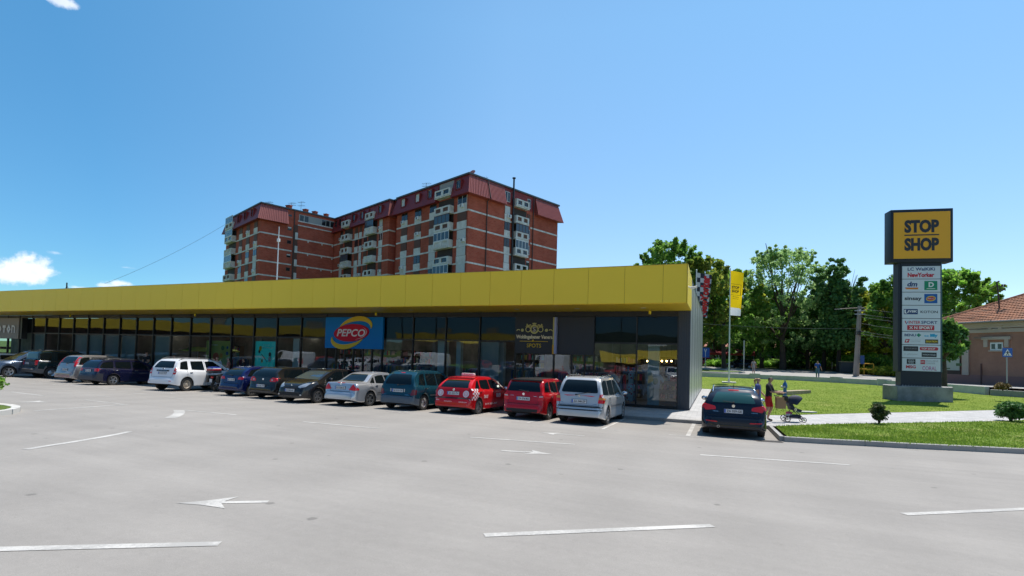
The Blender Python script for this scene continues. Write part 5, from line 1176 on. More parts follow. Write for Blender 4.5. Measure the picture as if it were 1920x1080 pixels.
for sg, ch in ((-1, '1'), (1, '9')):
    A = [(sg*.56+.13*math.cos(t), .79+.13*math.sin(t)) for t in np.linspace(0, 2*math.pi, 25)]; c.panel(b, A[:-1], 'rear', m_w, .010, 8, 6); c.panel(b, [(sg*.56+(x-sg*.56)*.72, .79+(z-.79)*.72) for x, z in A[:-1]], 'rear', m_p, .014, 8, 6); c.letters(b, ch, 'rear', sg*.56, .79, .08, .14, m_w, off=.02, bold=.03)
c.letters(b, 'TAXI', 'rear', -.62, .52, .16, .04, m_w); c.letters(b, '019 321-321', 'rear', .50, .48, .34, .035, m_w); c.letters(b, 'www.taxi019.rs', 'rear', -.15, .49, .34, .035, m_w); b.build('lettering', None, c.root)
b = MB(); b.box(-.28, .28, .50, .68, 1.465, 1.58, bev=.03); o = b.build('roof_sign', mat('taxi_sign', (.78, .62, .60), .4), c.root, smooth=30); b = MB(); text(b, 'TAXI', 0, 1.525, .36, .07, .497, mat('taxi_ink', (.6, .3, .3), .5), bold=.02); b.build('lettering', None, o)
# 5. teal compact people carrier
sp = dict(L=4.17, W=1.72, H=1.60, wb=2.58, ro=.78, r=.31, zt=1.05, rb=.15, rt=.50, wt=1.75, wbs=2.75, hz=1.02, belt=(.98, .93), col=(.008, .06, .09), metal=.3, tum=.30, zb=.56, greybump=True, bumm=mat('bumper_teal_grey', (.09, .11, .13), .5), bumr=.56, spokes=0, pitch=TILT)
c = Car('parked_car', 'teal blue compact people carrier with grey bumpers left of the taxi', place(-11.93, 17.8), R(-.5), sp)
c.add('rear_window', [('rear', trap(1.03, 1.43, .64, .50, .08))], M_CGLASS); c.sideglass([(-.35, .16, -.16, .18), (.25, 1.05, .28, 1.03), (1.13, 2.4, 1.11, 1.7)])
c.tail([('rear', rnd([(.62, .60), (.84, .62), (.84, .84), (.70, .84)], .03)), ('side', rnd([(-.74, .62), (-.6, .64), (-.6, .82), (-.74, .84)], .02))], mat('tail_dark', (.16, .012, .02), .15, coat=.5))
c.both('reflector', [('rear', rnd([(.30, .73), (.35, .73), (.35, .85), (.30, .85)], .01))], M_TAILC, off=.01)
c.plate('NI 019-DE', .78); c.front(); c.misc(doors=((-.02, .0), (1.09, 1.09), (2.2, 2.25)), handles=((.1, .88), (1.3, .87)), wiper=((0, 1.0), (.32, 1.03)), tailseam=[[(0, .575), (.66, .575), (.68, .84)]], stripz=.6); c.add('brake_light', [('rear', trap(1.48, 1.50, .10, .10, .008))], M_TAIL, off=.012)
b = MB(); c.letters(b, 'RENAULT', 'rear', -.58, .60, .16, .022, M_CHROME); c.letters(b, 'MEGANE', 'rear', .47, .62, .18, .025, M_CHROME); b.build('lettering', None, c.root)
# 6. silver saloon
sp = dict(L=4.53, W=1.73, H=1.43, wb=2.72, ro=1.04, r=.312, zt=.98, rb=.2, rt=1.5, wt=1.72, wbs=2.8, hz=.93, belt=(.95, .88), col=(.52, .53, .56), metal=.55, tum=.42, zb=.58, spokes=5, sw=.14, pitch=TILT,
  top=[(-1.04, .46), (-1.02, .54), (-.98, .585), (-.93, .60), (-.905, .74), (-.88, .92), (-.84, .965), (-.40, .99), (-.30, 1.0), (.30, 1.33), (.45, 1.38), (.9, 1.425), (1.3, 1.43), (1.72, 1.37), (2.8, .93), (3.04, .88), (3.37, .72), (3.46, .62), (3.49, .5)])
c = Car('parked_car', 'silver saloon with triangular red tail lamps between black and teal cars', place(-14.58, 17.8), R(-2), sp)
c.add('rear_window', [('rear', trap(1.03, 1.33, .60, .46, .05))], M_CGLASS); c.sideglass([(-.02, .30, .25, .32), (.38, 1.02, .42, 1.0), (1.1, 2.4, 1.08, 1.6)])
c.tail([('rear', [(.46, .68), (.82, .66), (.84, .76), (.66, .93)]), ('side', [(-.98, .66), (-.72, .68), (-.74, .75), (-.98, .90)])]); c.plate('KG 038-ID', .76); c.front()
c.misc(doors=((.05, .2), (1.06, 1.06), (2.3, 2.35)), handles=((.36, .86), (1.35, .84)), tailseam=[[(0, .62), (.52, .62), (.56, .9)]], badge=.925, stripz=.56, hb=M_CHROME, antenna=False); c.add('brake_light', [('rear', trap(.955, .97, .2, .2, .005))], M_TAIL, off=.01)
# 7. black hatchback, nose out
sp = dict(L=3.98, W=1.71, H=1.49, wb=2.58, ro=.62, r=.305, zt=1.0, rb=.16, rt=.5, wt=1.55, wbs=2.55, hz=1.00, belt=(.98, .93), col=(.016, .015, .015), tum=.30, zb=.60, spokes=6, sw=.13, pitch=-TILT, ym=1.95)
c = Car('parked_car', 'black hatchback parked nose out with pale headlamps, left of the silver saloon', place(-16.97, 19.86), R(180), sp)
c.add('windscreen', [('front', rnd([(-.70, 1.02), (.70, 1.02), (.52, 1.385), (-.52, 1.385)], .06))], mat('windscreen_blue', (.03, .05, .07), .04, spec=.9), nr=12, nc=14); c.sideglass([(-.35, .05, -.15, .05), (.15, .9, .2, .88), (.98, 2.2, .97, 1.42)])
c.both('headlamp', [('front', rnd([(.36, .70), (.52, .64), (.70, .70), (.76, .86), (.62, .86)], .03))], M_LAMP); c.both('fog_lamp', [('front', ellipse(.60, .36, .04, .035))], M_LAMP, off=.012)
c.add('grille', [('front', rnd([(-.34, .60), (.34, .60), (.38, .66), (-.38, .66)], .02)), ('front', rnd([(-.60, .32), (.60, .32), (.55, .46), (-.55, .46)], .03))], M_RUBBER); c.plate('NI 060-AK', .54, 'front'); c.add('rear_window', [('rear', trap(1.03, 1.36, .60, .48))], M_CGLASS); c.tail([('rear', rnd([(.6, .75), (.8, .75), (.8, .95), (.65, .95)], .02))])
c.misc(doors=((.0, .1), (.94, .94), (2.1, 2.15)), handles=((.1, .86), (1.2, .85)), hb=M_CHROME); b = MB(); h = c.hit('front', 0, .74, .01); b.mesh([(-.045, h.y, .74), (0, h.y+.01, .67), (.045, h.y, .74), (0, h.y+.01, .81)], [(0, 1, 2, 3)]); b.build('badge', M_CHROME, c.root)
b = MB()
for sg in (1, -1): c.strip(b, [(sg*.36, .72), (sg*.62, .98)], 'front', .012)
c.strip(b, [(-.36, .72), (.36, .72)], 'front', .012); b.build('bonnet_gap', M_RUBBER, c.root)
# 8. black hatchback rear
sp = dict(L=4.2, W=1.76, H=1.48, wb=2.58, ro=.78, r=.312, zt=1.0, rb=.16, rt=.48, wt=1.75, wbs=2.75, hz=.96, belt=(.97, .92), col=(.010, .010, .012), tum=.28, zb=.60, spokes=5, pitch=TILT)
c = Car('parked_car', 'black hatchback seen from behind beside the dark blue hatchback', place(-19.45, 17.95), R(-1), sp)
c.add('rear_window', [('rear', trap(1.03, 1.35, .68, .54, .06))], M_CGLASS); c.sideglass([(-.2, .1, -.1, .1), (.1, 1.0, .15, .98), (1.08, 2.35, 1.06, 1.62)])
c.tail([('rear', rnd([(.44, .80), (.84, .80), (.86, .98), (.60, 1.0), (.44, .90)], .03)), ('side', rnd([(-.74, .82), (-.55, .85), (-.58, .96), (-.74, .99)], .02))]); c.both('reversing_lamp', [('rear', ellipse(.58, .88, .045, .04))], M_TAILC, off=.014); c.plate('KG 061-NP', .60); c.front(); c.misc(doors=((-.02, .0), (1.04, 1.04), (2.2, 2.25)), handles=((.1, .86), (1.25, .85)), tailseam=[[(0, .68), (.60, .68), (.62, .8)]], badge=.90)
# 9. dark blue small hatchback
sp = dict(L=3.84, W=1.66, H=1.44, wb=2.45, ro=.66, r=.295, zt=.98, rb=.18, rt=.62, wt=1.55, wbs=2.5, hz=.93, belt=(.93, .87), col=(.005, .011, .075), metal=.1, tum=.34, zb=.58, spokes=7, sw=.10, pitch=TILT)
c = Car('parked_car', 'dark blue small hatchback with bright blue flank next to the motorbike', place(-21.7, 18.0), R(-2), sp)
c.add('rear_window', [('rear', trap(.99, 1.31, .60, .46, .06))], M_CGLASS); c.sideglass([(-.25, .6, .0, .58), (.70, 2.1, .68, 1.45)])
c.tail([('rear', rnd([(.44, .80), (.78, .80), (.80, .92), (.52, .93)], .03)), ('side', rnd([(-.62, .82), (-.46, .84), (-.62, .93)], .01))]); c.plate('NI 110-AB', .78); c.front(); c.misc(doors=((.65, .64), (2.0, 2.05)), handles=((.85, .82),), wiper=((0, .98), (-.28, 1.01)), tailseam=[[(0, .62), (.5, .62), (.52, .8)]])
# 11. white compact four by four
sp = dict(L=4.31, W=1.82, H=1.68, wb=2.67, ro=.82, r=.345, zt=1.16, rb=.2, rt=.48, wt=1.85, wbs=2.8, hz=1.10, belt=(1.08, 1.04), col=(.74, .75, .77), tum=.30, zb=.66, spokes=0, rimm=mat('dusty_rim', (.40, .34, .27), .5), rimr=.60, pitch=TILT, clr=.27)
c = Car('parked_car', 'white compact four by four with a black badge bar and dusty steel wheels', place(-26.5, 17.95), R(6), sp)
c.add('rear_window', [('rear', trap(1.18, 1.53, .66, .52, .07))], M_CGLASS); c.sideglass([(-.42, .06, -.32, .08), (.27, 1.06, .26, 1.0), (1.2, 2.45, 1.14, 1.72)])
c.tail([('rear', rnd([(.70, .86), (.86, .86), (.88, 1.16), (.74, 1.18)], .03)), ('side', rnd([(-.78, .88), (-.66, .9), (-.66, 1.14), (-.78, 1.16)], .02))]); c.both('reversing_lamp', [('rear', rnd([(.73, .94), (.84, .94), (.84, 1.02), (.73, 1.02)], .02))], M_TAILC, off=.014)
c.add('badge_bar', [('rear', trap(1.0, 1.07, .42, .42, .02))], M_RUBBER, off=.016); c.plate('NI 161-TR', .91); c.front(); c.both('reflector', [('rear', rnd([(.62, .50), (.76, .50), (.76, .525), (.62, .525)], .005))], M_TAIL, off=.01)
c.misc(doors=((-.02, .0), (1.12, 1.08), (2.25, 2.3)), handles=((.2, .96), (1.35, .95)), rails=(-.35, 1.75, .06, M_PLASTIC), tailseam=[[(0, .72), (.68, .72), (.70, .9)]], badge=1.13, hb=M_BLACK)
b = MB(); c.letters(b, 'DUSTER', 'rear', 0, 1.035, .55, .035, M_CHROME, off=.022, space=1.4); b.build('lettering', None, c.root)
# 12. navy estate with an open front door
sp = dict(L=4.3, W=1.66, H=1.46, wb=2.48, ro=.98, r=.30, zt=.98, rb=.18, rt=.44, wt=1.65, wbs=2.6, hz=.93, belt=(.94, .88), col=(.009, .010, .038), metal=.1, tum=.24, zb=.60, greybump=True, bumm=mat('bumper_navy_grey', (.035, .035, .045), .5), bumr=.60, spokes=5, pitch=TILT)
c = Car('parked_car', 'navy blue estate car with its front door open and grey bumpers', place(-32.75, 18.15), R(1), sp)
c.add('rear_window', [('rear', trap(1.0, 1.32, .66, .54, .05))], M_CGLASS); c.sideglass([(-.72, -.02, -.62, -.02), (.1, .95, .1, .92), (1.03, 2.2, 1.02, 1.52)]); c.tail([('rear', rnd([(.52, .78), (.80, .76), (.80, .96), (.52, .94)], .02)), ('side', rnd([(-.94, .76), (-.76, .78), (-.76, .92), (-.94, .96)], .02))])
c.add('red_bar', [('rear', trap(.88, .95, .52, .52, .01))], mat('tail_dark', (.16, .012, .02), .15)); c.plate('BG 114-KL', .80); c.front(); c.misc(doors=((.02, .02), (.99, .99), (2.1, 2.15)), handles=((.2, .84), (1.2, .83)), rails=(-.75, 1.5, .04, M_BLACK), tailseam=[[(0, .62), (.6, .62), (.62, .78)]], hb=M_CHROME)
b = MB(); Md = Matrix.Translation((.84, 2.1, 0)) @ Matrix.Rotation(R(62), 4, 'Z'); b.prism([(0, .30), (-1.05, .30), (-1.08, .92), (0, .88)], -.04, .04, M=Md @ Matrix.Scale(1, 4)); o = b.build('open_door', c.paint(), c.root); b = MB(); b.prism([(-.05, .90), (-1.05, .93), (-.95, 1.36), (-.62, 1.38)], -.02, .02, M=Md); b.build('door_window', M_CGLASS, o)
# 13. silver beige people carrier behind
sp = dict(L=4.5, W=1.80, H=1.64, wb=2.70, ro=.85, r=.33, zt=1.12, rb=.22, rt=.50, wt=1.75, wbs=2.9, hz=1.02, belt=(1.02, .96), col=(.33, .31, .31), metal=.5, tum=.28, zb=.64, spokes=5, pitch=TILT)
c = Car('parked_car', 'grey beige people carrier half hidden behind the navy estate car', place(-35.6, 18.35), R(1), sp)
c.add('rear_window', [('rear', trap(1.14, 1.52, .66, .52, .05))], M_CGLASS); c.sideglass([(-.5, .1, -.35, .1), (.2, 1.05, .2, 1.03), (1.13, 2.5, 1.11, 1.65)]); c.tail([('rear', rnd([(.70, .95), (.86, .95), (.74, 1.5), (.62, 1.5)], .02)), ('side', rnd([(-.76, 1.0), (-.62, 1.0), (-.5, 1.4), (-.56, 1.45)], .02))]); c.plate('KG 077-RA', .76); c.front(); c.misc(doors=((-.02, .0), (1.09, 1.09)), handles=((.2, .9),), badge=1.03, wiper=((0, 1.12), (.3, 1.16)))
# 14. dark green off-roader
sp = dict(L=4.4, W=1.76, H=1.80, wb=2.58, ro=.95, r=.365, zt=1.22, rb=.12, rt=.28, wt=1.65, wbs=2.45, hz=1.15, belt=(1.16, 1.12), col=(.008, .022, .026), tum=.16, zb=.66, greybump=True, spokes=0, rimr=.58, clr=.30, clad=True, pitch=TILT)
c = Car('parked_car', 'dark green boxy off-roader with roof bars and steel wheels', place(-41.6, 19.5), R(-3), sp)
c.add('rear_window', [('rear', trap(1.20, 1.60, .64, .58, .05))], M_CGLASS); c.sideglass([(-.75, -.05, -.70, -.05), (.28, .95, .28, .93), (1.03, 2.1, 1.02, 1.5)]); c.tail([('rear', rnd([(.70, .86), (.84, .86), (.84, 1.16), (.70, 1.16)], .02))]); c.plate('NI 045-TT', .95, a=-.3); c.front(); c.misc(doors=((.1, .1), (.99, .99)), handles=((.3, 1.02),), rails=(-.7, 1.5, .05, M_BLACK))
b = MB()
for y in (-.5, .2, .9): b.box(-.66, .66, y-.03, y+.03, c.T(y)+.06, c.T(y)+.09)
b.build('roof_bar', M_BLACK, c.root); b = MB(); b.box(-.8, .8, c.yr-.10, c.yr+.02, .58, .64, bev=.015); b.build('step_bumper', M_CHROME, c.root); b = MB(); c.letters(b, 'TERRANO', 'right', -.4, 1.11, .6, .06, M_WHITE); b.build('lettering', None, c.root)
# 15. blue grey crossover nose out
sp = dict(L=4.52, W=1.85, H=1.69, wb=2.69, ro=.9, r=.345, zt=1.1, rb=.2, rt=.5, wt=1.55, wbs=2.6, hz=1.08, belt=(1.08, 1.02), col=(.09, .12, .17), metal=.5, tum=.32, zb=.62, spokes=5, pitch=-TILT, ym=2.0, clr=.22)
c = Car('parked_car', 'blue grey crossover parked nose out beside the dark green off-roader', place(-43.4, 20.85), R(176), sp)
c.add('windscreen', [('front', rnd([(-.74, 1.10), (.74, 1.10), (.54, 1.57), (-.54, 1.57)], .06))], M_CGLASS, nr=12, nc=14); c.sideglass([(-.4, .1, -.2, .1), (.2, .95, .2, .93), (1.03, 2.3, 1.02, 1.45)]); c.both('headlamp', [('front', rnd([(.50, .78), (.84, .80), (.84, .95), (.58, .92)], .03))], M_LAMP)
c.add('grille', [('front', rnd([(-.4, .64), (.4, .64), (.44, .80), (-.44, .80)], .02))], M_RUBBER); c.plate('NI 088-HH', .52, 'front'); c.misc(doors=((.05, .1), (.99, .99), (2.2, 2.25)), handles=((.2, .94), (1.3, .93)), rails=(-.3, 1.5, .05, M_CHROME)); c.add('rear_window', [('rear', trap(1.12, 1.5, .66, .5))], M_CGLASS)
# 16. pale car at the left edge
sp = dict(L=4.4, W=1.76, H=1.50, wb=2.62, ro=.9, r=.32, zt=1.02, rb=.2, rt=.5, wt=1.8, wbs=2.8, hz=.98, belt=(.98, .93), col=(.62, .60, .55), metal=.2, tum=.28, zb=.62, spokes=5, pitch=TILT)
c = Car('parked_car', 'pale cream estate car partly cut off by the left edge', place(-48.6, 19.6), R(-5), sp); c.add('rear_window', [('rear', trap(1.05, 1.36, .66, .54, .05))], M_CGLASS); c.sideglass([(-.6, .1, -.5, .1), (.2, 1.0, .2, .98), (1.08, 2.4, 1.06, 1.7)]); c.tail([('rear', rnd([(.62, .80), (.84, .80), (.84, .98), (.62, .98)], .02))]); c.front(); c.misc(doors=((.1, .1), (1.04, 1.04)), rails=(-.6, 1.7, .05, M_BLACK)); PALE = c
# row left out of frame continues; mirrored cars behind the viewpoint
def quick(name, label, loc, rz, sp, group=None):
    c = Car(name, label, loc, rz, sp, group); H, W = sp['H'], sp['W']
    c.add('rear_window', [('rear', trap(sp['zt']+.04, H-.14, W/2-.22, W/2-.34))], M_CGLASS); c.sideglass([(-.3, .15, -.15, .15), (.25, 1.05, .25, 1.02), (1.13, sp['wbs']-.4, 1.11, sp['wt']-.12)]); c.tail([('rear', rnd([(W/2-.25, .78), (W/2-.05, .78), (W/2-.05, .98), (W/2-.2, .98)], .02))]); c.front(); c.misc(doors=((.0, .0), (1.09, 1.09)), handles=((.2, .86), (1.3, .85))); c.add('licence_plate', [('rear', [(-.26, .70), (.26, .70), (.26, .80), (-.26, .80)])], M_PLATE, off=.02); return c
base = dict(L=4.3, W=1.74, H=1.47, wb=2.62, ro=.8, r=.31, zt=1.0, rb=.17, rt=.5, wt=1.75, wbs=2.75, hz=.96, belt=(.96, .90), tum=.3, zb=.6, spokes=5)
def mirror_loc(u, v, D):
    p = at(u, v, D); return (p.x, 2*FY-p.y)
mc = [((.62, .63, .64), 'white hatchback'), ((.30, .31, .33), 'grey hatchback'), ((.02, .02, .025), 'black hatchback'), ((.40, .02, .02), 'dark red hatchback'), ((.03, .05, .12), 'navy hatchback'), ((.5, .52, .55), 'silver hatchback')]
us = [1260, 1225, 1190, 1155, 1118, 1075, 1035, 1005, 975, 945, 905, 865, 770, 735, 700, 660, 625, 590, 480, 440, 380, 330, 280, 230, 180]
MIRC = {}
for i, u in enumerate(us):
    col, nm = mc[(i*5+i//6) % 6]; D = 62+(i % 3)*1.0+(10 if i % 7 == 3 else 0); x, y = mirror_loc(u, 690, D)
    lab = nm+' parked across the lot behind the viewpoint, seen only as a window reflection'
    if nm not in MIRC: MIRC[nm] = quick('parked_car', lab, (x, y, 0), R((i*37) % 30-10), dict(base, col=col)).root
    else: o = copy_tree(MIRC[nm]); o.location = (x, y, 0); o.rotation_euler = (0, 0, R((i*37) % 30-10+(180 if i % 2 else 0)))
    MIRC[nm]['group'] = 'cars across the lot'
for o in list(COL.objects):
    if o.parent is None and o.get('label', '').endswith('window reflection'): o['group'] = 'cars across the lot'
def van(x, y, rz, label, col=(.68, .69, .70), L=5.2, H=2.35):
    sp = dict(L=L, W=1.95, H=H, wb=3.1, ro=.95, r=.34, zt=1.3, rb=.10, rt=.16, wt=L-2.6, wbs=L-1.75, hz=1.25, belt=(1.3, 1.2), col=col, tum=.10, zb=.6, spokes=0, cat='van')
    c = Car('white_van', label, (x, y, 0), rz, sp); c.sideglass([(L-3.1, L-2.1, L-3.1, L-2.7)]); c.add('windscreen', [('front', trap(1.35, H-.3, .78, .68, .06))], M_CGLASS); c.both('headlamp', [('front', rnd([(.6, .8), (.85, .8), (.85, 1.0), (.65, 1.0)], .02))], M_LAMP); c.tail([('rear', rnd([(.82, .9), (.93, .9), (.93, 1.4), (.82, 1.4)], .02))]); c.misc(doors=((L-3.2, L-3.2),)); return c
x, y = mirror_loc(822, 700, 52); van(x, y, R(80), 'white panel van across the lot seen mirrored right of the blue sign')
x, y = mirror_loc(1050, 700, 56); van(x, y, R(100), 'tall white van across the lot seen mirrored under the black signs', H=2.6)
x, y = mirror_loc(565, 700, 62); van(x, y, R(95), 'white delivery van across the lot seen mirrored left of the blue sign', H=2.1)
# cars beyond the road
def far(u, v, D, rz, col, label, H=1.45):
    p = at(u, v, D); z = roadz(p.x, p.y); return quick('parked_car', label, (p.x, p.y, z), rz, dict(base, H=H, col=col))
far(1408, 690, 88, R(75), (.012, .014, .02), 'black car in tree shade beyond the retaining wall'); far(1330, 690, 96, R(80), (.45, .02, .03), 'bright red car under the trees at the end of the shop wall')
far(1360, 690, 108, R(95), (.35, .36, .38), 'grey car deep in the shade behind the flagpole')
# motorbike with top case
t = thing('motorcycle', 'black touring motorcycle with a red, white and blue top case', 'motorcycle', (-24.75, 19.1, gz(19.1)), R(-4))
for y in (0, 1.45):
    b = MB(); b.lathe([(.22, -.055), (.30, -.07), (.325, 0), (.30, .07), (.22, .055)], 22, M=Matrix.Translation((0, y, .325)) @ Matrix.Rotation(R(90), 4, 'Y')); w_ = b.build('wheel', M_TYRE, t, smooth=30)
    b = MB(); b.lathe([(.22, -.02), (.2, -.02), (.2, .02), (.22, .02)], 20, M=Matrix.Translation((0, y, .325)) @ Matrix.Rotation(R(90), 4, 'Y'))
    for k in range(5): b.tube([(0, y, .325), (0, y+.2*math.cos(k*1.257), .325+.2*math.sin(k*1.257))], .018, n=4)
    b.build('rim', M_ALU, w_)
b = MB(); b.box(-.14, .14, .35, 1.0, .35, .72, bev=.05); b.tube([(0, 0, .33), (0, .45, .45)], .05, n=6); b.build('engine', M_BLACK, t); b = MB(); b.sphere((0, .95, .92), (.19, .34, .17), n=12); b.build('tank', mat('bike_dark_red', (.05, .008, .01), .25, coat=1), t, smooth=True)
b = MB(); b.sphere((0, .35, .86), (.17, .38, .08), n=12); b.build('saddle', M_RUBBER, t, smooth=True); b = MB()
for s_ in (-.09, .09): b.tube([(s_, 1.45, .33), (s_, 1.15, 1.0)], .028, n=6)
b.build('fork', M_STEEL, t); b = MB(); b.tube([(-.36, 1.02, 1.08), (-.15, 1.15, 1.05), (.15, 1.15, 1.05), (.36, 1.02, 1.08)], .018, n=6); b.build('handlebar', M_BLACK, t)
for s_ in (-1, 1): b = MB(); b.sphere((s_*.34, 1.1, 1.2), (.07, .03, .05), n=8); b.tube([(s_*.3, 1.08, 1.08), (s_*.34, 1.1, 1.18)], .01, n=4); b.build('mirror', M_BLACK, t)
b = MB(); b.prism([(-.2, .95), (.2, .95), (.15, 1.35), (-.15, 1.35)], 1.28, 1.31); b.build('windshield', M_CGLASS, t)
for s_ in (-1, 1): b = MB(); b.box(s_*.42-.13, s_*.42+.13, -.28, .30, .48, .86, bev=.05); b.build('pannier', M_BLACK, t, smooth=30)
b = MB(); b.box(-.30, .30, -.45, .05, 1.0, 1.13, bev=.05, m=mat('case_dark', (.03, .03, .035), .3)); b.box(-.29, .29, -.44, .04, 1.12, 1.21, bev=.04, m=mat('case_red', (.5, .01, .02), .3)); b.box(-.27, .27, -.42, .03, 1.19, 1.25, bev=.025, m=M_WHITE); b.box(-.25, .25, -.40, .02, 1.24, 1.31, bev=.03, m=mat('case_blue', (.02, .06, .35), .3)); b.build('top_case', None, t, smooth=30)
b = MB(); b.box(-.09, .09, -.30, -.26, .72, .80); b.build('tail_lamp', M_TAIL, t); b = MB(); b.box(-.10, .10, -.36, -.345, .50, .68); b.build('licence_plate', M_PLATE, t); b = MB(); b.sphere((.34, .5, 1.05), (.14, .15, .15), n=12); hlm = b.build('crash_helmet', mat('helmet_black', (.02, .025, .03), .15, coat=1), None, smooth=True, loc=(-24.75, 19.1, gz(19.1))); tag(hlm, 'glossy black crash helmet resting on the motorcycle', 'helmet')
# ================= pylon sign =================
Mfix = Matrix.Identity(4)
p0 = onz(1725, 754, .22); base_z = lawnz(p0.x, p0.y+.8)
# pylon axis: centre of the pillar above the plinth, front faces the camera a little to the right
PC = at(1722, 726, math.hypot(p0.x, p0.y)+1.1); PX, PY = PC.x, PC.y
va = math.atan2(PX, PY)        # bearing from the camera
PRZ = R(9.2)
def at_py(u, v):  # point on the pylon front plane
    dirn = (math.cos(PRZ), math.sin(PRZ)); return onplane(u, v, (PX+math.sin(PRZ)*.35, PY-math.cos(PRZ)*.35, 0), dirn)
def loc_py(u, v):
    q = at_py(u, v); d = Vector((q.x-PX, q.y-PY, 0)); return d.x*math.cos(PRZ)+d.y*math.sin(PRZ), q.z-base_z
t = thing('pylon_sign', 'tall dark pylon sign with a yellow STOP SHOP box above white shop name panels', 'pylon sign', (PX, PY, base_z), PRZ)
M_PYL = mat('pylon_blue_grey', (.020, .028, .040), .45, spec=.3)
xl, _ = loc_py(1691.8, 600); xr, _ = loc_py(1763.5, 600); _, zb = loc_py(1728, 697); _, zt = loc_py(1728, 499)
bxl, bzt = loc_py(1670, 391+0); bxr, bzb = loc_py(1786, 491); _, bzt = loc_py(1727, 392.5); _, bzb = loc_py(1727, 492)
b = MB(); b.box(xl-.07, xr+.07, -.32, .32, .2, bzb+.1, m=M_PYL); b.box(xl-.22, xl-.07, -.29, .31, zb-.02, bzb+.05, m=M_PYL); b.box(xr+.07, xr+.13, -.25, .2, zb, bzb, m=mat('pylon_glass_edge', (.15, .32, .40), .15)); b.build('pillar', None, t)
b = MB(); b.box(bxl-.02, bxr, -.42, .42, bzb, bzt, bev=.02); b.build('sign_box', M_PYL, t, smooth=20)
W_, H_ = bxr-bxl, bzt-bzb; cx = (bxl+bxr)/2; cz = (bzt+bzb)/2
b = MB(); b.box(cx-W_*.46, cx+W_*.455, -.435, -.42, bzb+H_*.07, bzt-H_*.055); b.build('yellow_face', mat('pylon_yellow', (.85, .40, .01), .35), t)
b = MB(); mi = mat('pylon_ink', (.02, .025, .035), .5); text(b, 'STOP', cx-.02, cz+H_*.175, W_*.56, H_*.245, -.445, mi, bold=.055); text(b, 'SHOP', cx-.02, cz-H_*.165, W_*.56, H_*.245, -.445, mi, bold=.055)
b.box(cx-.02-W_*.28, cx-.02+W_*.28, -.45, -.436, cz-.05+.05, cz+.05+.02, m=mi); b.build('lettering', None, t)
M_PW = mat('panel_white', (.62, .67, .72), .35); n = 8; ph = (zt-zb)/n
ink = lambda nm, c: mat('ink_'+nm, c, .5)
NAVY, RED, GRN, BLK, BLU, ORG, YEL, MAG, CYA, GRY = ink('navy', (.02, .05, .16)), ink('logo_red', (.50, .02, .04)), ink('logo_green', (.0, .24, .12)), ink('dark', (.015, .02, .025)), ink('logo_blue', (.0, .10, .38)), ink('amber', (.75, .28, .0)), ink('logo_yellow', (.7, .5, .02)), ink('magenta', (.45, .02, .22)), ink('cyan', (.0, .35, .6)), ink('grey', (.3, .3, .32))
PWd = xr-xl
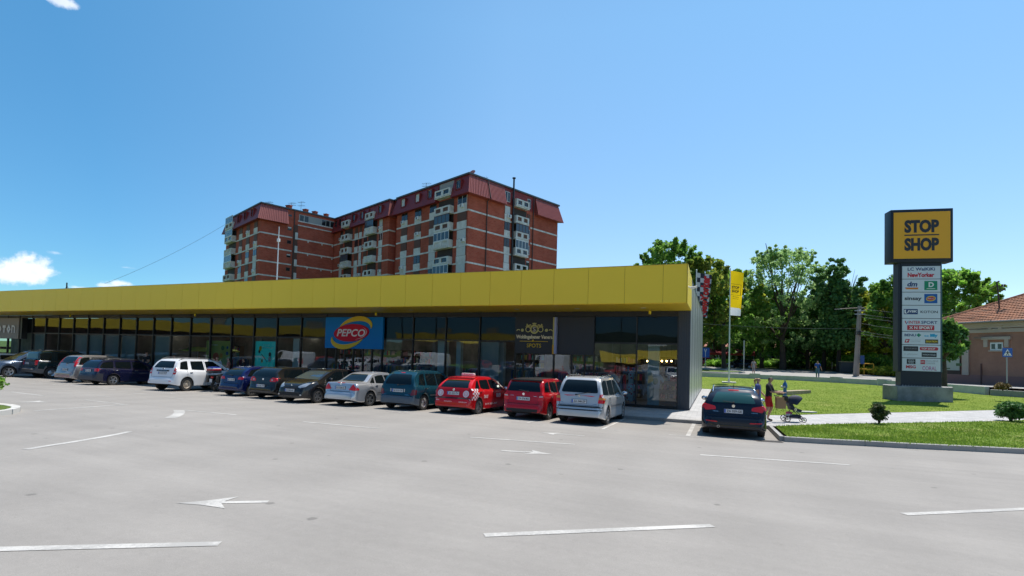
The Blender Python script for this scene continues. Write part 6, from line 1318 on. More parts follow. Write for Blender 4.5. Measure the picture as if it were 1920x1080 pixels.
for i in range(n):
    z1 = zt-i*ph; z0 = z1-ph+.035; b = MB(); b.box(xl, xr, -.345, -.32, z0, z1); pn = b.build('name_panel', M_PW, t); b = MB(); Y = -.348
    X = lambda f: xl+PWd*f
    Z = lambda f: z1-(z1-z0)*f
    def tx(s_, f0, f1, g0, g1, m, **k): text(b, s_, (X(f0)+X(f1))/2, (Z(g0)+Z(g1))/2, X(f1)-X(f0), Z(g0)-Z(g1), k.pop('y', Y), m, **k)
    def rc(f0, f1, g0, g1, m, y=None): plate2d(b, [(X(f0), Z(g1)), (X(f1), Z(g1)), (X(f1), Z(g0)), (X(f0), Z(g0))], Y if y is None else y, m)
    if i == 0: tx('LC WaiKiKi', .14, .86, .10, .36, NAVY, bold=.03); tx('NewYorker', .14, .84, .52, .88, RED, bold=.05)
    if i == 1:
        tx('dm', .13, .40, .18, .58, NAVY, shear=.2, bold=.04); rc(.07, .42, .66, .72, RED); rc(.10, .42, .72, .80, ORG); rc(.58, .92, .14, .86, GRN); tx('D', .69, .83, .24, .62, M_WHITE, y=Y-.004, bold=.04); rc(.64, .86, .72, .76, M_WHITE, Y-.004)
    if i == 2:
        tx('sinsay', .06, .51, .34, .70, BLK, bold=.03); rc(.58, .92, .12, .86, BLU); plate2d(b, ellipse(X(.75), Z(.49), PWd*.125, ph*.2, rot=8), Y-.003, YEL); plate2d(b, ellipse(X(.75), Z(.49), PWd*.105, ph*.14, rot=8), Y-.005, RED); tx('PEPCO', .67, .83, .44, .54, M_WHITE, y=Y-.008)
    if i == 3: rc(.04, .41, .28, .70, NAVY); tx('JYSK', .12, .40, .38, .60, M_WHITE, y=Y-.004, shear=.15, bold=.05); plate2d(b, [(X(.05), Z(.36)), (X(.10), Z(.32)), (X(.09), Z(.5)), (X(.12), Z(.66)), (X(.06), Z(.62))], Y-.004, M_WHITE); tx('KOTON', .48, .93, .40, .60, BLK, bold=.02)
    if i == 4: plate2d(b, [(X(.06), Z(.18)), (X(.09), Z(.18)), (X(.12), Z(.42)), (X(.10), Z(.42))], Y, RED); plate2d(b, [(X(.10), Z(.42)), (X(.15), Z(.18)), (X(.155), Z(.24)), (X(.115), Z(.45))], Y, BLU); tx('INTER', .17, .48, .17, .40, RED, bold=.02); tx('SPORT', .50, .92, .17, .40, NAVY, bold=.02); rc(.13, .84, .52, .90, RED); tx('X N SPORT', .18, .80, .60, .82, M_WHITE, y=Y-.004, bold=.04)
    if i == 5:
        tx('BENU', .06, .36, .16, .36, NAVY, bold=.03); rc(.38, .49, .19, .31, GRN); rc(.415, .455, .12, .40, GRN); tx('lilly', .73, .93, .14, .44, CYA, bold=.06); tx('cc', .58, .70, .24, .38, CYA, bold=.03)
        plate2d(b, [(X(.06), Z(.86)), (X(.17), Z(.86)), (X(.20), Z(.58)), (X(.09), Z(.58))], Y, RED); tx('P', .10, .16, .64, .80, M_WHITE, y=Y-.004, bold=.04); tx('MOJA TRGOVINA', .22, .50, .62, .68, GRY); tx('INOVATIVNA', .22, .48, .72, .78, GRY); rc(.60, .94, .58, .90, BLK); tx('GIGATRON', .62, .92, .66, .82, YEL, y=Y-.004, bold=.04)
    if i == 6:
        rc(.03, .42, .10, .48, BLK); tx('OFFICE SHOES', .08, .38, .22, .34, GRY, y=Y-.004); plate2d(b, rnd([(X(.46), Z(.40)), (X(.94), Z(.40)), (X(.94), Z(.14)), (X(.46), Z(.14))], .1), Y, RED); tx('TOP SHOP', .50, .86, .20, .34, M_WHITE, y=Y-.004, bold=.02)
        tx('n. glamour', .05, .42, .66, .80, GRY, shear=.3); rc(.51, .90, .56, .92, BLK); tx('FASHION HOUSE', .54, .87, .68, .80, M_PW, y=Y-.004)
    if i == 7:
        rc(.12, .35, .06, .46, BLK); rc(.15, .32, .24, .27, M_PW, Y-.004); tx('SPOTS', .16, .31, .10, .20, M_PW, y=Y-.004); tx('VENERA', .16, .31, .32, .42, M_PW, y=Y-.004); rc(.48, .60, .12, .44, RED); tx('EXC', .49, .59, .2, .36, M_WHITE, y=Y-.004); tx('EXCLUSIVE', .62, .94, .12, .25, GRY); tx('CHANGE', .62, .86, .30, .43, GRY)
        tx('MSG', .10, .36, .56, .80, RED, bold=.04); tx('CORAL', .53, .90, .60, .92, MAG)
    if b.v: b.build('lettering', None, pn)
# plinth with angled left face
q = [onz(1654.7, 748, .22), onz(1682.8, 752.3, .22), onz(1787.2, 755.5, .22)]
b = MB(); d = Vector((math.sin(va), math.cos(va), 0)); P = [(v.x-PX, v.y-PY) for v in q]+[((q[2]+d*1.9).x-PX, (q[2]+d*1.9).y-PY), ((q[0]+d*1.4).x-PX, (q[0]+d*1.4).y-PY)]
b.slab(P, -.2, .92, M=Matrix.Rotation(-PRZ, 4, 'Z')); b.build('plinth', M_CONC_DARK, t)
b = MB()
for i in range(14): b.lathe([(0, .92), (.025, .92), (.025, 1.0), (0, 1.0)], 6, M=Matrix.Translation((xl+PWd*i/13, -.42, 0)))
b.box(xl-.05, xr+.05, -.48, -.32, .915, .935); b.build('anchor_bolts', M_STEEL, t)
# ================= flags =================
def banner(loc, h, top, bot, w0, w1, name, label, dirn, builder):
    t = thing('flagpole', label+' pole', 'flagpole', loc)
    b = MB(); b.tube([(0, 0, 0), (0, 0, h*.5), (0, 0, h)], [.07, .06, .045], n=12); b.build('pole', M_WHITE, t, smooth=30)
    b = MB(); b.sphere((0, 0, h+.03), .06, n=10); b.build('finial', M_WHITE, t, smooth=True)
    if name == 'near': b = MB(); b.box(-.62, .62, -.62, .62, -.06, .10, bev=.02); b.tube([(0, 0, .1), (0, 0, .3)], .1, n=10); b.build('base_plate', M_CONC, t)
    return t
fp = onz(1366.7, 717.5, .34); fz = lawnz(fp.x, fp.y); ftop = at(1368, 504, math.hypot(fp.x, fp.y)).z-fz
banner((fp.x, fp.y, fz), ftop, 0, 0, 0, 0, 'near', 'white flagpole on a concrete plate in the lawn, yellow banner,', 0, None)
def cloth_flag(name, label, root, corners, m, deco=None, nx=16, nz=40, amp=.12, mats=None):
    """corners: function (s,t)->(x,z) in local plane; ripple in y"""
    t = thing(name, label, 'flag', root); vv = []; fm = []
    R_ = lambda s, t_: amp*s*math.sin(2.2*t_*math.pi+3.0*s)+.05*math.sin(9*s+3*t_)*s
    for j in range(nz+1):
        for i in range(nx+1):
            s, tt_ = i/nx, j/nz; x, z = corners(s, tt_); vv.append((x, R_(s, tt_), z))
    b = MB()
    for j in range(nz):
        for i in range(nx):
            mm = m((i+.5)/nx, (j+.5)/nz); b.mesh([vv[j*(nx+1)+i], vv[j*(nx+1)+i+1], vv[(j+1)*(nx+1)+i+1], vv[(j+1)*(nx+1)+i]], [(0, 1, 2, 3)], mm)
    o = b.build('cloth', None, t, smooth=True)
    if deco:
        b = MB()
        for (txt_, s0, s1, t0, t1, mm, rot, bold) in deco:
            tv, tf = text_geo(txt_, bold) if txt_ else ([(-.5, -.5), (.5, -.5), (.5, .5), (-.5, .5)], [(0, 1, 2, 3)])
            P = []
            for a, c in tv:
                if rot: a, c = -c, a   # reads upwards
                s = (s0+s1)/2+a*(s1-s0); t_ = (t0+t1)/2-c*(t1-t0); x, z = corners(s, t_); P.append((x, R_(s, t_)-.03, z))
            b.mesh(P, tf, mm)
        b.build('lettering', None, t)
    return t

def thin_cloth(name, c):
    m = mat(name, c, .8); tr_ = m.node_tree; o_ = [n for n in tr_.nodes if n.type == 'OUTPUT_MATERIAL'][0]; pb = tr_.nodes['Principled BSDF']; tl_ = N(tr_, 'ShaderNodeBsdfTranslucent'); tl_.inputs[0].default_value = (*c, 1); mx_ = N(tr_, 'ShaderNodeMixShader'); mx_.inputs[0].default_value = .55
    tr_.links.new(pb.outputs[0], mx_.inputs[1]); tr_.links.new(tl_.outputs[0], mx_.inputs[2]); tr_.links.new(mx_.outputs[0], o_.inputs[0]); return m
M_FY = thin_cloth('flag_yellow', (.90, .62, .01)); M_FW = thin_cloth('flag_white', (.75, .77, .85)); M_FB = mat('flag_black', (.03, .03, .045), .8); M_FR = mat('flag_red', (.62, .03, .03), .8)
D = math.hypot(fp.x, fp.y); sc_ = lambda u: (at(u, 600, D)-at(1368.5, 600, D)).length*(1 if u > 1368.5 else -1)
zz = lambda v: at(1375, v, D).z-fz
def cf(s, t_):
    wr = 25.0-5.5*t_**1.0; ztop = 507+5*s; zbot = 591+1.5*s; u = 1369+s*wr; v = ztop+(zbot-ztop)*t_; return sc_(u), zz(v)
ax = mat('flag_ink', (.05, .045, .02), .8)
cloth_flag('banner_flag', 'yellow STOP SHOP banner flag with a white foot on the near white pole', (fp.x, fp.y-.02, fz), cf, lambda s, t_: M_FY if t_ < .82+.02*s else M_FW,
 [('STOP', .12, .72, .335, .395, ax, 0, .04), ('SHOP', .12, .72, .425, .485, ax, 0, .04), ('', .12, .72, .405, .41, ax, 0, 0), ('', .06, .88, .29, .296, ax, 0, 0), ('', .06, .85, .535, .541, ax, 0, 0), ('', .84, .88, .29, .54, ax, 0, 0), ('Shopping', .2, .75, .57, .595, ax, 0, 0), ('einfach nah', .2, .7, .61, .63, ax, 0, 0)], amp=.10).rotation_euler = (0, 0, YAW*-.0)
# second flag behind the building end
D2 = 47.5; fp2 = at(1303.2, 700, D2); z2 = .3; t2 = at(1303.2, 507, D2).z-z2
banner((fp2.x, fp2.y, z2), t2, 0, 0, 0, 0, 'far', 'white flagpole behind the silver end wall, checkered banner,', 0, None)
def cf2(s, t_):
    ul, ur = 1304+.5*t_, 1332-8*t_**1.1; u = ul+(ur-ul)*s; v = (511.5+4*s)+(594-511.5-1.5*s)*t_; q = at(u, v, D2); return (q-at(1303.2, v, D2)).length, q.z-z2
def chk(s, t_): return M_FB if (int(s*3.4+.2)+int(t_*9.5)) % 2 else mat('flag_offwhite', (.62, .60, .60), .8)
cloth_flag('banner_flag', 'black and white checkered banner flag with red lettering behind the end wall', (fp2.x, fp2.y-.02, z2), cf2, chk, [('NewYorker', .30, .92, .04, .97, M_FR, 1, .05)], nx=17, nz=38, amp=.08).rotation_euler = (0, 0, 0)
# ================= lawn things =================
h = onz(1471.5, 757, .20); t = thing('fire_hydrant', 'tall blue standpipe hydrant in the lawn behind the stroller', 'hydrant', (h.x, h.y, lawnz(h.x, h.y)-.02)); hb_ = mat('hydrant_blue', (.02, .12, .34), .4, noise=(4, .5, (.015, .08, .22))); hs = (at(1471, 714.5, math.hypot(h.x, h.y)).z-lawnz(h.x, h.y)); b = MB()
b.lathe([(0, 0), (.16, 0), (.16, .05), (.09, .07), (.085, hs*.72), (.12, hs*.73), (.12, hs*.80), (.10, hs*.9), (.05, hs*.97), (0, hs)], 16); b.build('standpipe', hb_, t, smooth=35)
for a in (180, 250): b = MB(); b.lathe([(0, 0), (.045, 0), (.045, .14), (.06, .14), (.06, .2), (0, .2)], 12, M=Matrix.Translation((0, 0, hs*.76)) @ Matrix.Rotation(R(a), 4, 'Z') @ Matrix.Rotation(R(90), 4, 'Y')); b.build('outlet', mat('outlet_grey', (.35, .38, .42), .4), t, smooth=35)
b = MB(); b.box(-.05, .05, -.05, .05, hs, hs+.05); b.build('valve_nut', hb_, t)
a, c = onz(1462, 741, .22), onz(1513, 738.5, .22); L = (c-a).length; mid = (a+c)/2; rz = math.atan2(c.y-a.y, c.x-a.x)
t = thing('wooden_beam', 'weathered timber beams lying on the lawn beside the hydrant', 'timber', (mid.x, mid.y, lawnz(mid.x, mid.y)), rz)
wm_ = mat('old_wood', (.42, .34, .24), .85, noise=(3, .8, (.25, .19, .13)))
for dy in (-.16, .10): b = MB(); b.box(-L/2, L/2-.2*(dy > 0), dy-.12, dy+.12, .0, .26, bev=.015); b.build('beam', wm_, t)
q = onz(1488, 772, .15); t = thing('lawn_slab', 'small pale flat slab lying in the grass near the stroller', 'slab', (q.x+.5, q.y, lawnz(q.x+.5, q.y)), .3); b = MB(); b.slab([(-.5, -.15), (.2, -.2), (.5, 0), (.2, .2), (-.4, .12)], 0, .05); b.build('slab', M_CONC, t)
# ================= signs and poles along the road =================
def rz_at(u, v, D): q = at(u, v, D); return q, roadz(q.x, q.y)
q = at(1888, 729, 46.8); z = roadz(q.x, q.y)-.05; hh = at(1888, 668, 46.8).z-z
t = thing('crossing_sign', 'blue pedestrian crossing sign on a grey post before the pink house', 'road sign', (q.x, q.y, z), R(16)); b = MB(); b.tube([(0, 0, 0), (0, 0, hh)], .035, n=8); b.build('post', M_STEEL, t)
s_ = .60; zc = at(1889.5, 661, 46.8).z-z; b = MB(); b.box(-s_/2, s_/2, -.06, -.035, zc-s_/2, zc+s_/2, bev=.01); b.build('sign_plate', mat('sign_road_blue', (.01, .10, .42), .4), t)
b = MB(); plate2d(b, [(-.25, zc-.22), (.25, zc-.22), (0, zc+.24)], -.064, M_WHITE); plate2d(b, ellipse(.01, zc+.08, .028, .028), -.067, M_INK)
for P in ([(-.03, zc+.06), (.05, zc+.06), (.04, zc-.07), (-.03, zc-.07)], [(-.02, zc-.06), (.01, zc-.08), (-.07, zc-.18), (-.11, zc-.18)], [(.0, zc-.06), (.04, zc-.06), (.10, zc-.18), (.06, zc-.18)], [(-.03, zc+.05), (-.02, zc+.01), (-.12, zc-.04), (-.12, zc-.01)], [(.05, zc+.05), (.05, zc+.01), (.13, zc-.05), (.14, zc-.01)]): plate2d(b, P, -.067, M_INK)
for i in range(4): plate2d(b, [(-.20+.105*i, zc-.215), (-.14+.105*i, zc-.215), (-.13+.1*i, zc-.19), (-.18+.1*i, zc-.19)], -.067, M_INK)
b.build('pictogram', None, t)
def post_sign(u, vb, vt, D, label, size=.6, face='blue'):
    q = at(u, vb, D); z = roadz(q.x, q.y); hh = at(u, vt, D).z-z; t = thing('road_sign', label, 'road sign', (q.x, q.y, z), -math.atan2(q.x, q.y)); b = MB(); b.tube([(0, 0, 0), (0, 0, hh)], .045, n=8); b.build('post', M_STEEL, t); b = MB()
    if face == 'blue':
        b.box(-size/2, size/2, -.06, -.03, hh-size*1.3, hh, m=mat('sign_road_blue', (.01, .10, .42), .4)); plate2d(b, [(-.05, hh-size*1.2), (.05, hh-size*1.2), (.05, hh-size*.5), (-.05, hh-size*.5)], -.064, M_WHITE); plate2d(b, [(-.2, hh-size*.2), (-.1, hh-size*.15), (.05, hh-size*.6), (-.05, hh-size*.6)], -.065, M_WHITE); plate2d(b, [(.2, hh-size*.2), (.1, hh-size*.15), (-.05, hh-size*.6), (.05, hh-size*.6)], -.066, M_WHITE)
    else: b.box(-.07, .07, -.35, .35, hh-2.4, hh-.1, m=mat('sign_back', (.42, .43, .42), .5))
    b.build('sign_plate', None, t)
post_sign(1322.5, 686, 652, 80, 'small blue road sign just right of the silver end wall', 1.1); post_sign(1394.5, 700, 638, 70, 'narrow edge-on grey sign post beside the walking man', .4, 'edge')
# concrete utility pole
q = at(1605, 704, 74.5); z = roadz(q.x, q.y); hh = at(1609, 572, 74.5).z-z
t = thing('utility_pole', 'tapering concrete utility pole leaning slightly right beside the road', 'utility pole', (q.x, q.y, z-.1)); b = MB(); b.tube([(0, 0, 0), (.35, 0, hh)], [.33, .21], n=8); b.build('pole', mat('pole_concrete', (.33, .28, .24), .85, noise=(1, .6, (.24, .21, .19))), t)
b = MB(); b.tube([(-1.7, 0, hh-.35), (.35, 0, hh-.25), (.8, 0, hh-.25)], .06, n=6); b.build('arm', M_PIPE, t); b = MB(); b.box(-2.3, -1.5, -.08, .08, hh-.42, hh-.34, bev=.03); b.build('lamp_head', mat('lamp_grey', (.25, .25, .24), .5), t)
for z_, r_ in ((hh*.93, .12), (hh*.88, .1), (hh*.63, .16), (hh*.60, .14)): b = MB(); b.sphere((.3, -.35, z_), r_, n=8); b.box(-.25, .85, -.4, -.3, z_-.05, z_+.05); b.build('insulator', M_BLACK if z_ < hh*.7 else M_STEEL, t)
b = MB(); b.box(.35, .75, -.5, -.3, 1.6, 2.6, bev=.03); b.build('meter_box', mat('box_blue', (.02, .08, .25), .5), t)
PT = Vector((q.x+.3, q.y, z+hh))
def wire(a, c, sag, name, label, r=.02):
    b = MB(); pts = [a.lerp(c, i/16)+Vector((0, 0, -sag*4*(i/16)*(1-i/16))) for i in range(17)]; b.tube(pts, r, n=4); return tag(b.build(name, M_WIRE), label, 'cable', 'overhead cables')
M_WIRE = mat('cable', (.22, .22, .20), .6); M_WIRED = mat('cable_dark', (.05, .05, .05), .6)
wire(at(1200, 596, 60), PT+Vector((0, 0, -hh*.33)), .4, 'overhead_cable', 'thin pale cable crossing the trees left of the utility pole')
for k, (v1, z_) in enumerate(((575, .04), (586, .12), (594, .16), (611, .25), (625, .36), (627, .40))):
    wire(PT+Vector((0, 0, -hh*z_)), at(1860, v1+6, 60), .5, 'overhead_cable', 'cable number %s from the top running right from the utility pole' % ['one', 'two', 'three', 'four', 'five', 'six'][k])
wire(at(196, 532, 110), at(422, 421, 106), .6, 'overhead_cable', 'thin dark cable rising through the sky to the apartment block', .02)
# yellow railing, waste container, hoarding
def along(u0, u1, v, D0, D1): return at(u0, v, D0), at(u1, v, D1)
a, c = along(1611, 1638, 697, 80, 79); zr = roadz(a.x, a.y); L = (c-a).length; t = thing('yellow_railing', 'yellow tubular railing before the bushes right of the utility pole', 'railing', (a.x, a.y, zr), math.atan2(c.y-a.y, c.x-a.x)); b = MB(); my = mat('railing_yellow', (.6, .33, .02), .5)
for x in (0, L*.35, L): b.tube([(x, 0, 0), (x, 0, 1.45)], .06, n=6)
for z_ in (.75, 1.45): b.tube([(0, 0, z_), (L, 0, z_)], .06, n=6)
b.build('rails', my, t)
q = at(1592, 696, 84); zr = roadz(q.x, q.y); t = thing('waste_container', 'dark grey waste container behind the utility pole', 'container', (q.x, q.y, zr)); b = MB(); b.box(-1.1, 1.1, -.6, .6, .1, 1.5, bev=.05); b.build('bin', mat('bin_grey', (.06, .065, .07), .6), t); b = MB(); b.box(-1.15, 1.15, -.65, .65, 1.5, 1.62, bev=.03); b.build('lid', mat('bin_lid', (.35, .27, .12), .6), t)
# low fence with hedge behind the road
a, c = at(1432, 690, 98), at(1560, 694, 98); t = thing('mesh_fence', 'low dark mesh fence along the far side of the road before the trees', 'fence', (a.x, a.y, roadz(a.x, a.y))); d = c-a; L = d.length; t.rotation_euler = (0, 0, math.atan2(d.y, d.x)); b = MB()
for i in range(12): b.tube([(L*i/11, 0, -.3), (L*i/11, 0, 1.5)], .05, n=5)
b.build('posts', M_STEEL, t); b = MB()
for i in range(60): b.box(L*i/60, L*i/60+.02, -.01, .01, 0, 1.4)
for i in range(8): b.box(0, L, -.01, .01, .1+i*.18, .12+i*.18)
b.build('mesh', M_BLACK, t)
# red market stall deep in the shade
q = at(1325, 686, 99); t = thing('market_stall', 'red roofed market stall glimpsed between the trees by the red car', 'stall', (q.x+2, q.y+2, 1.5)); b = MB(); b.mesh([(-5, -1.5, 2.3), (6, -1.5, 2.3), (6, 1.5, 3.1), (-5, 1.5, 3.1)], [(0, 1, 2, 3)]); b.box(-5, 6, -1.5, -1.45, 1.9, 2.3); b.build('awning', mat('awning_red', (.5, .05, .06), .7), t); b = MB()
for x in (-4.8, 0, 5.8): b.tube([(x, -1.4, 0), (x, -1.4, 2.3)], .05, n=6)
b.box(-4.5, 5.5, -1, -.3, .6, .9); b.build('frame', M_STEEL, t)
# houses glimpsed behind the trees
for (u, v, D, wd, hh, rh, lab, c) in [(1490, 600, 125, 22, 9.5, 5, 'pale house with a red roof glimpsed above the tall pale tree', (.5, .45, .38)), (1560, 690, 108, 14, 3, 2.0, 'low red brown kiosk glimpsed under the dark tree', (.25, .12, .09)), (1660, 680, 112, 12, 3.5, 2.5, 'low white house glimpsed behind the bushes near the pylon', (.5, .48, .44)), (1350, 680, 118, 22, 4, 2.5, 'low grey building deep in the shade behind the flagpole', (.2, .19, .17))]:
    q = at(u, 690, D); t = thing('background_house', lab, 'house', (q.x, q.y, 1.4), -math.atan2(q.x, q.y)); b = MB(); b.box(-wd/2, wd/2, 0, 8, 0, hh); b.build('wall', mat('house_%d' % u, c, .8), t); b = MB(); b.mesh([(-wd/2-.5, -.5, hh), (wd/2+.5, -.5, hh), (wd/2-2, 4, hh+rh), (-wd/2+2, 4, hh+rh), (-wd/2-.5, 8.5, hh), (wd/2+.5, 8.5, hh)], [(0, 1, 2, 3), (1, 5, 2), (5, 4, 3, 2), (4, 0, 3), (0, 4, 5, 1)]); b.build('roof', mat('far_roof', (.36, .14, .10), .8), t)
    for i in range(int(wd//3)): b = MB(); x = -wd/2+1.5+i*3; b.box(x-.5, x+.5, -.04, 0, hh*.35, hh*.35+1.3); b.build('window', M_WDARK, t)
# ================= pink house =================
HA = R(-36); hx = Vector((-math.sin(HA), -math.cos(HA), 0))    # along the wall, towards the right of the photo
hp = onz(1920, 724.4, 1.0)      # wall foot at the right edge of the photo
def onh(u, v): return onplane(u, v, (hp.x, hp.y, 0), (hx.x, hx.y))
def hl(u, v): q = onh(u, v); return (q-Vector((hp.x, hp.y, q.z))).dot(hx), q.z-.9
t = thing('pink_house', 'single storey pink rendered corner house with an old red tiled roof', 'house', (hp.x, hp.y, .9)); 
Mh = Matrix.Identity(4); yy = Vector((-hx.y, hx.x, 0))
for i in range(3): Mh[i][0] = hx[i]; Mh[i][1] = yy[i]; Mh[i][2] = (0, 0, 1)[i]
Mh = Mh.to_4x4(); t.rotation_euler = (0, 0, math.atan2(hx.y, hx.x))
M_PINK = mat('pink_render', (.40, .20, .14), .85, noise=(.7, .9, (.30, .145, .10))); M_TRIM = mat('trim_render', (.50, .40, .34), .85, noise=(1, .5, (.42, .34, .28)))
xL = hl(1757, 700)[0]; xR = 14; _, ze = hl(1920, 598.5); ZEV = ze-.1
b = MB(); b.box(xL, xR, 0, 11, -.3, ZEV); b.build('wall', M_PINK, t)
b = MB(); b.box(xL-.05, xR, -.08, 0, -.3, hl(1900, 706)[1]); b.build('plinth_course', mat('plinth_pink', (.27, .14, .12), .85), t)
z0, z1 = hl(1880, 623)[1], hl(1880, 616)[1]; b = MB(); b.box(xL, xR, -.12, 0, z0, z1); b.box(xL, xR, -.25, 0, ZEV-.35, ZEV-.02); b.box(xL, xR, -.15, 0, ZEV-.55, ZEV-.35); b.build('cornice', M_TRIM, t)
for u0, u1 in ((1805.5, 1817.5),): x0, x1 = hl(u0, 660)[0], hl(u1, 660)[0]; b = MB(); b.box(x0, x1, -.13, 0, hl(1811, 703)[1], ZEV-.36); b.build('pilaster', M_TRIM, t)
def hwin(u0, u1, v0, v1, pan=2, hood=True):
    x0, za = hl(u0, v1); x1, zb_ = hl(u1, v0); b = MB(); b.box(x0, x1, -.03, .02, za, zb_); w_ = b.build('window', M_WHITE, t); b = MB(); n = pan; wd = (x1-x0)/n
    for i in range(n): b.box(x0+i*wd+.1, x0+(i+1)*wd-.1, -.045, -.03, za+.12, zb_-.12)
    b.build('pane', M_WDARK, w_)
    if hood:
        b = MB(); b.box(x0-.6, x1+.6, -.18, 0, zb_+.25, zb_+.5); b.box(x0-.45, x0-.15, -.14, 0, zb_-.4, zb_+.25); b.box(x1+.15, x1+.45, -.14, 0, zb_-.4, zb_+.25); b.build('hood_mould', M_TRIM, t)
    b = MB(); b.box(x0-.1, x1+.1, -.12, 0, za-.1, za); b.build('sill', M_TRIM, w_)
hwin(1857, 1881, 642, 657); x0, za = hl(1861, 618); x1, zb_ = hl(1874, 611.5); b = MB(); b.box(x0, x1, -.02, .02, za, zb_); b.build('attic_window', M_WDARK, t); b = MB(); b.box(x0-.25, x0, -.16, 0, za, zb_+.1); b.box(x1, x1+.25, -.16, 0, za, zb_+.1); b.box(x0-.3, x1+.3, -.17, 0, zb_+.1, zb_+.25); b.build('attic_frame', M_TRIM, t)
x0, za = hl(1784, 623); x1, zb_ = hl(1789, 614); b = MB(); b.box(x0, x1, -.02, .02, za, zb_); b.build('attic_window', M_WDARK, t)
x0, za = hl(1766, 702); x1, zb_ = hl(1801.5, 661); b = MB(); b.box(x0, x1, -.06, 0, za, zb_, m=mat('gate_brown', (.05, .03, .025), .7)); b.box(x0+.05, x1-.05, -.10, -.06, hl(1780, 694)[1], zb_-.05, m=mat('hoarding_pale', (.42, .44, .38), .7))
zc = (za+zb_)/2+.4; text(b, 'KUTAK', (x0+x1)/2-.1, zc+.75, 1.1, .32, -.105, mat('ink_leaf', (.25, .35, .12), .6), bold=.02); text(b, 'KAFE', (x0+x1)/2+.4, zc+.25, 1.1, .3, -.105, mat('ink_leaf2', (.16, .14, .03), .6), bold=.02)
for P in ([(x0+.3, zc-.9), (x0+.45, zc-.9), (x0+.45, zc+.2), (x0+.3, zc+.2)], [(x0+.3, zc+.1), (x0+1.1, zc+.2), (x0+1.1, zc+.28), (x0+.3, zc+.2)], [(x0+.5, zc-.9), (x0+.8, zc-.9), (x0+.8, zc-.8), (x0+.5, zc-.8)], [(x0+1.3, zc-.6), (x0+2.1, zc-.6), (x0+2.1, zc-.35), (x0+1.3, zc-.35)]): plate2d(b, P, -.106, mat('ink_leaf3', (.07, .12, .05), .6))
b.build('hoarding', None, t)
x0 = hl(1841, 690)[0]; b = MB(); b.tube([(x0, -.1, -.2), (x0, -.1, hl(1841, 682)[1])], .05, n=6); b.build('pipe', mat('rust_pipe', (.12, .06, .05), .7), t)
# hipped tiled roof: tile courses as real steps
rp = onh(1905, 600); zr = at(1906, 541.5, math.hypot(rp.x, rp.y)+3.6).z-.9; run = 5.2; xa = xL-.6; xb = xR+.5
def tile_plane(b, A, B, C_, Dp, rows, m):
    """A-B eave, D-C ridge; overlapping stepped courses with barrel ripples"""
    A, B, C_, Dp = map(Vector, (A, B, C_, Dp)); nrm = (B-A).cross(Dp-A).normalized()
    if nrm.z < 0: nrm = -nrm
    for r_ in range(rows):
        t0, t1 = r_/rows, (r_+1.25)/rows; t1 = min(t1, 1)
        P0, P1 = A.lerp(Dp, t0), B.lerp(C_, t0); Q0, Q1 = A.lerp(Dp, t1), B.lerp(C_, t1); n = max(2, int((P1-P0).length/.12)); row = []
        for i in range(n+1):
            w_ = .035*abs(math.sin(i*math.pi/2)) if i % 2 else 0; jit = random.uniform(-.008, .008)
            row.append((P0.lerp(P1, i/n)+nrm*(.075+w_+jit), Q0.lerp(Q1, i/n)+nrm*(.0+w_), P0.lerp(P1, i/n)))
        for i in range(n): b.mesh([row[i][0], row[i+1][0], row[i+1][1], row[i][1]], [(0, 1, 2, 3)], m); b.mesh([row[i][0], row[i+1][0], row[i+1][2], row[i][2]], [(3, 2, 1, 0)], m)
M_TILE = mat('old_roof_tiles', (.40, .17, .09), .85, noise=(2.2, 1.0, (.22, .11, .07)))
b = MB(); ev = ZEV; tile_plane(b, (xa, -.55, ev), (xb, -.55, ev), (xb, run, zr), (xa+run+.6, run, zr), 17, M_TILE); b.build('roof', None, t)
b = MB(); tile_plane(b, (xa, 11.5, ev), (xa, -.55, ev), (xa+run+.6, run, zr), (xa+run+.6, run+.6, zr), 17, M_TILE); b.mesh([(xa, 11.5, ev), (xb, 11.5, ev), (xb, run+.6, zr), (xa+run+.6, run+.6, zr)], [(0, 1, 2, 3)], M_TILE); b.build('roof', None, t)
b = MB(); b.tube([(xa, -.55, ev+.06), (xa+run+.6, run, zr+.06), (xb, run, zr+.06)], .13, n=8); b.build('ridge_tiles', M_TILE, t); b = MB(); b.tube([(xa, -.62, ev-.02), (xb, -.62, ev-.02)], .08, n=8); b.build('gutter', mat('gutter_grey', (.18, .17, .17), .5), t)
# wire bracket on the roof
x0, zz0 = hl(1876, 571); d_ = 2.9; q0 = at(1874, 572, math.hypot(rp.x, rp.y)+2.8); q1 = at(1869, 528, math.hypot(rp.x, rp.y)+2.8)
t = thing('roof_bracket', 'dark leaning iron wire bracket standing on the tiled roof', 'wire bracket', tuple(q0)); v1 = q1-q0; b = MB(); b.tube([(0, 0, -.4), tuple(v1*.5), tuple(v1)], .06, n=6); b.build('post', M_PIPE, t); b = MB(); b.box(-.02, .4, -.03, .03, v1.z*.78, v1.z*.82); b.box(-.1, .35, -.03, .03, v1.z*.62, v1.z*.66)
for x, z_ in ((.38, .8), (.2, .8), (.33, .64), (-.05, .95)): b.sphere((x, 0, v1.z*z_+.1), .08, n=8)
b.build('insulators', M_PIPE, t)
wire(q1+Vector((0, 0, -.3)), at(1838, 549, 75), .1, 'overhead_cable', 'short cable from the roof bracket into the tree', .02)
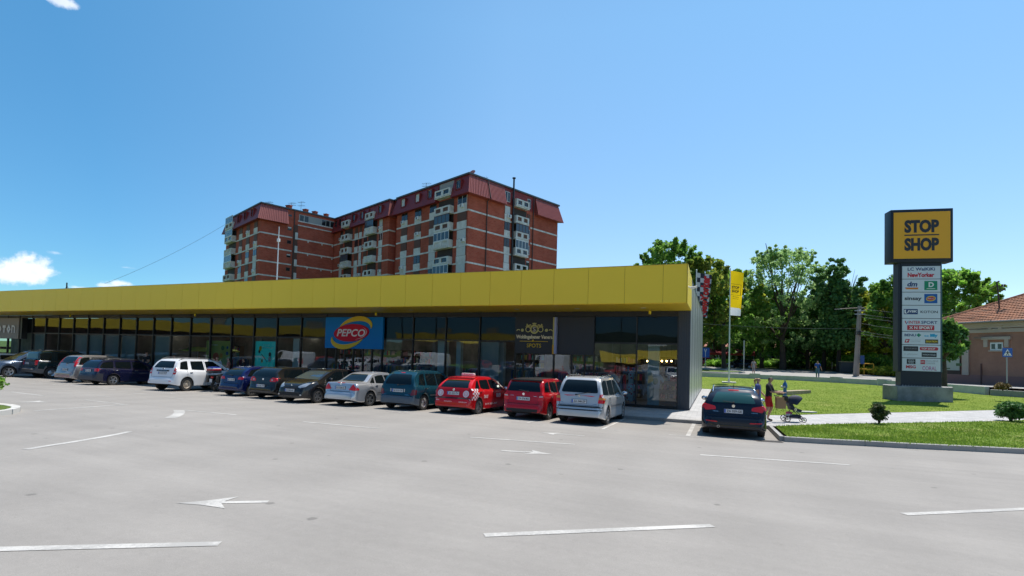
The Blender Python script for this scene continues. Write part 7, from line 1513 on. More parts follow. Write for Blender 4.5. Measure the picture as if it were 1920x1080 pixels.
# ================= retail wings and hills that the shop glass reflects =================
def wing(pts, label, H0=4.7, H1=6.3):
    a, c = Vector((*pts[0], 0)), Vector((*pts[1], 0)); L = (c-a).length; t = thing('retail_wing', label, 'shop building', a, math.atan2(c.y-a.y, c.x-a.x)); b = MB(); b.box(0, L, .0, 14, H0, H1); b.box(0, L, 2, 14, H1-.1, H1+.02); b.build('fascia', M_YEL, t); b = MB(); b.box(0, L, 2.2, 14, 0, H0); b.build('wall', mat('wing_wall', (.10, .055, .045), .7), t); b = MB()
    for i in range(int(L//4)): b.box(i*4+.3, i*4+3.7, 2.1, 2.2, .3, 3.4)
    b.build('glazing', M_WDARK, t); b = MB()
    for i in range(3): b.box(L*.3*(i+.5), L*.3*(i+.5)+2.5, 6, 8, H1, H1+1.5)
    b.build('rooftop_units', M_STEEL, t); return t
w_ = wing([(110, -108), (-34, -108)], 'yellow edged retail wing behind the viewpoint, mirrored in the right windows', 1.7, 4.5)
w_ = wing([(-26, -44), (-60, -36)], 'yellow edged retail wing behind the viewpoint, mirrored above the black hatchbacks')
w_ = wing([(-62, -30), (-98, 10)], 'yellow edged retail wing behind the viewpoint, mirrored in the far left windows')
def hills(y0, label, seed, hgt, col):
    rg = random.Random(seed); ph = [rg.uniform(0, 6.28) for _ in range(6)]; n = 90; vv = []
    for i in range(n+1):
        x = -1800+3600*i/n; h = hgt*(.55+.25*math.sin(x/420+ph[0])+.16*math.sin(x/170+ph[1])+.07*math.sin(x/60+ph[2])+.03*math.sin(x/21+ph[3])); vv += [(x, y0, -5), (x, y0-180, h), (x, y0-700, -5)]
    b = MB(); b.mesh(vv, [f for i in range(n) for f in ((3*i, 3*i+3, 3*i+4, 3*i+1), (3*i+1, 3*i+4, 3*i+5, 3*i+2))]); tag(b.build('hills', mat('wooded_hill_%d' % seed, col, .95, noise=(.02, .8, tuple(c*.55 for c in col))), smooth=True), kind='structure')
hills(-900, '', 3, 62, (.03, .055, .025)); hills(-500, '', 8, 24, (.02, .04, .015))
for i, (u, lab) in enumerate(((752, 'left'), (815, 'middle'), (1165, 'right'))):
    q = at(u, 650, 70); x, y = q.x, 2*FY-q.y; t = thing('street_lamp', 'tall dark lot lamp behind the viewpoint, %s one mirrored in the glass' % lab, 'street lamp', (x, y, gz(y))); b = MB(); b.tube([(0, 0, 0), (0, 0, 8)], [.10, .06], n=8); b.build('pole', M_BLACK, t); b = MB(); b.box(-.9, .9, -.15, .15, 7.95, 8.1); b.build('lamp_head', M_BLACK, t)
# ================= people =================
SKIN = mat('skin', (.50, .27, .18), .6); HAIRB = mat('hair_black', (.012, .010, .009), .6); HAIRL = mat('hair_blonde', (.36, .22, .10), .6)
def skin_mesh(nodes, edges, sub=2):
    me = bpy.data.meshes.new('t'); me.from_pydata([n[0] for n in nodes], edges, []); o = bpy.data.objects.new('t', me); COL.objects.link(o)
    md = o.modifiers.new('s', 'SKIN'); md.use_smooth_shade = True; sv = me.skin_vertices[0].data
    for i, n in enumerate(nodes): r = n[1]; sv[i].radius = r if isinstance(r, tuple) else (r, r); sv[i].use_root = (i == 0)
    sb = o.modifiers.new('u', 'SUBSURF'); sb.levels = sub; sb.render_levels = sub
    dg = bpy.context.evaluated_depsgraph_get(); ev = o.evaluated_get(dg).to_mesh(); vv = [v.co.copy() for v in ev.vertices]; ff = [tuple(p.vertices) for p in ev.polygons]; o.evaluated_get(dg).to_mesh_clear(); bpy.data.objects.remove(o); bpy.data.meshes.remove(me); return vv, ff
def person(label, loc, rz, h=1.75, top=(.02, .02, .025), bot=(.05, .05, .08), shoes=(.05, .04, .04), legs='trousers', sleeve=.45, hair=HAIRB, longhair=False, pose=None, skirt=False, group=None):
    """faces -y in its own frame. pose: dict of joint offsets"""
    P = dict(lh=(.09, 0), hipy=0, step=.0, lean=0, la=[(.24, 0, .28), (.27, -.05, .02)], ra=[(-.24, 0, .28), (-.27, -.05, .02)], lk=(0, 0), rk=(0, 0), lf=0, rf=0, head=(0, 0)); P.update(pose or {}); s = h/1.75
    V = lambda x, y, z: (x*s, y*s, z*s); ln = P['lean']
    N_ = [(V(0, 0, .95), (.15*s, .11*s)), (V(0, -.01+ln*.3, 1.10), (.135*s, .095*s)), (V(0, ln*.6, 1.27), (.155*s, .105*s)), (V(0, ln*.9, 1.40), (.12*s, .08*s)), (V(0, ln, 1.48), .055*s), (V(P['head'][0], ln+P['head'][1]-.01, 1.56), .062*s), (V(P['head'][0]*1.3, ln+P['head'][1]*1.3-.02, 1.63), (.078*s, .092*s)), (V(P['head'][0]*1.3, ln+P['head'][1]*1.3-.01, 1.70), (.07*s, .082*s))]
    E_ = [(0, 1), (1, 2), (2, 3), (3, 4), (4, 5), (5, 6), (6, 7)]; lab = ['hip', 'torso', 'torso', 'torso', 'neck', 'head', 'head', 'head']
    def add(p, r, par, l): N_.append((p, r)); E_.append((par, len(N_)-1)); lab.append(l); return len(N_)-1
    for sg, arm in ((1, P['la']), (-1, P['ra'])):
        sh = add(V(sg*.185, ln*.9, 1.40), .058*s, 3, 'torso'); e = arm[0]; w_ = arm[1]
        a1 = add(V(e[0], e[1]+ln*.7, 1.40+(e[2]-.28)-.28), .043*s, sh, 'upper'); a2 = add(V(w_[0], w_[1]+ln*.5, 1.40+(w_[2]-.28)-.28-.0), .029*s, a1, 'fore'); d = (Vector(N_[a2][0])-Vector(N_[a1][0])).normalized()
        pm = add(tuple(Vector(N_[a2][0])+d*.07*s), (.036*s, .022*s), a2, 'hand')
        for k in range(4):
            off = Vector(((k-1.5)*.017*s, 0, 0)); f1 = add(tuple(Vector(N_[pm][0])+d*.045*s+off+Vector((0, -.006*s, 0))), .0095*s, pm, 'hand'); add(tuple(Vector(N_[pm][0])+d*(.085-.006*abs(k-1.2))*s+off+Vector((0, -.022*s, 0))), .008*s, f1, 'hand')
        add(tuple(Vector(N_[a2][0])+d*.055*s+Vector((-sg*.03*s, -.03*s, 0))), .010*s, a2, 'hand')
    for sg, k_, f_ in ((1, P['lk'], P['lf']), (-1, P['rk'], P['rf'])):
        hp_ = add(V(sg*.095, 0, .87), .092*s, 0, 'hip'); kn = add(V(sg*.10, k_[0], .49+k_[1]), .062*s, hp_, 'thigh'); cf_ = add(V(sg*.10, (k_[0]+f_)/2+.02, .32+k_[1]*.7), .056*s, kn, 'shin'); an = add(V(sg*.10, f_+.02, .09), .038*s, cf_, 'shin'); ft = add(V(sg*.11, f_-.06, .045), .038*s, an, 'foot'); add(V(sg*.12, f_-.15, .03), .028*s, ft, 'foot')
    vv, ff = skin_mesh(N_, E_, 1 if h < 0 else 2)
    # label verts by nearest joint
    J = np.array([n[0] for n in N_]); VA = np.array([tuple(v) for v in vv]); 
    mids = [(np.array(N_[a][0])+np.array(N_[b_][0]))/2 for a, b_ in E_]; idx = []
    for v in VA: idx.append(int(np.argmin(((J-v)**2).sum(1))))
    lb = [lab[i] for i in idx]
    t = tag(bpy.data.objects.new('person', None), label, 'person', group); COL.objects.link(t); t.location = loc; t.rotation_euler = (0, 0, rz)
    b = MB(); b.mesh(vv, ff); b.build('body', SKIN, t, smooth=True)
    bm0 = bpy.data.meshes.new('t'); bm0.from_pydata(vv, [], ff); bm0.update(); nr = [v.normal.copy() for v in bm0.vertices]; bpy.data.meshes.remove(bm0)
    def garment(name, cond, off, m):
        F = [f for f in ff if all(cond(i) for i in f)]
        if not F: return
        used = sorted({i for f in F for i in f}); mp = {u: i for i, u in enumerate(used)}; b = MB(); b.mesh([vv[u]+nr[u]*off*s for u in used], [[mp[i] for i in f] for f in F]); b.build(name, m, t, smooth=True)
    zt_ = lambda z: z*s
    mt = lambda c: mat('cloth_'+'_'.join('%03d' % int(q*1000) for q in c), c, .9)
    elb = 1.40-.28
    if sleeve > .8: garment('shirt', lambda i: (lb[i] in ('torso', 'upper', 'fore')) or (lb[i] == 'hip' and vv[i].z > .90*s), .014, mt(top))
    else: garment('shirt', lambda i: (lb[i] == 'torso') or (lb[i] == 'hip' and vv[i].z > .90*s) or (lb[i] == 'upper' and vv[i].z > (1.40-sleeve*.42)*s), .016, mt(top))
    low = {'trousers': .09, 'shorts': .56, 'kneeshorts': .44, 'short': .7}[legs]
    garment('trousers' if legs == 'trousers' else 'shorts', lambda i: lb[i] in ('hip', 'thigh', 'shin') and low*s < vv[i].z < 1.0*s, .018 if legs == 'trousers' else .017, mt(bot)); garment('shoes', lambda i: lb[i] == 'foot' or (lb[i] == 'shin' and vv[i].z < .07*s), .008, mt(shoes))
    hz = vv[0]; hx_, hy_ = P['head'][0]*1.3*s, (ln+P['head'][1]*1.3-.01)*s
    garment('hair', lambda i: lb[i] == 'head' and (vv[i].z > 1.665*s or vv[i].y > hy_+.012*s) and vv[i].z > 1.55*s, .014, hair)
    b = MB(); b.sphere((hx_, hy_-.088*s, 1.615*s), (.012*s, .02*s, .02*s), n=8); b.sphere((hx_+.074*s, hy_, 1.62*s), (.01*s, .02*s, .028*s), n=8); b.sphere((hx_-.074*s, hy_, 1.62*s), (.01*s, .02*s, .028*s), n=8); b.build('face', SKIN, t, smooth=True)
    b = MB(); b.sphere((hx_+.03*s, hy_-.078*s, 1.645*s), .010*s, n=8); b.sphere((hx_-.03*s, hy_-.078*s, 1.645*s), .010*s, n=8); b.build('eyes', M_INK, t)
    b = MB(); b.box(hx_-.022*s, hx_+.022*s, hy_-.088*s, hy_-.07*s, 1.575*s, 1.585*s); b.build('mouth', mat('lips', (.35, .12, .10), .5), t)
    if longhair: b = MB(); b.tube([(hx_, hy_+.07*s, 1.68*s), (hx_, hy_+.14*s, 1.60*s), (hx_, hy_+.12*s, 1.42*s)], [.05*s, .045*s, .02*s], n=8); b.build('ponytail', hair, t, smooth=True)
    return t
# the man pushing the stroller: walks to the right, seen from behind-left
mp_ = onz(1440, 789.5, .13); rzm = R(90+(-8))      # faces roughly +x
person('man in black t shirt and red shorts walking and pushing the stroller', (mp_.x, mp_.y, .135), R(72), 1.74, top=(.012, .012, .015), bot=(.50, .015, .02), shoes=(.06, .045, .04), legs='shorts', sleeve=.55,
  pose=dict(lean=-.04, la=[(.24, -.10, .32), (.20, -.42, .30)], ra=[(-.24, -.12, .32), (-.20, -.42, .30)], lk=(-.10, .02), lf=.02, rk=(-.02, .0), rf=.22, head=(0, -.02)))
wp = onz(1424, 787, .13)
person('woman in blue top with blonde ponytail walking beside the man', (wp.x-.02, wp.y+.75, .135), R(75), 1.66, top=(.06, .09, .25), bot=(.10, .12, .2), hair=HAIRL, longhair=True, legs='kneeshorts', sleeve=.45, pose=dict(la=[(.24, -.06, .28), (.22, -.22, .12)], ra=[(-.24, .02, .28), (-.25, -.05, .04)], lk=(-.08, .01), lf=-.1, rf=.16))
# bags
t = thing('shopping_bag', 'brown paper shopping bag hanging by the man\'s hand on the stroller handle', 'bag', (mp_.x+.42, mp_.y-.10, .135+.52), R(20)); b = MB(); b.prism([(-.17, 0), (.17, 0), (.18, .44), (-.18, .44)], -.07, .07); b.build('bag', mat('kraft_paper', (.36, .20, .11), .8), t); b = MB(); b.tube([(-.08, 0, .44), (-.05, 0, .58), (.05, 0, .58), (.08, 0, .44)], .008, n=5); b.build('handle', M_BLACK, t)
t = thing('changing_bag', 'small black bag hanging from the stroller handle', 'bag', (mp_.x+.58, mp_.y-.05, .135+.82), 0); b = MB(); b.box(-.10, .10, -.08, .08, 0, .2, bev=.04); b.build('bag', M_BLACK, t, smooth=30)
q = Vector((wp.x-.22, wp.y+.75, .9)); t = thing('carried_bag', 'white patterned bag hanging behind the woman\'s shoulder', 'bag', (q.x, q.y, .95)); b = MB(); b.box(-.15, .15, -.1, .1, 0, .35, bev=.05); b.build('bag', mat('pale_print', (.5, .58, .66), .8, noise=(20, .8, (.1, .25, .4))), t, smooth=30)
# stroller
sp0 = onz(1468, 790.5, .13); t = thing('stroller', 'dark blue stroller with a hooded seat pushed along the paved path', 'stroller', (sp0.x+.28, sp0.y+.12, .135), R(12)); mb_ = mat('stroller_navy', (.012, .018, .045), .7)
t.scale = (.86, .86, .95)
for (x, y, r_) in ((-.22, -.27, .13), (-.22, .27, .13), (.50, -.17, .105), (.50, .17, .105)):
    M = Matrix.Translation((x, y, r_)) @ Matrix.Rotation(R(90), 4, 'X'); b = MB(); b.lathe([(r_*.80, -.02), (r_*.95, -.025), (r_, 0), (r_*.95, .025), (r_*.80, .02), (r_*.80, -.02)], 20, M=M); w_ = b.build('wheel', M_TYRE, t, smooth=40); b = MB()
    for k in range(5): a = k*1.2566; b.tube([(x, y, r_), (x+r_*.82*math.cos(a), y, r_+r_*.82*math.sin(a))], .012, n=5)
    b.lathe([(0, -.03), (.03, -.03), (.03, .03), (0, .03)], 10, M=M); b.build('spokes', M_CHROME, w_)
b = MB()
for y in (-.24, .24):
    b.tube([(-.62, y, 1.02), (-.2, y, .72), (.12, y*.9, .5), (.50, y*.75, .13)], .014, n=6); b.tube([(-.22, y, .15), (.0, y, .40), (.14, y*.95, .55)], .014, n=6); b.tube([(-.2, y, .14), (.48, y*.75, .16)], .010, n=5)
b.tube([(-.62, -.24, 1.02), (-.66, -.18, 1.04), (-.66, .18, 1.04), (-.62, .24, 1.02)], .018, n=6); b.tube([(-.22, -.27, .13), (-.22, .27, .13)], .012, n=6); b.build('frame', M_BLACK, t)
b = MB(); b.prism([(-.05, .50), (.35, .42), (.42, .50), (.10, .60), (-.12, .98), (-.20, .95)], -.19, .19); b.build('seat', mb_, t, smooth=20)
b = MB(); vv = []; n1, n2 = 10, 10
for i in range(n1+1):
    a = R(15+118*i/n1)
    for j in range(n2+1): c = math.pi*j/n2; vv.append((.08-.44*math.cos(a)*math.sin(c)*1.0+.10, .23*math.cos(c), .70+.40*math.sin(a)*math.sin(c)))
b.mesh(vv, [(i*(n2+1)+j, i*(n2+1)+j+1, (i+1)*(n2+1)+j+1, (i+1)*(n2+1)+j) for i in range(n1) for j in range(n2)]); o = b.build('hood', mb_, t, smooth=True)
sd = o.modifiers.new('thick', 'SOLIDIFY'); sd.thickness = .02
b = MB(); b.box(-.15, .38, -.17, .17, .16, .30, bev=.04); b.build('basket', mb_, t, smooth=30); b = MB(); b.sphere((-.10, -.05, .36), (.14, .1, .07), m=mat('blanket_pink', (.55, .10, .22), .9), n=10); b.sphere((-.12, -.1, .28), (.15, .08, .06), m=M_WHITE, n=10); b.build('blanket', None, t, smooth=True); b = MB(); b.lathe([(0, 0), (.06, 0), (.06, .02), (0, .02)], 14, M=Matrix.Translation((.12, -.22, .52)) @ Matrix.Rotation(R(90), 4, 'X')); b.build('hinge', M_CHROME, t)
# walkers on the road
def roadp(u, v, D): q = at(u, v, D); return (q.x, q.y, roadz(q.x, q.y))
person('man in grey vest and pale shorts walking on the road behind the flagpole', roadp(1413, 699, 69), R(170), 1.76, top=(.30, .29, .31), bot=(.28, .27, .27), legs='kneeshorts', sleeve=.1, pose=dict(lk=(-.08, 0), lf=-.12, rf=.12))
person('woman in blue t shirt and jeans walking on the road before the trees', roadp(1533, 706, 63.5), R(-10), 1.80, top=(.03, .09, .40), bot=(.10, .17, .30), legs='trousers', sleeve=.5, hair=mat('hair_brown', (.10, .05, .03), .6), pose=dict(lk=(-.14, 0), lf=-.24, rf=.22, la=[(.26, .02, .28), (.34, -.05, .04)], ra=[(-.24, -.04, .28), (-.14, -.22, .24)]))
# people before the shop windows
def pave(u, v=700, y=22.2): q = ony(u, v, y); return (q.x, y, .135)
person('man in black t shirt standing by the glass behind the navy estate', pave(273.5, y=22.6), R(8), 1.84, top=(.012, .012, .014), bot=(.05, .08, .2), pose=dict(la=[(.26, -.03, .28), (.12, -.20, .14)], ra=[(-.26, -.03, .28), (-.12, -.20, .14)]))
person('man in white shirt bending over near the parasols', pave(380, y=21.9), R(-60), 1.66, top=(.60, .60, .70), bot=(.04, .04, .05), sleeve=.5, pose=dict(lean=-.12, head=(0, -.06)))
person('man in patterned white shirt walking left of the motorbike', pave(406, y=21.4), R(60), 1.72, top=(.34, .38, .46), bot=(.02, .02, .025), sleeve=.5, pose=dict(lk=(-.08, 0), lf=-.15, rf=.15))
person('woman in pink top holding a phone near the motorbike', pave(427.5, y=21.9), R(-40), 1.66, top=(.34, .14, .12), bot=(.3, .36, .42), sleeve=.3, longhair=True, pose=dict(la=[(.22, -.08, .28), (.06, -.22, .40)], ra=[(-.22, -.08, .28), (-.06, -.22, .36)]))
person('dark haired person by the glass behind the white four by four', pave(325.5, y=22.9), R(0), 1.66, top=(.5, .45, .4), bot=(.03, .03, .04))
person('man in dark clothes sitting height near the parked motorbike and glass', pave(456, y=23.2), R(-30), 1.62, top=(.012, .012, .016), bot=(.012, .012, .016))
person('person in pale blue shirt just visible above the dark green off-roader', pave(132, y=22.6), R(30), 1.80, top=(.25, .3, .45), bot=(.03, .03, .05))
# ================= plants =================
def leaf_mat(name, c, c2, transl=.6):
    m = bpy.data.materials.new(name); m.use_nodes = True; t = m.node_tree; t.nodes.clear(); o = N(t, 'ShaderNodeOutputMaterial'); d = N(t, 'ShaderNodeBsdfPrincipled'); d.inputs['Roughness'].default_value = .55; d.inputs['Specular IOR Level'].default_value = .35
    tr = N(t, 'ShaderNodeBsdfTranslucent'); mx = N(t, 'ShaderNodeMixShader'); mx.inputs[0].default_value = transl; g = N(t, 'ShaderNodeNewGeometry')
    n = N(t, 'ShaderNodeTexNoise', Scale=.9, Detail=3); t.links.new(g.outputs['Position'], n.inputs['Vector']); ad = N(t, 'ShaderNodeMath', operation='ADD'); ml = N(t, 'ShaderNodeMath', operation='MULTIPLY'); ml.inputs[1].default_value = .5; t.links.new(g.outputs['Random Per Island'], ml.inputs[0]); t.links.new(n.outputs['Fac'], ad.inputs[0]); t.links.new(ml.outputs[0], ad.inputs[1])
    r = N(t, 'ShaderNodeMapRange'); r.inputs['From Min'].default_value = .45; r.inputs['From Max'].default_value = 1.05; t.links.new(ad.outputs[0], r.inputs['Value']); x = N(t, 'ShaderNodeMixRGB'); x.inputs[1].default_value = (*c, 1); x.inputs[2].default_value = (*c2, 1); t.links.new(r.outputs[0], x.inputs[0])
    t.links.new(x.outputs[0], d.inputs['Base Color']); t.links.new(x.outputs[0], tr.inputs['Color']); t.links.new(d.outputs[0], mx.inputs[1]); t.links.new(tr.outputs[0], mx.inputs[2]); t.links.new(mx.outputs[0], o.inputs[0]); m.diffuse_color = (*c, 1); MATS[name] = m; return m
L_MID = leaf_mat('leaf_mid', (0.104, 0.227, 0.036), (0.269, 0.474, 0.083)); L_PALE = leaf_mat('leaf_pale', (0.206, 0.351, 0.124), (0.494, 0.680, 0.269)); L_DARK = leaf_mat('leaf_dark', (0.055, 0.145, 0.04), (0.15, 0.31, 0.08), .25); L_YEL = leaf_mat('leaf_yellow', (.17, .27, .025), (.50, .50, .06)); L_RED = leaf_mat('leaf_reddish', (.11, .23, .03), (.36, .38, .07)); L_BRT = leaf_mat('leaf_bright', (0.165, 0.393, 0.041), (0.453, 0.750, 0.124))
BARK = mat('bark', (.10, .075, .055), .9, noise=(3, .8, (.05, .04, .03))); BARKD = mat('bark_dark', (.045, .035, .028), .9)
def leaves(centres, rad, per, size, m, parent, name='crown', seed=0, aspect=1.6, hang=0.0):
    """leaf quads scattered in clumps; centres (n,3), rad (n,)"""
    rg = np.random.default_rng(seed); c = np.repeat(np.asarray(centres, float), per, 0); r_ = np.repeat(np.asarray(rad, float), per); n = len(c)
    d = rg.normal(size=(n, 3)); d /= np.linalg.norm(d, axis=1)[:, None]; rr = r_*(.25+.9*rg.random(n)); p = c+d*rr[:, None]*np.array([1, 1, .8])
    a = rg.normal(size=(n, 3)); a[:, 2] -= hang*2; a /= np.linalg.norm(a, axis=1)[:, None]; b_ = np.cross(a, rg.normal(size=(n, 3))); b_ /= np.linalg.norm(b_, axis=1)[:, None]; s = size*(.6+.8*rg.random(n))[:, None]
    V = np.empty((n, 4, 3)); V[:, 0] = p-a*s*aspect*.5; V[:, 1] = p+b_*s*.5; V[:, 2] = p+a*s*aspect*.5; V[:, 3] = p-b_*s*.5
    me = bpy.data.meshes.new(name); me.vertices.add(n*4); me.vertices.foreach_set('co', V.ravel()); me.loops.add(n*4); me.loops.foreach_set('vertex_index', np.arange(n*4)); me.polygons.add(n); me.polygons.foreach_set('loop_start', np.arange(0, n*4, 4)); me.polygons.foreach_set('loop_total', np.full(n, 4)); me.materials.append(m); me.update(calc_edges=True); me.validate()
    o = bpy.data.objects.new(name, me); COL.objects.link(o); o.parent = parent; return o
def tree(label, loc, h, spread, m, seed, kind='round', trunk=.28, clear=.25, n=150, per=70, size=.30, bark=None, group='trees beyond the road', name='tree', cat='tree', cr=1.15, up=0, m2=None):
    rg = random.Random(seed); t = thing(name, label, cat, loc, 0, group); b = MB(); C_ = []; RR = []
    nl = 9; lean = rg.uniform(-.4, .4); tips = []
    tp = [(0, 0, -.2), (lean*.2, 0, h*clear*.6), (lean*.5, rg.uniform(-.2, .2), h*clear), (lean, 0, h*.55), (lean*1.3, 0, h*.82)]
    b.tube(tp, [trunk*1.25, trunk, trunk*.9, trunk*.5, trunk*.15], n=8)
    for i in range(nl):
        f = rg.random(); z0 = h*(clear+(.5-clear)*f); a = 2*math.pi*i/nl+rg.uniform(-.4, .4); st = Vector((lean*.6, 0, z0)); L = spread*(.55+.35*rg.random())*(1-.35*f); rise = h*(.18+.22*rg.random())*(1.4 if up else 1)
        e = st+Vector((math.cos(a)*L, math.sin(a)*L, rise)); md = st.lerp(e, .5)+Vector((0, 0, -rise*.10)); b.tube([st, md, e], [trunk*.45, trunk*.28, trunk*.1], n=6); tips.append(e)
        for q in range(3):
            e2 = md.lerp(e, rg.random())+Vector((rg.uniform(-1, 1), rg.uniform(-1, 1), rg.uniform(.3, 1.4)))*spread*.22; b.tube([md, e2], [trunk*.16, trunk*.05], n=5)
    b.build('trunk', bark or BARK, t, smooth=50)
    k = 0
    if kind == 'upright':      # several upswept plumes
        for i in range(15):
            a = rg.random()*6.283; rr_ = spread*math.sqrt(rg.random())*.8; tx, ty = math.cos(a)*rr_, math.sin(a)*rr_; hh = h*(1-.32*(rr_/spread)**1.3)*rg.uniform(.82, 1.0)
            for j in range(max(4, int(n/15))):
                f = rg.random(); z = h*clear+(hh-h*clear)*f; C_.append((tx*(.45+.55*f)+rg.gauss(0, .25), ty*(.45+.55*f)+rg.gauss(0, .25), z)); RR.append(cr*(1.15-.85*f))
    else:
        for i in range(int(n*.85)):
            u_ = rg.random(); a = rg.random()*6.283; zf = rg.random()**.8; prof = {'round': math.sqrt(max(.02, 1-(2*zf-.85)**2/1.35)), 'oval': math.sqrt(max(.02, 1-(2*zf-.9)**2/1.3))*.9, 'flat': .55+.5*zf*(1.4-zf)}[kind]
            lob = 1+.22*math.sin(3*a+seed)+.16*math.sin(5*a+2*seed+4*zf)+.10*math.sin(9*zf*3+seed); rr_ = spread*prof*lob*(u_**.38); edge = u_**.38*rg.uniform(.8, 1.1); C_.append((lean+math.cos(a)*rr_, math.sin(a)*rr_, h*(clear*.9)+h*(1-clear*.9)*zf*(.94+.06*lob))); RR.append(cr*(1.25-.75*edge)*rg.uniform(.6, 1.15))
        for i in range(n//5):
            a = rg.random()*6.283; zf = rg.uniform(.3, 1.0); L_ = spread*math.sqrt(max(.05, 1-(2*zf-.9)**2/1.3))
            for q in range(4): f = .86+.07*q; C_.append((lean+math.cos(a)*L_*f, math.sin(a)*L_*f, h*clear+h*(1-clear)*(zf*.93+.035*q))); RR.append(cr*(.55-.11*q))
    o = leaves(C_, RR, per, size, m, t, seed=seed)
    if m2: q = [(c, r_) for c, r_ in zip(C_, RR) if c[2] > h*.5 and rg.random() < .5]; leaves([(c[0]*1.04, c[1]*1.04, c[2]+.3) for c, _ in q], [r_*.9 for _, r_ in q], max(8, per//3), size, m2, t, name='new_growth', seed=seed+99)
    return t
def T(u, D, vt, vb=692): q = at(u, vb, D); z = 1.45; return (q.x, q.y, z), at(u, vt, D).z-z
# tree behind the shop roof, left
l, h = T(1256, 92, 455); tree('tall leafy tree rising behind the right end of the yellow roof', l, h, 6.0, L_MID, 1, n=170, per=60, size=.34, cr=1.3)
l, h = T(1306, 80, 492); tree('tree with reddish seed clusters behind the checkered flag', l, h, 5.2, L_RED, 2, n=150, per=60, size=.34, cr=1.2, trunk=.2)
l, h = T(1357, 84, 512); tree('broad yellow green tree behind the near flagpole', l, h, 5.6, L_MID, 3, n=140, per=55, size=.34, m2=L_YEL, cr=1.2, clear=.3)
l, h = T(1340, 100, 560); tree('slim young tree in shade right of the silver wall', l, h, 4.5, L_MID, 31, n=90, per=60, size=.3, clear=.3, trunk=.14)
l, h = T(1468, 88, 466); tree('tallest pale silvery green tree in the middle of the grove', l, h, 6.6, L_PALE, 4, kind='oval', n=230, per=46, size=.24, clear=.2, trunk=.42, up=1, cr=1.05)
l, h = T(1428, 92, 545); tree('medium green tree left of the tallest pale tree', l, h, 5.5, L_MID, 5, n=150, per=60, size=.30, clear=.2)
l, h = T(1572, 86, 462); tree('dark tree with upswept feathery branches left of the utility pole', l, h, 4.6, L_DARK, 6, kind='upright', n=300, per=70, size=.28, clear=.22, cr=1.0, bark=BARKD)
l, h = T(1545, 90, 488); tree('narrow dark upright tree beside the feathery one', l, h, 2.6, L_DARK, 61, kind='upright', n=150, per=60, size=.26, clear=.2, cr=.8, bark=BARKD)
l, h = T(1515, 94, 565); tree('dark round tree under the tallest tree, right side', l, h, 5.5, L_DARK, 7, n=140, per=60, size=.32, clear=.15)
l, h = T(1618, 94, 553); tree('yellow flowering tree behind the top of the utility pole', l, h, 5.5, L_YEL, 8, n=150, per=60, size=.3, clear=.2)
l, h = T(1660, 88, 540); tree('yellow green tree just left of the pylon sign', l, h, 4.8, L_YEL, 9, n=140, per=60, size=.3, clear=.2)
l, h = T(1690, 82, 520); tree('deep green tree hidden partly by the pylon sign', l, h, 3.8, L_MID, 10, n=150, per=60, size=.28, clear=.25, cr=1.0)
q = at(1790, 700, 74); tree('maple with light tips between pylon sign and pink house', (q.x, q.y, 1.2), at(1790, 514, 74).z-1.2, 3.7, L_MID, 11, n=150, per=60, size=.24, clear=.25, m2=L_BRT, cr=.9)
q = at(1771, 700, 46); tree('low dark tree overhanging the pink house corner', (q.x, q.y, 1.0), at(1771, 606, 46).z-1.0, 1.15, L_DARK, 12, n=80, per=60, size=.16, clear=.42, cr=.5, m2=L_MID, trunk=.14)
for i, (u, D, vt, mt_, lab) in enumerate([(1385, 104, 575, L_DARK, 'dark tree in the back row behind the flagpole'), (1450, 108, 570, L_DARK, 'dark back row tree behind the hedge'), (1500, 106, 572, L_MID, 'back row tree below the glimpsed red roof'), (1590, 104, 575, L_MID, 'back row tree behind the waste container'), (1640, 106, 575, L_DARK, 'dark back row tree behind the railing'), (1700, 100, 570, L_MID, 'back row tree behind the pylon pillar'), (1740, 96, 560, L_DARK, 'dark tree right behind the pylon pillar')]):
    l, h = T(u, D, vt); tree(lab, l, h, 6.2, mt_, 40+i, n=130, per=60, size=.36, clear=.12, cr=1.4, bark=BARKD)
# shrubs and hedges
def bush(label, loc, w_, h, m, seed, per=40, n=40, size=.12, stems=True, name='shrub', cr=.28, cat='bush', grp=None):
    rg = random.Random(seed); t = thing(name, label, cat, loc, 0, grp); b = MB()
    for i in range(6): a = rg.random()*6.28; b.tube([(0, 0, -.05), (math.cos(a)*w_*.12, math.sin(a)*w_*.12, h*.3), (math.cos(a)*w_*.36, math.sin(a)*w_*.36, h*.75)], [.03*h, .022*h, .008*h], n=5)
    b.build('stem', BARKD, t); C_ = []; RR = []
    for i in range(n): a = rg.random()*6.28; z = rg.random(); r_ = w_*.5*math.sqrt(rg.random())*math.sqrt(max(.05, 1-(2*z-1)**2*.8)); C_.append((math.cos(a)*r_, math.sin(a)*r_, h*(.28+.66*z))); RR.append(cr*rg.uniform(.6, 1.1))
    leaves(C_, RR, per, size, m, t, name='foliage', seed=seed); return t
q = onz(1648.5, 795, .14); bush('small upright juniper bush beside the path in the lower lawn', (q.x, q.y, .13), .52, .78, leaf_mat('juniper', (.04, .07, .02), (.11, .13, .04), .2), 3, per=60, n=38, size=.05, cr=.15)
q = onz(1896, 789.5, .14); bush('wide dark conifer bush at the right edge of the path', (q.x, q.y, .13), 1.05, .82, L_DARK, 4, per=110, n=60, size=.055, cr=.2)
q = lot(-52, 765); bush('leafy green bush on the planted island at the left edge', (q.x-.1, q.y, q.z+.12), 1.2, .85, L_MID, 5, per=90, n=50, size=.08, cr=.25)
bush('low bush deeper in the planted island at the left edge', (q.x-1.8, q.y-.8, q.z+.12), 1.4, .8, L_BRT, 6, per=70, n=40, size=.08, cr=.25)
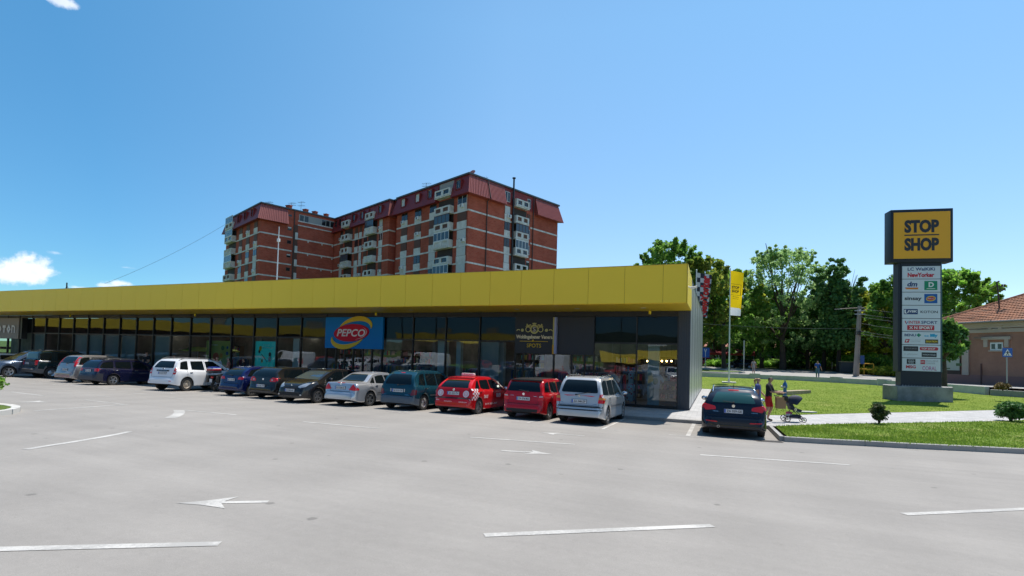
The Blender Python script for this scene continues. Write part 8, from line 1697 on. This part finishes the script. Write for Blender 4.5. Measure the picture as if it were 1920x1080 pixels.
for i, (u, vt, D, w_, mt_, lab) in enumerate([(1594, 668, 90, 3.2, L_BRT, 'bright green bush behind the utility pole foot'), (1625, 662, 88, 4.5, L_BRT, 'tall light green bush above the yellow railing'), (1652, 668, 86, 4, L_MID, 'green bush right of the yellow railing'), (1676, 672, 88, 3.5, L_DARK, 'dark bush beside the pylon pillar'), (1640, 692, 82, 4, L_YEL, 'low weeds along the kerb below the railing'), (1672, 692, 79, 3.5, L_YEL, 'low dry weeds along the kerb by the pylon'),
    (1450, 676, 99, 5, L_MID, 'hedge bush at the left of the mesh fence'), (1475, 676, 99, 5, L_DARK, 'dark hedge bush behind the mesh fence'), (1500, 677, 99, 5, L_DARK, 'dark hedge bush right of centre of the fence'), (1530, 677, 99, 5, L_MID, 'hedge bush behind the walking woman'), (1430, 678, 98, 3, L_BRT, 'bright low bush beside the black car'), (1345, 676, 92, 3.5, L_BRT, 'bright low bush behind the flagpole'), (1370, 678, 94, 3, L_MID, 'low bush between flagpole and black car'), (1880, 725, 46, .8, leaf_mat('dry_weed', (.18, .13, .05), (.3, .22, .1), .3), 'dry weed tuft at the foot of the crossing sign')]):
    q = at(u, 695, D); z = roadz(q.x, q.y); h_ = max(.4, at(u, vt, D).z-z); bush(lab, (q.x, q.y, z), w_, h_, mt_, 70+i, per=60, n=int(30+w_*10), size=.20 if w_ > 1 else .06, cr=.55 if w_ > 1 else .15)
# far woodland mass behind the grove
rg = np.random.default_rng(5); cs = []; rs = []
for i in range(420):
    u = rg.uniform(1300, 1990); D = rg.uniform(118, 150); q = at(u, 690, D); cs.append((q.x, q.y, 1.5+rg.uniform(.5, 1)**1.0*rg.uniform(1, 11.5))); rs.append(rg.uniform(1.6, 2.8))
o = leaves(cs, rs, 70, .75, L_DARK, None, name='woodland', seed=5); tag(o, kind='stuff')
# ground cover: grass blades
def blades(vvff, n, h, m, name, seed, dens=None):
    vv, ff = vvff; V = np.array(vv); F = np.array(ff); rg = np.random.default_rng(seed); A = np.linalg.norm(np.cross(V[F[:, 1]]-V[F[:, 0]], V[F[:, 3]]-V[F[:, 0]]), axis=1); D_ = np.linalg.norm(V[F[:, 0]][:, :2], axis=1); w_ = A/D_**2; k = rg.choice(len(F), n, p=w_/w_.sum()); a, b_ = rg.random((2, n)); Q = V[F[k]]
    p = (Q[:, 0]*(1-a)[:, None]+Q[:, 1]*a[:, None])*(1-b_)[:, None]+(Q[:, 3]*(1-a)[:, None]+Q[:, 2]*a[:, None])*b_[:, None]; hh = h*(.4+rg.random(n)**2*1.4); th = rg.random(n)*6.28; wd = .010+.012*rg.random(n); lx = rg.normal(0, .4, n)*hh; ly = rg.normal(0, .4, n)*hh
    T_ = np.empty((n, 3, 3)); T_[:, 0] = p+np.stack([np.cos(th)*wd, np.sin(th)*wd, -.01+0*wd], 1); T_[:, 1] = p-np.stack([np.cos(th)*wd, np.sin(th)*wd, .01+0*wd], 1); T_[:, 2] = p+np.stack([lx, ly, hh], 1)
    me = bpy.data.meshes.new(name); me.vertices.add(n*3); me.vertices.foreach_set('co', T_.ravel()); me.loops.add(n*3); me.loops.foreach_set('vertex_index', np.arange(n*3)); me.polygons.add(n); me.polygons.foreach_set('loop_start', np.arange(0, n*3, 3)); me.polygons.foreach_set('loop_total', np.full(n, 3)); me.materials.append(m); me.update(calc_edges=True); o = bpy.data.objects.new(name, me); COL.objects.link(o); return tag(o, kind='stuff')
GR = leaf_mat('grass_blade', (.14, .25, .02), (.26, .36, .06), .45)
blades(ruled(KERBL, PATH_LO, 60, 14, lambda x, y, t: gz(y)+.135), 60000, .045, GR, 'grass', 1)
blades(ruled(PATH_UP, WALL+[(20.5, 46.9), (27, 46)], 60, 24, zup), 40000, .035, GR, 'grass', 2)
print('OBJECTS', len(bpy.data.objects), 'POLYS', sum(len(m.polygons) for m in bpy.data.meshes))
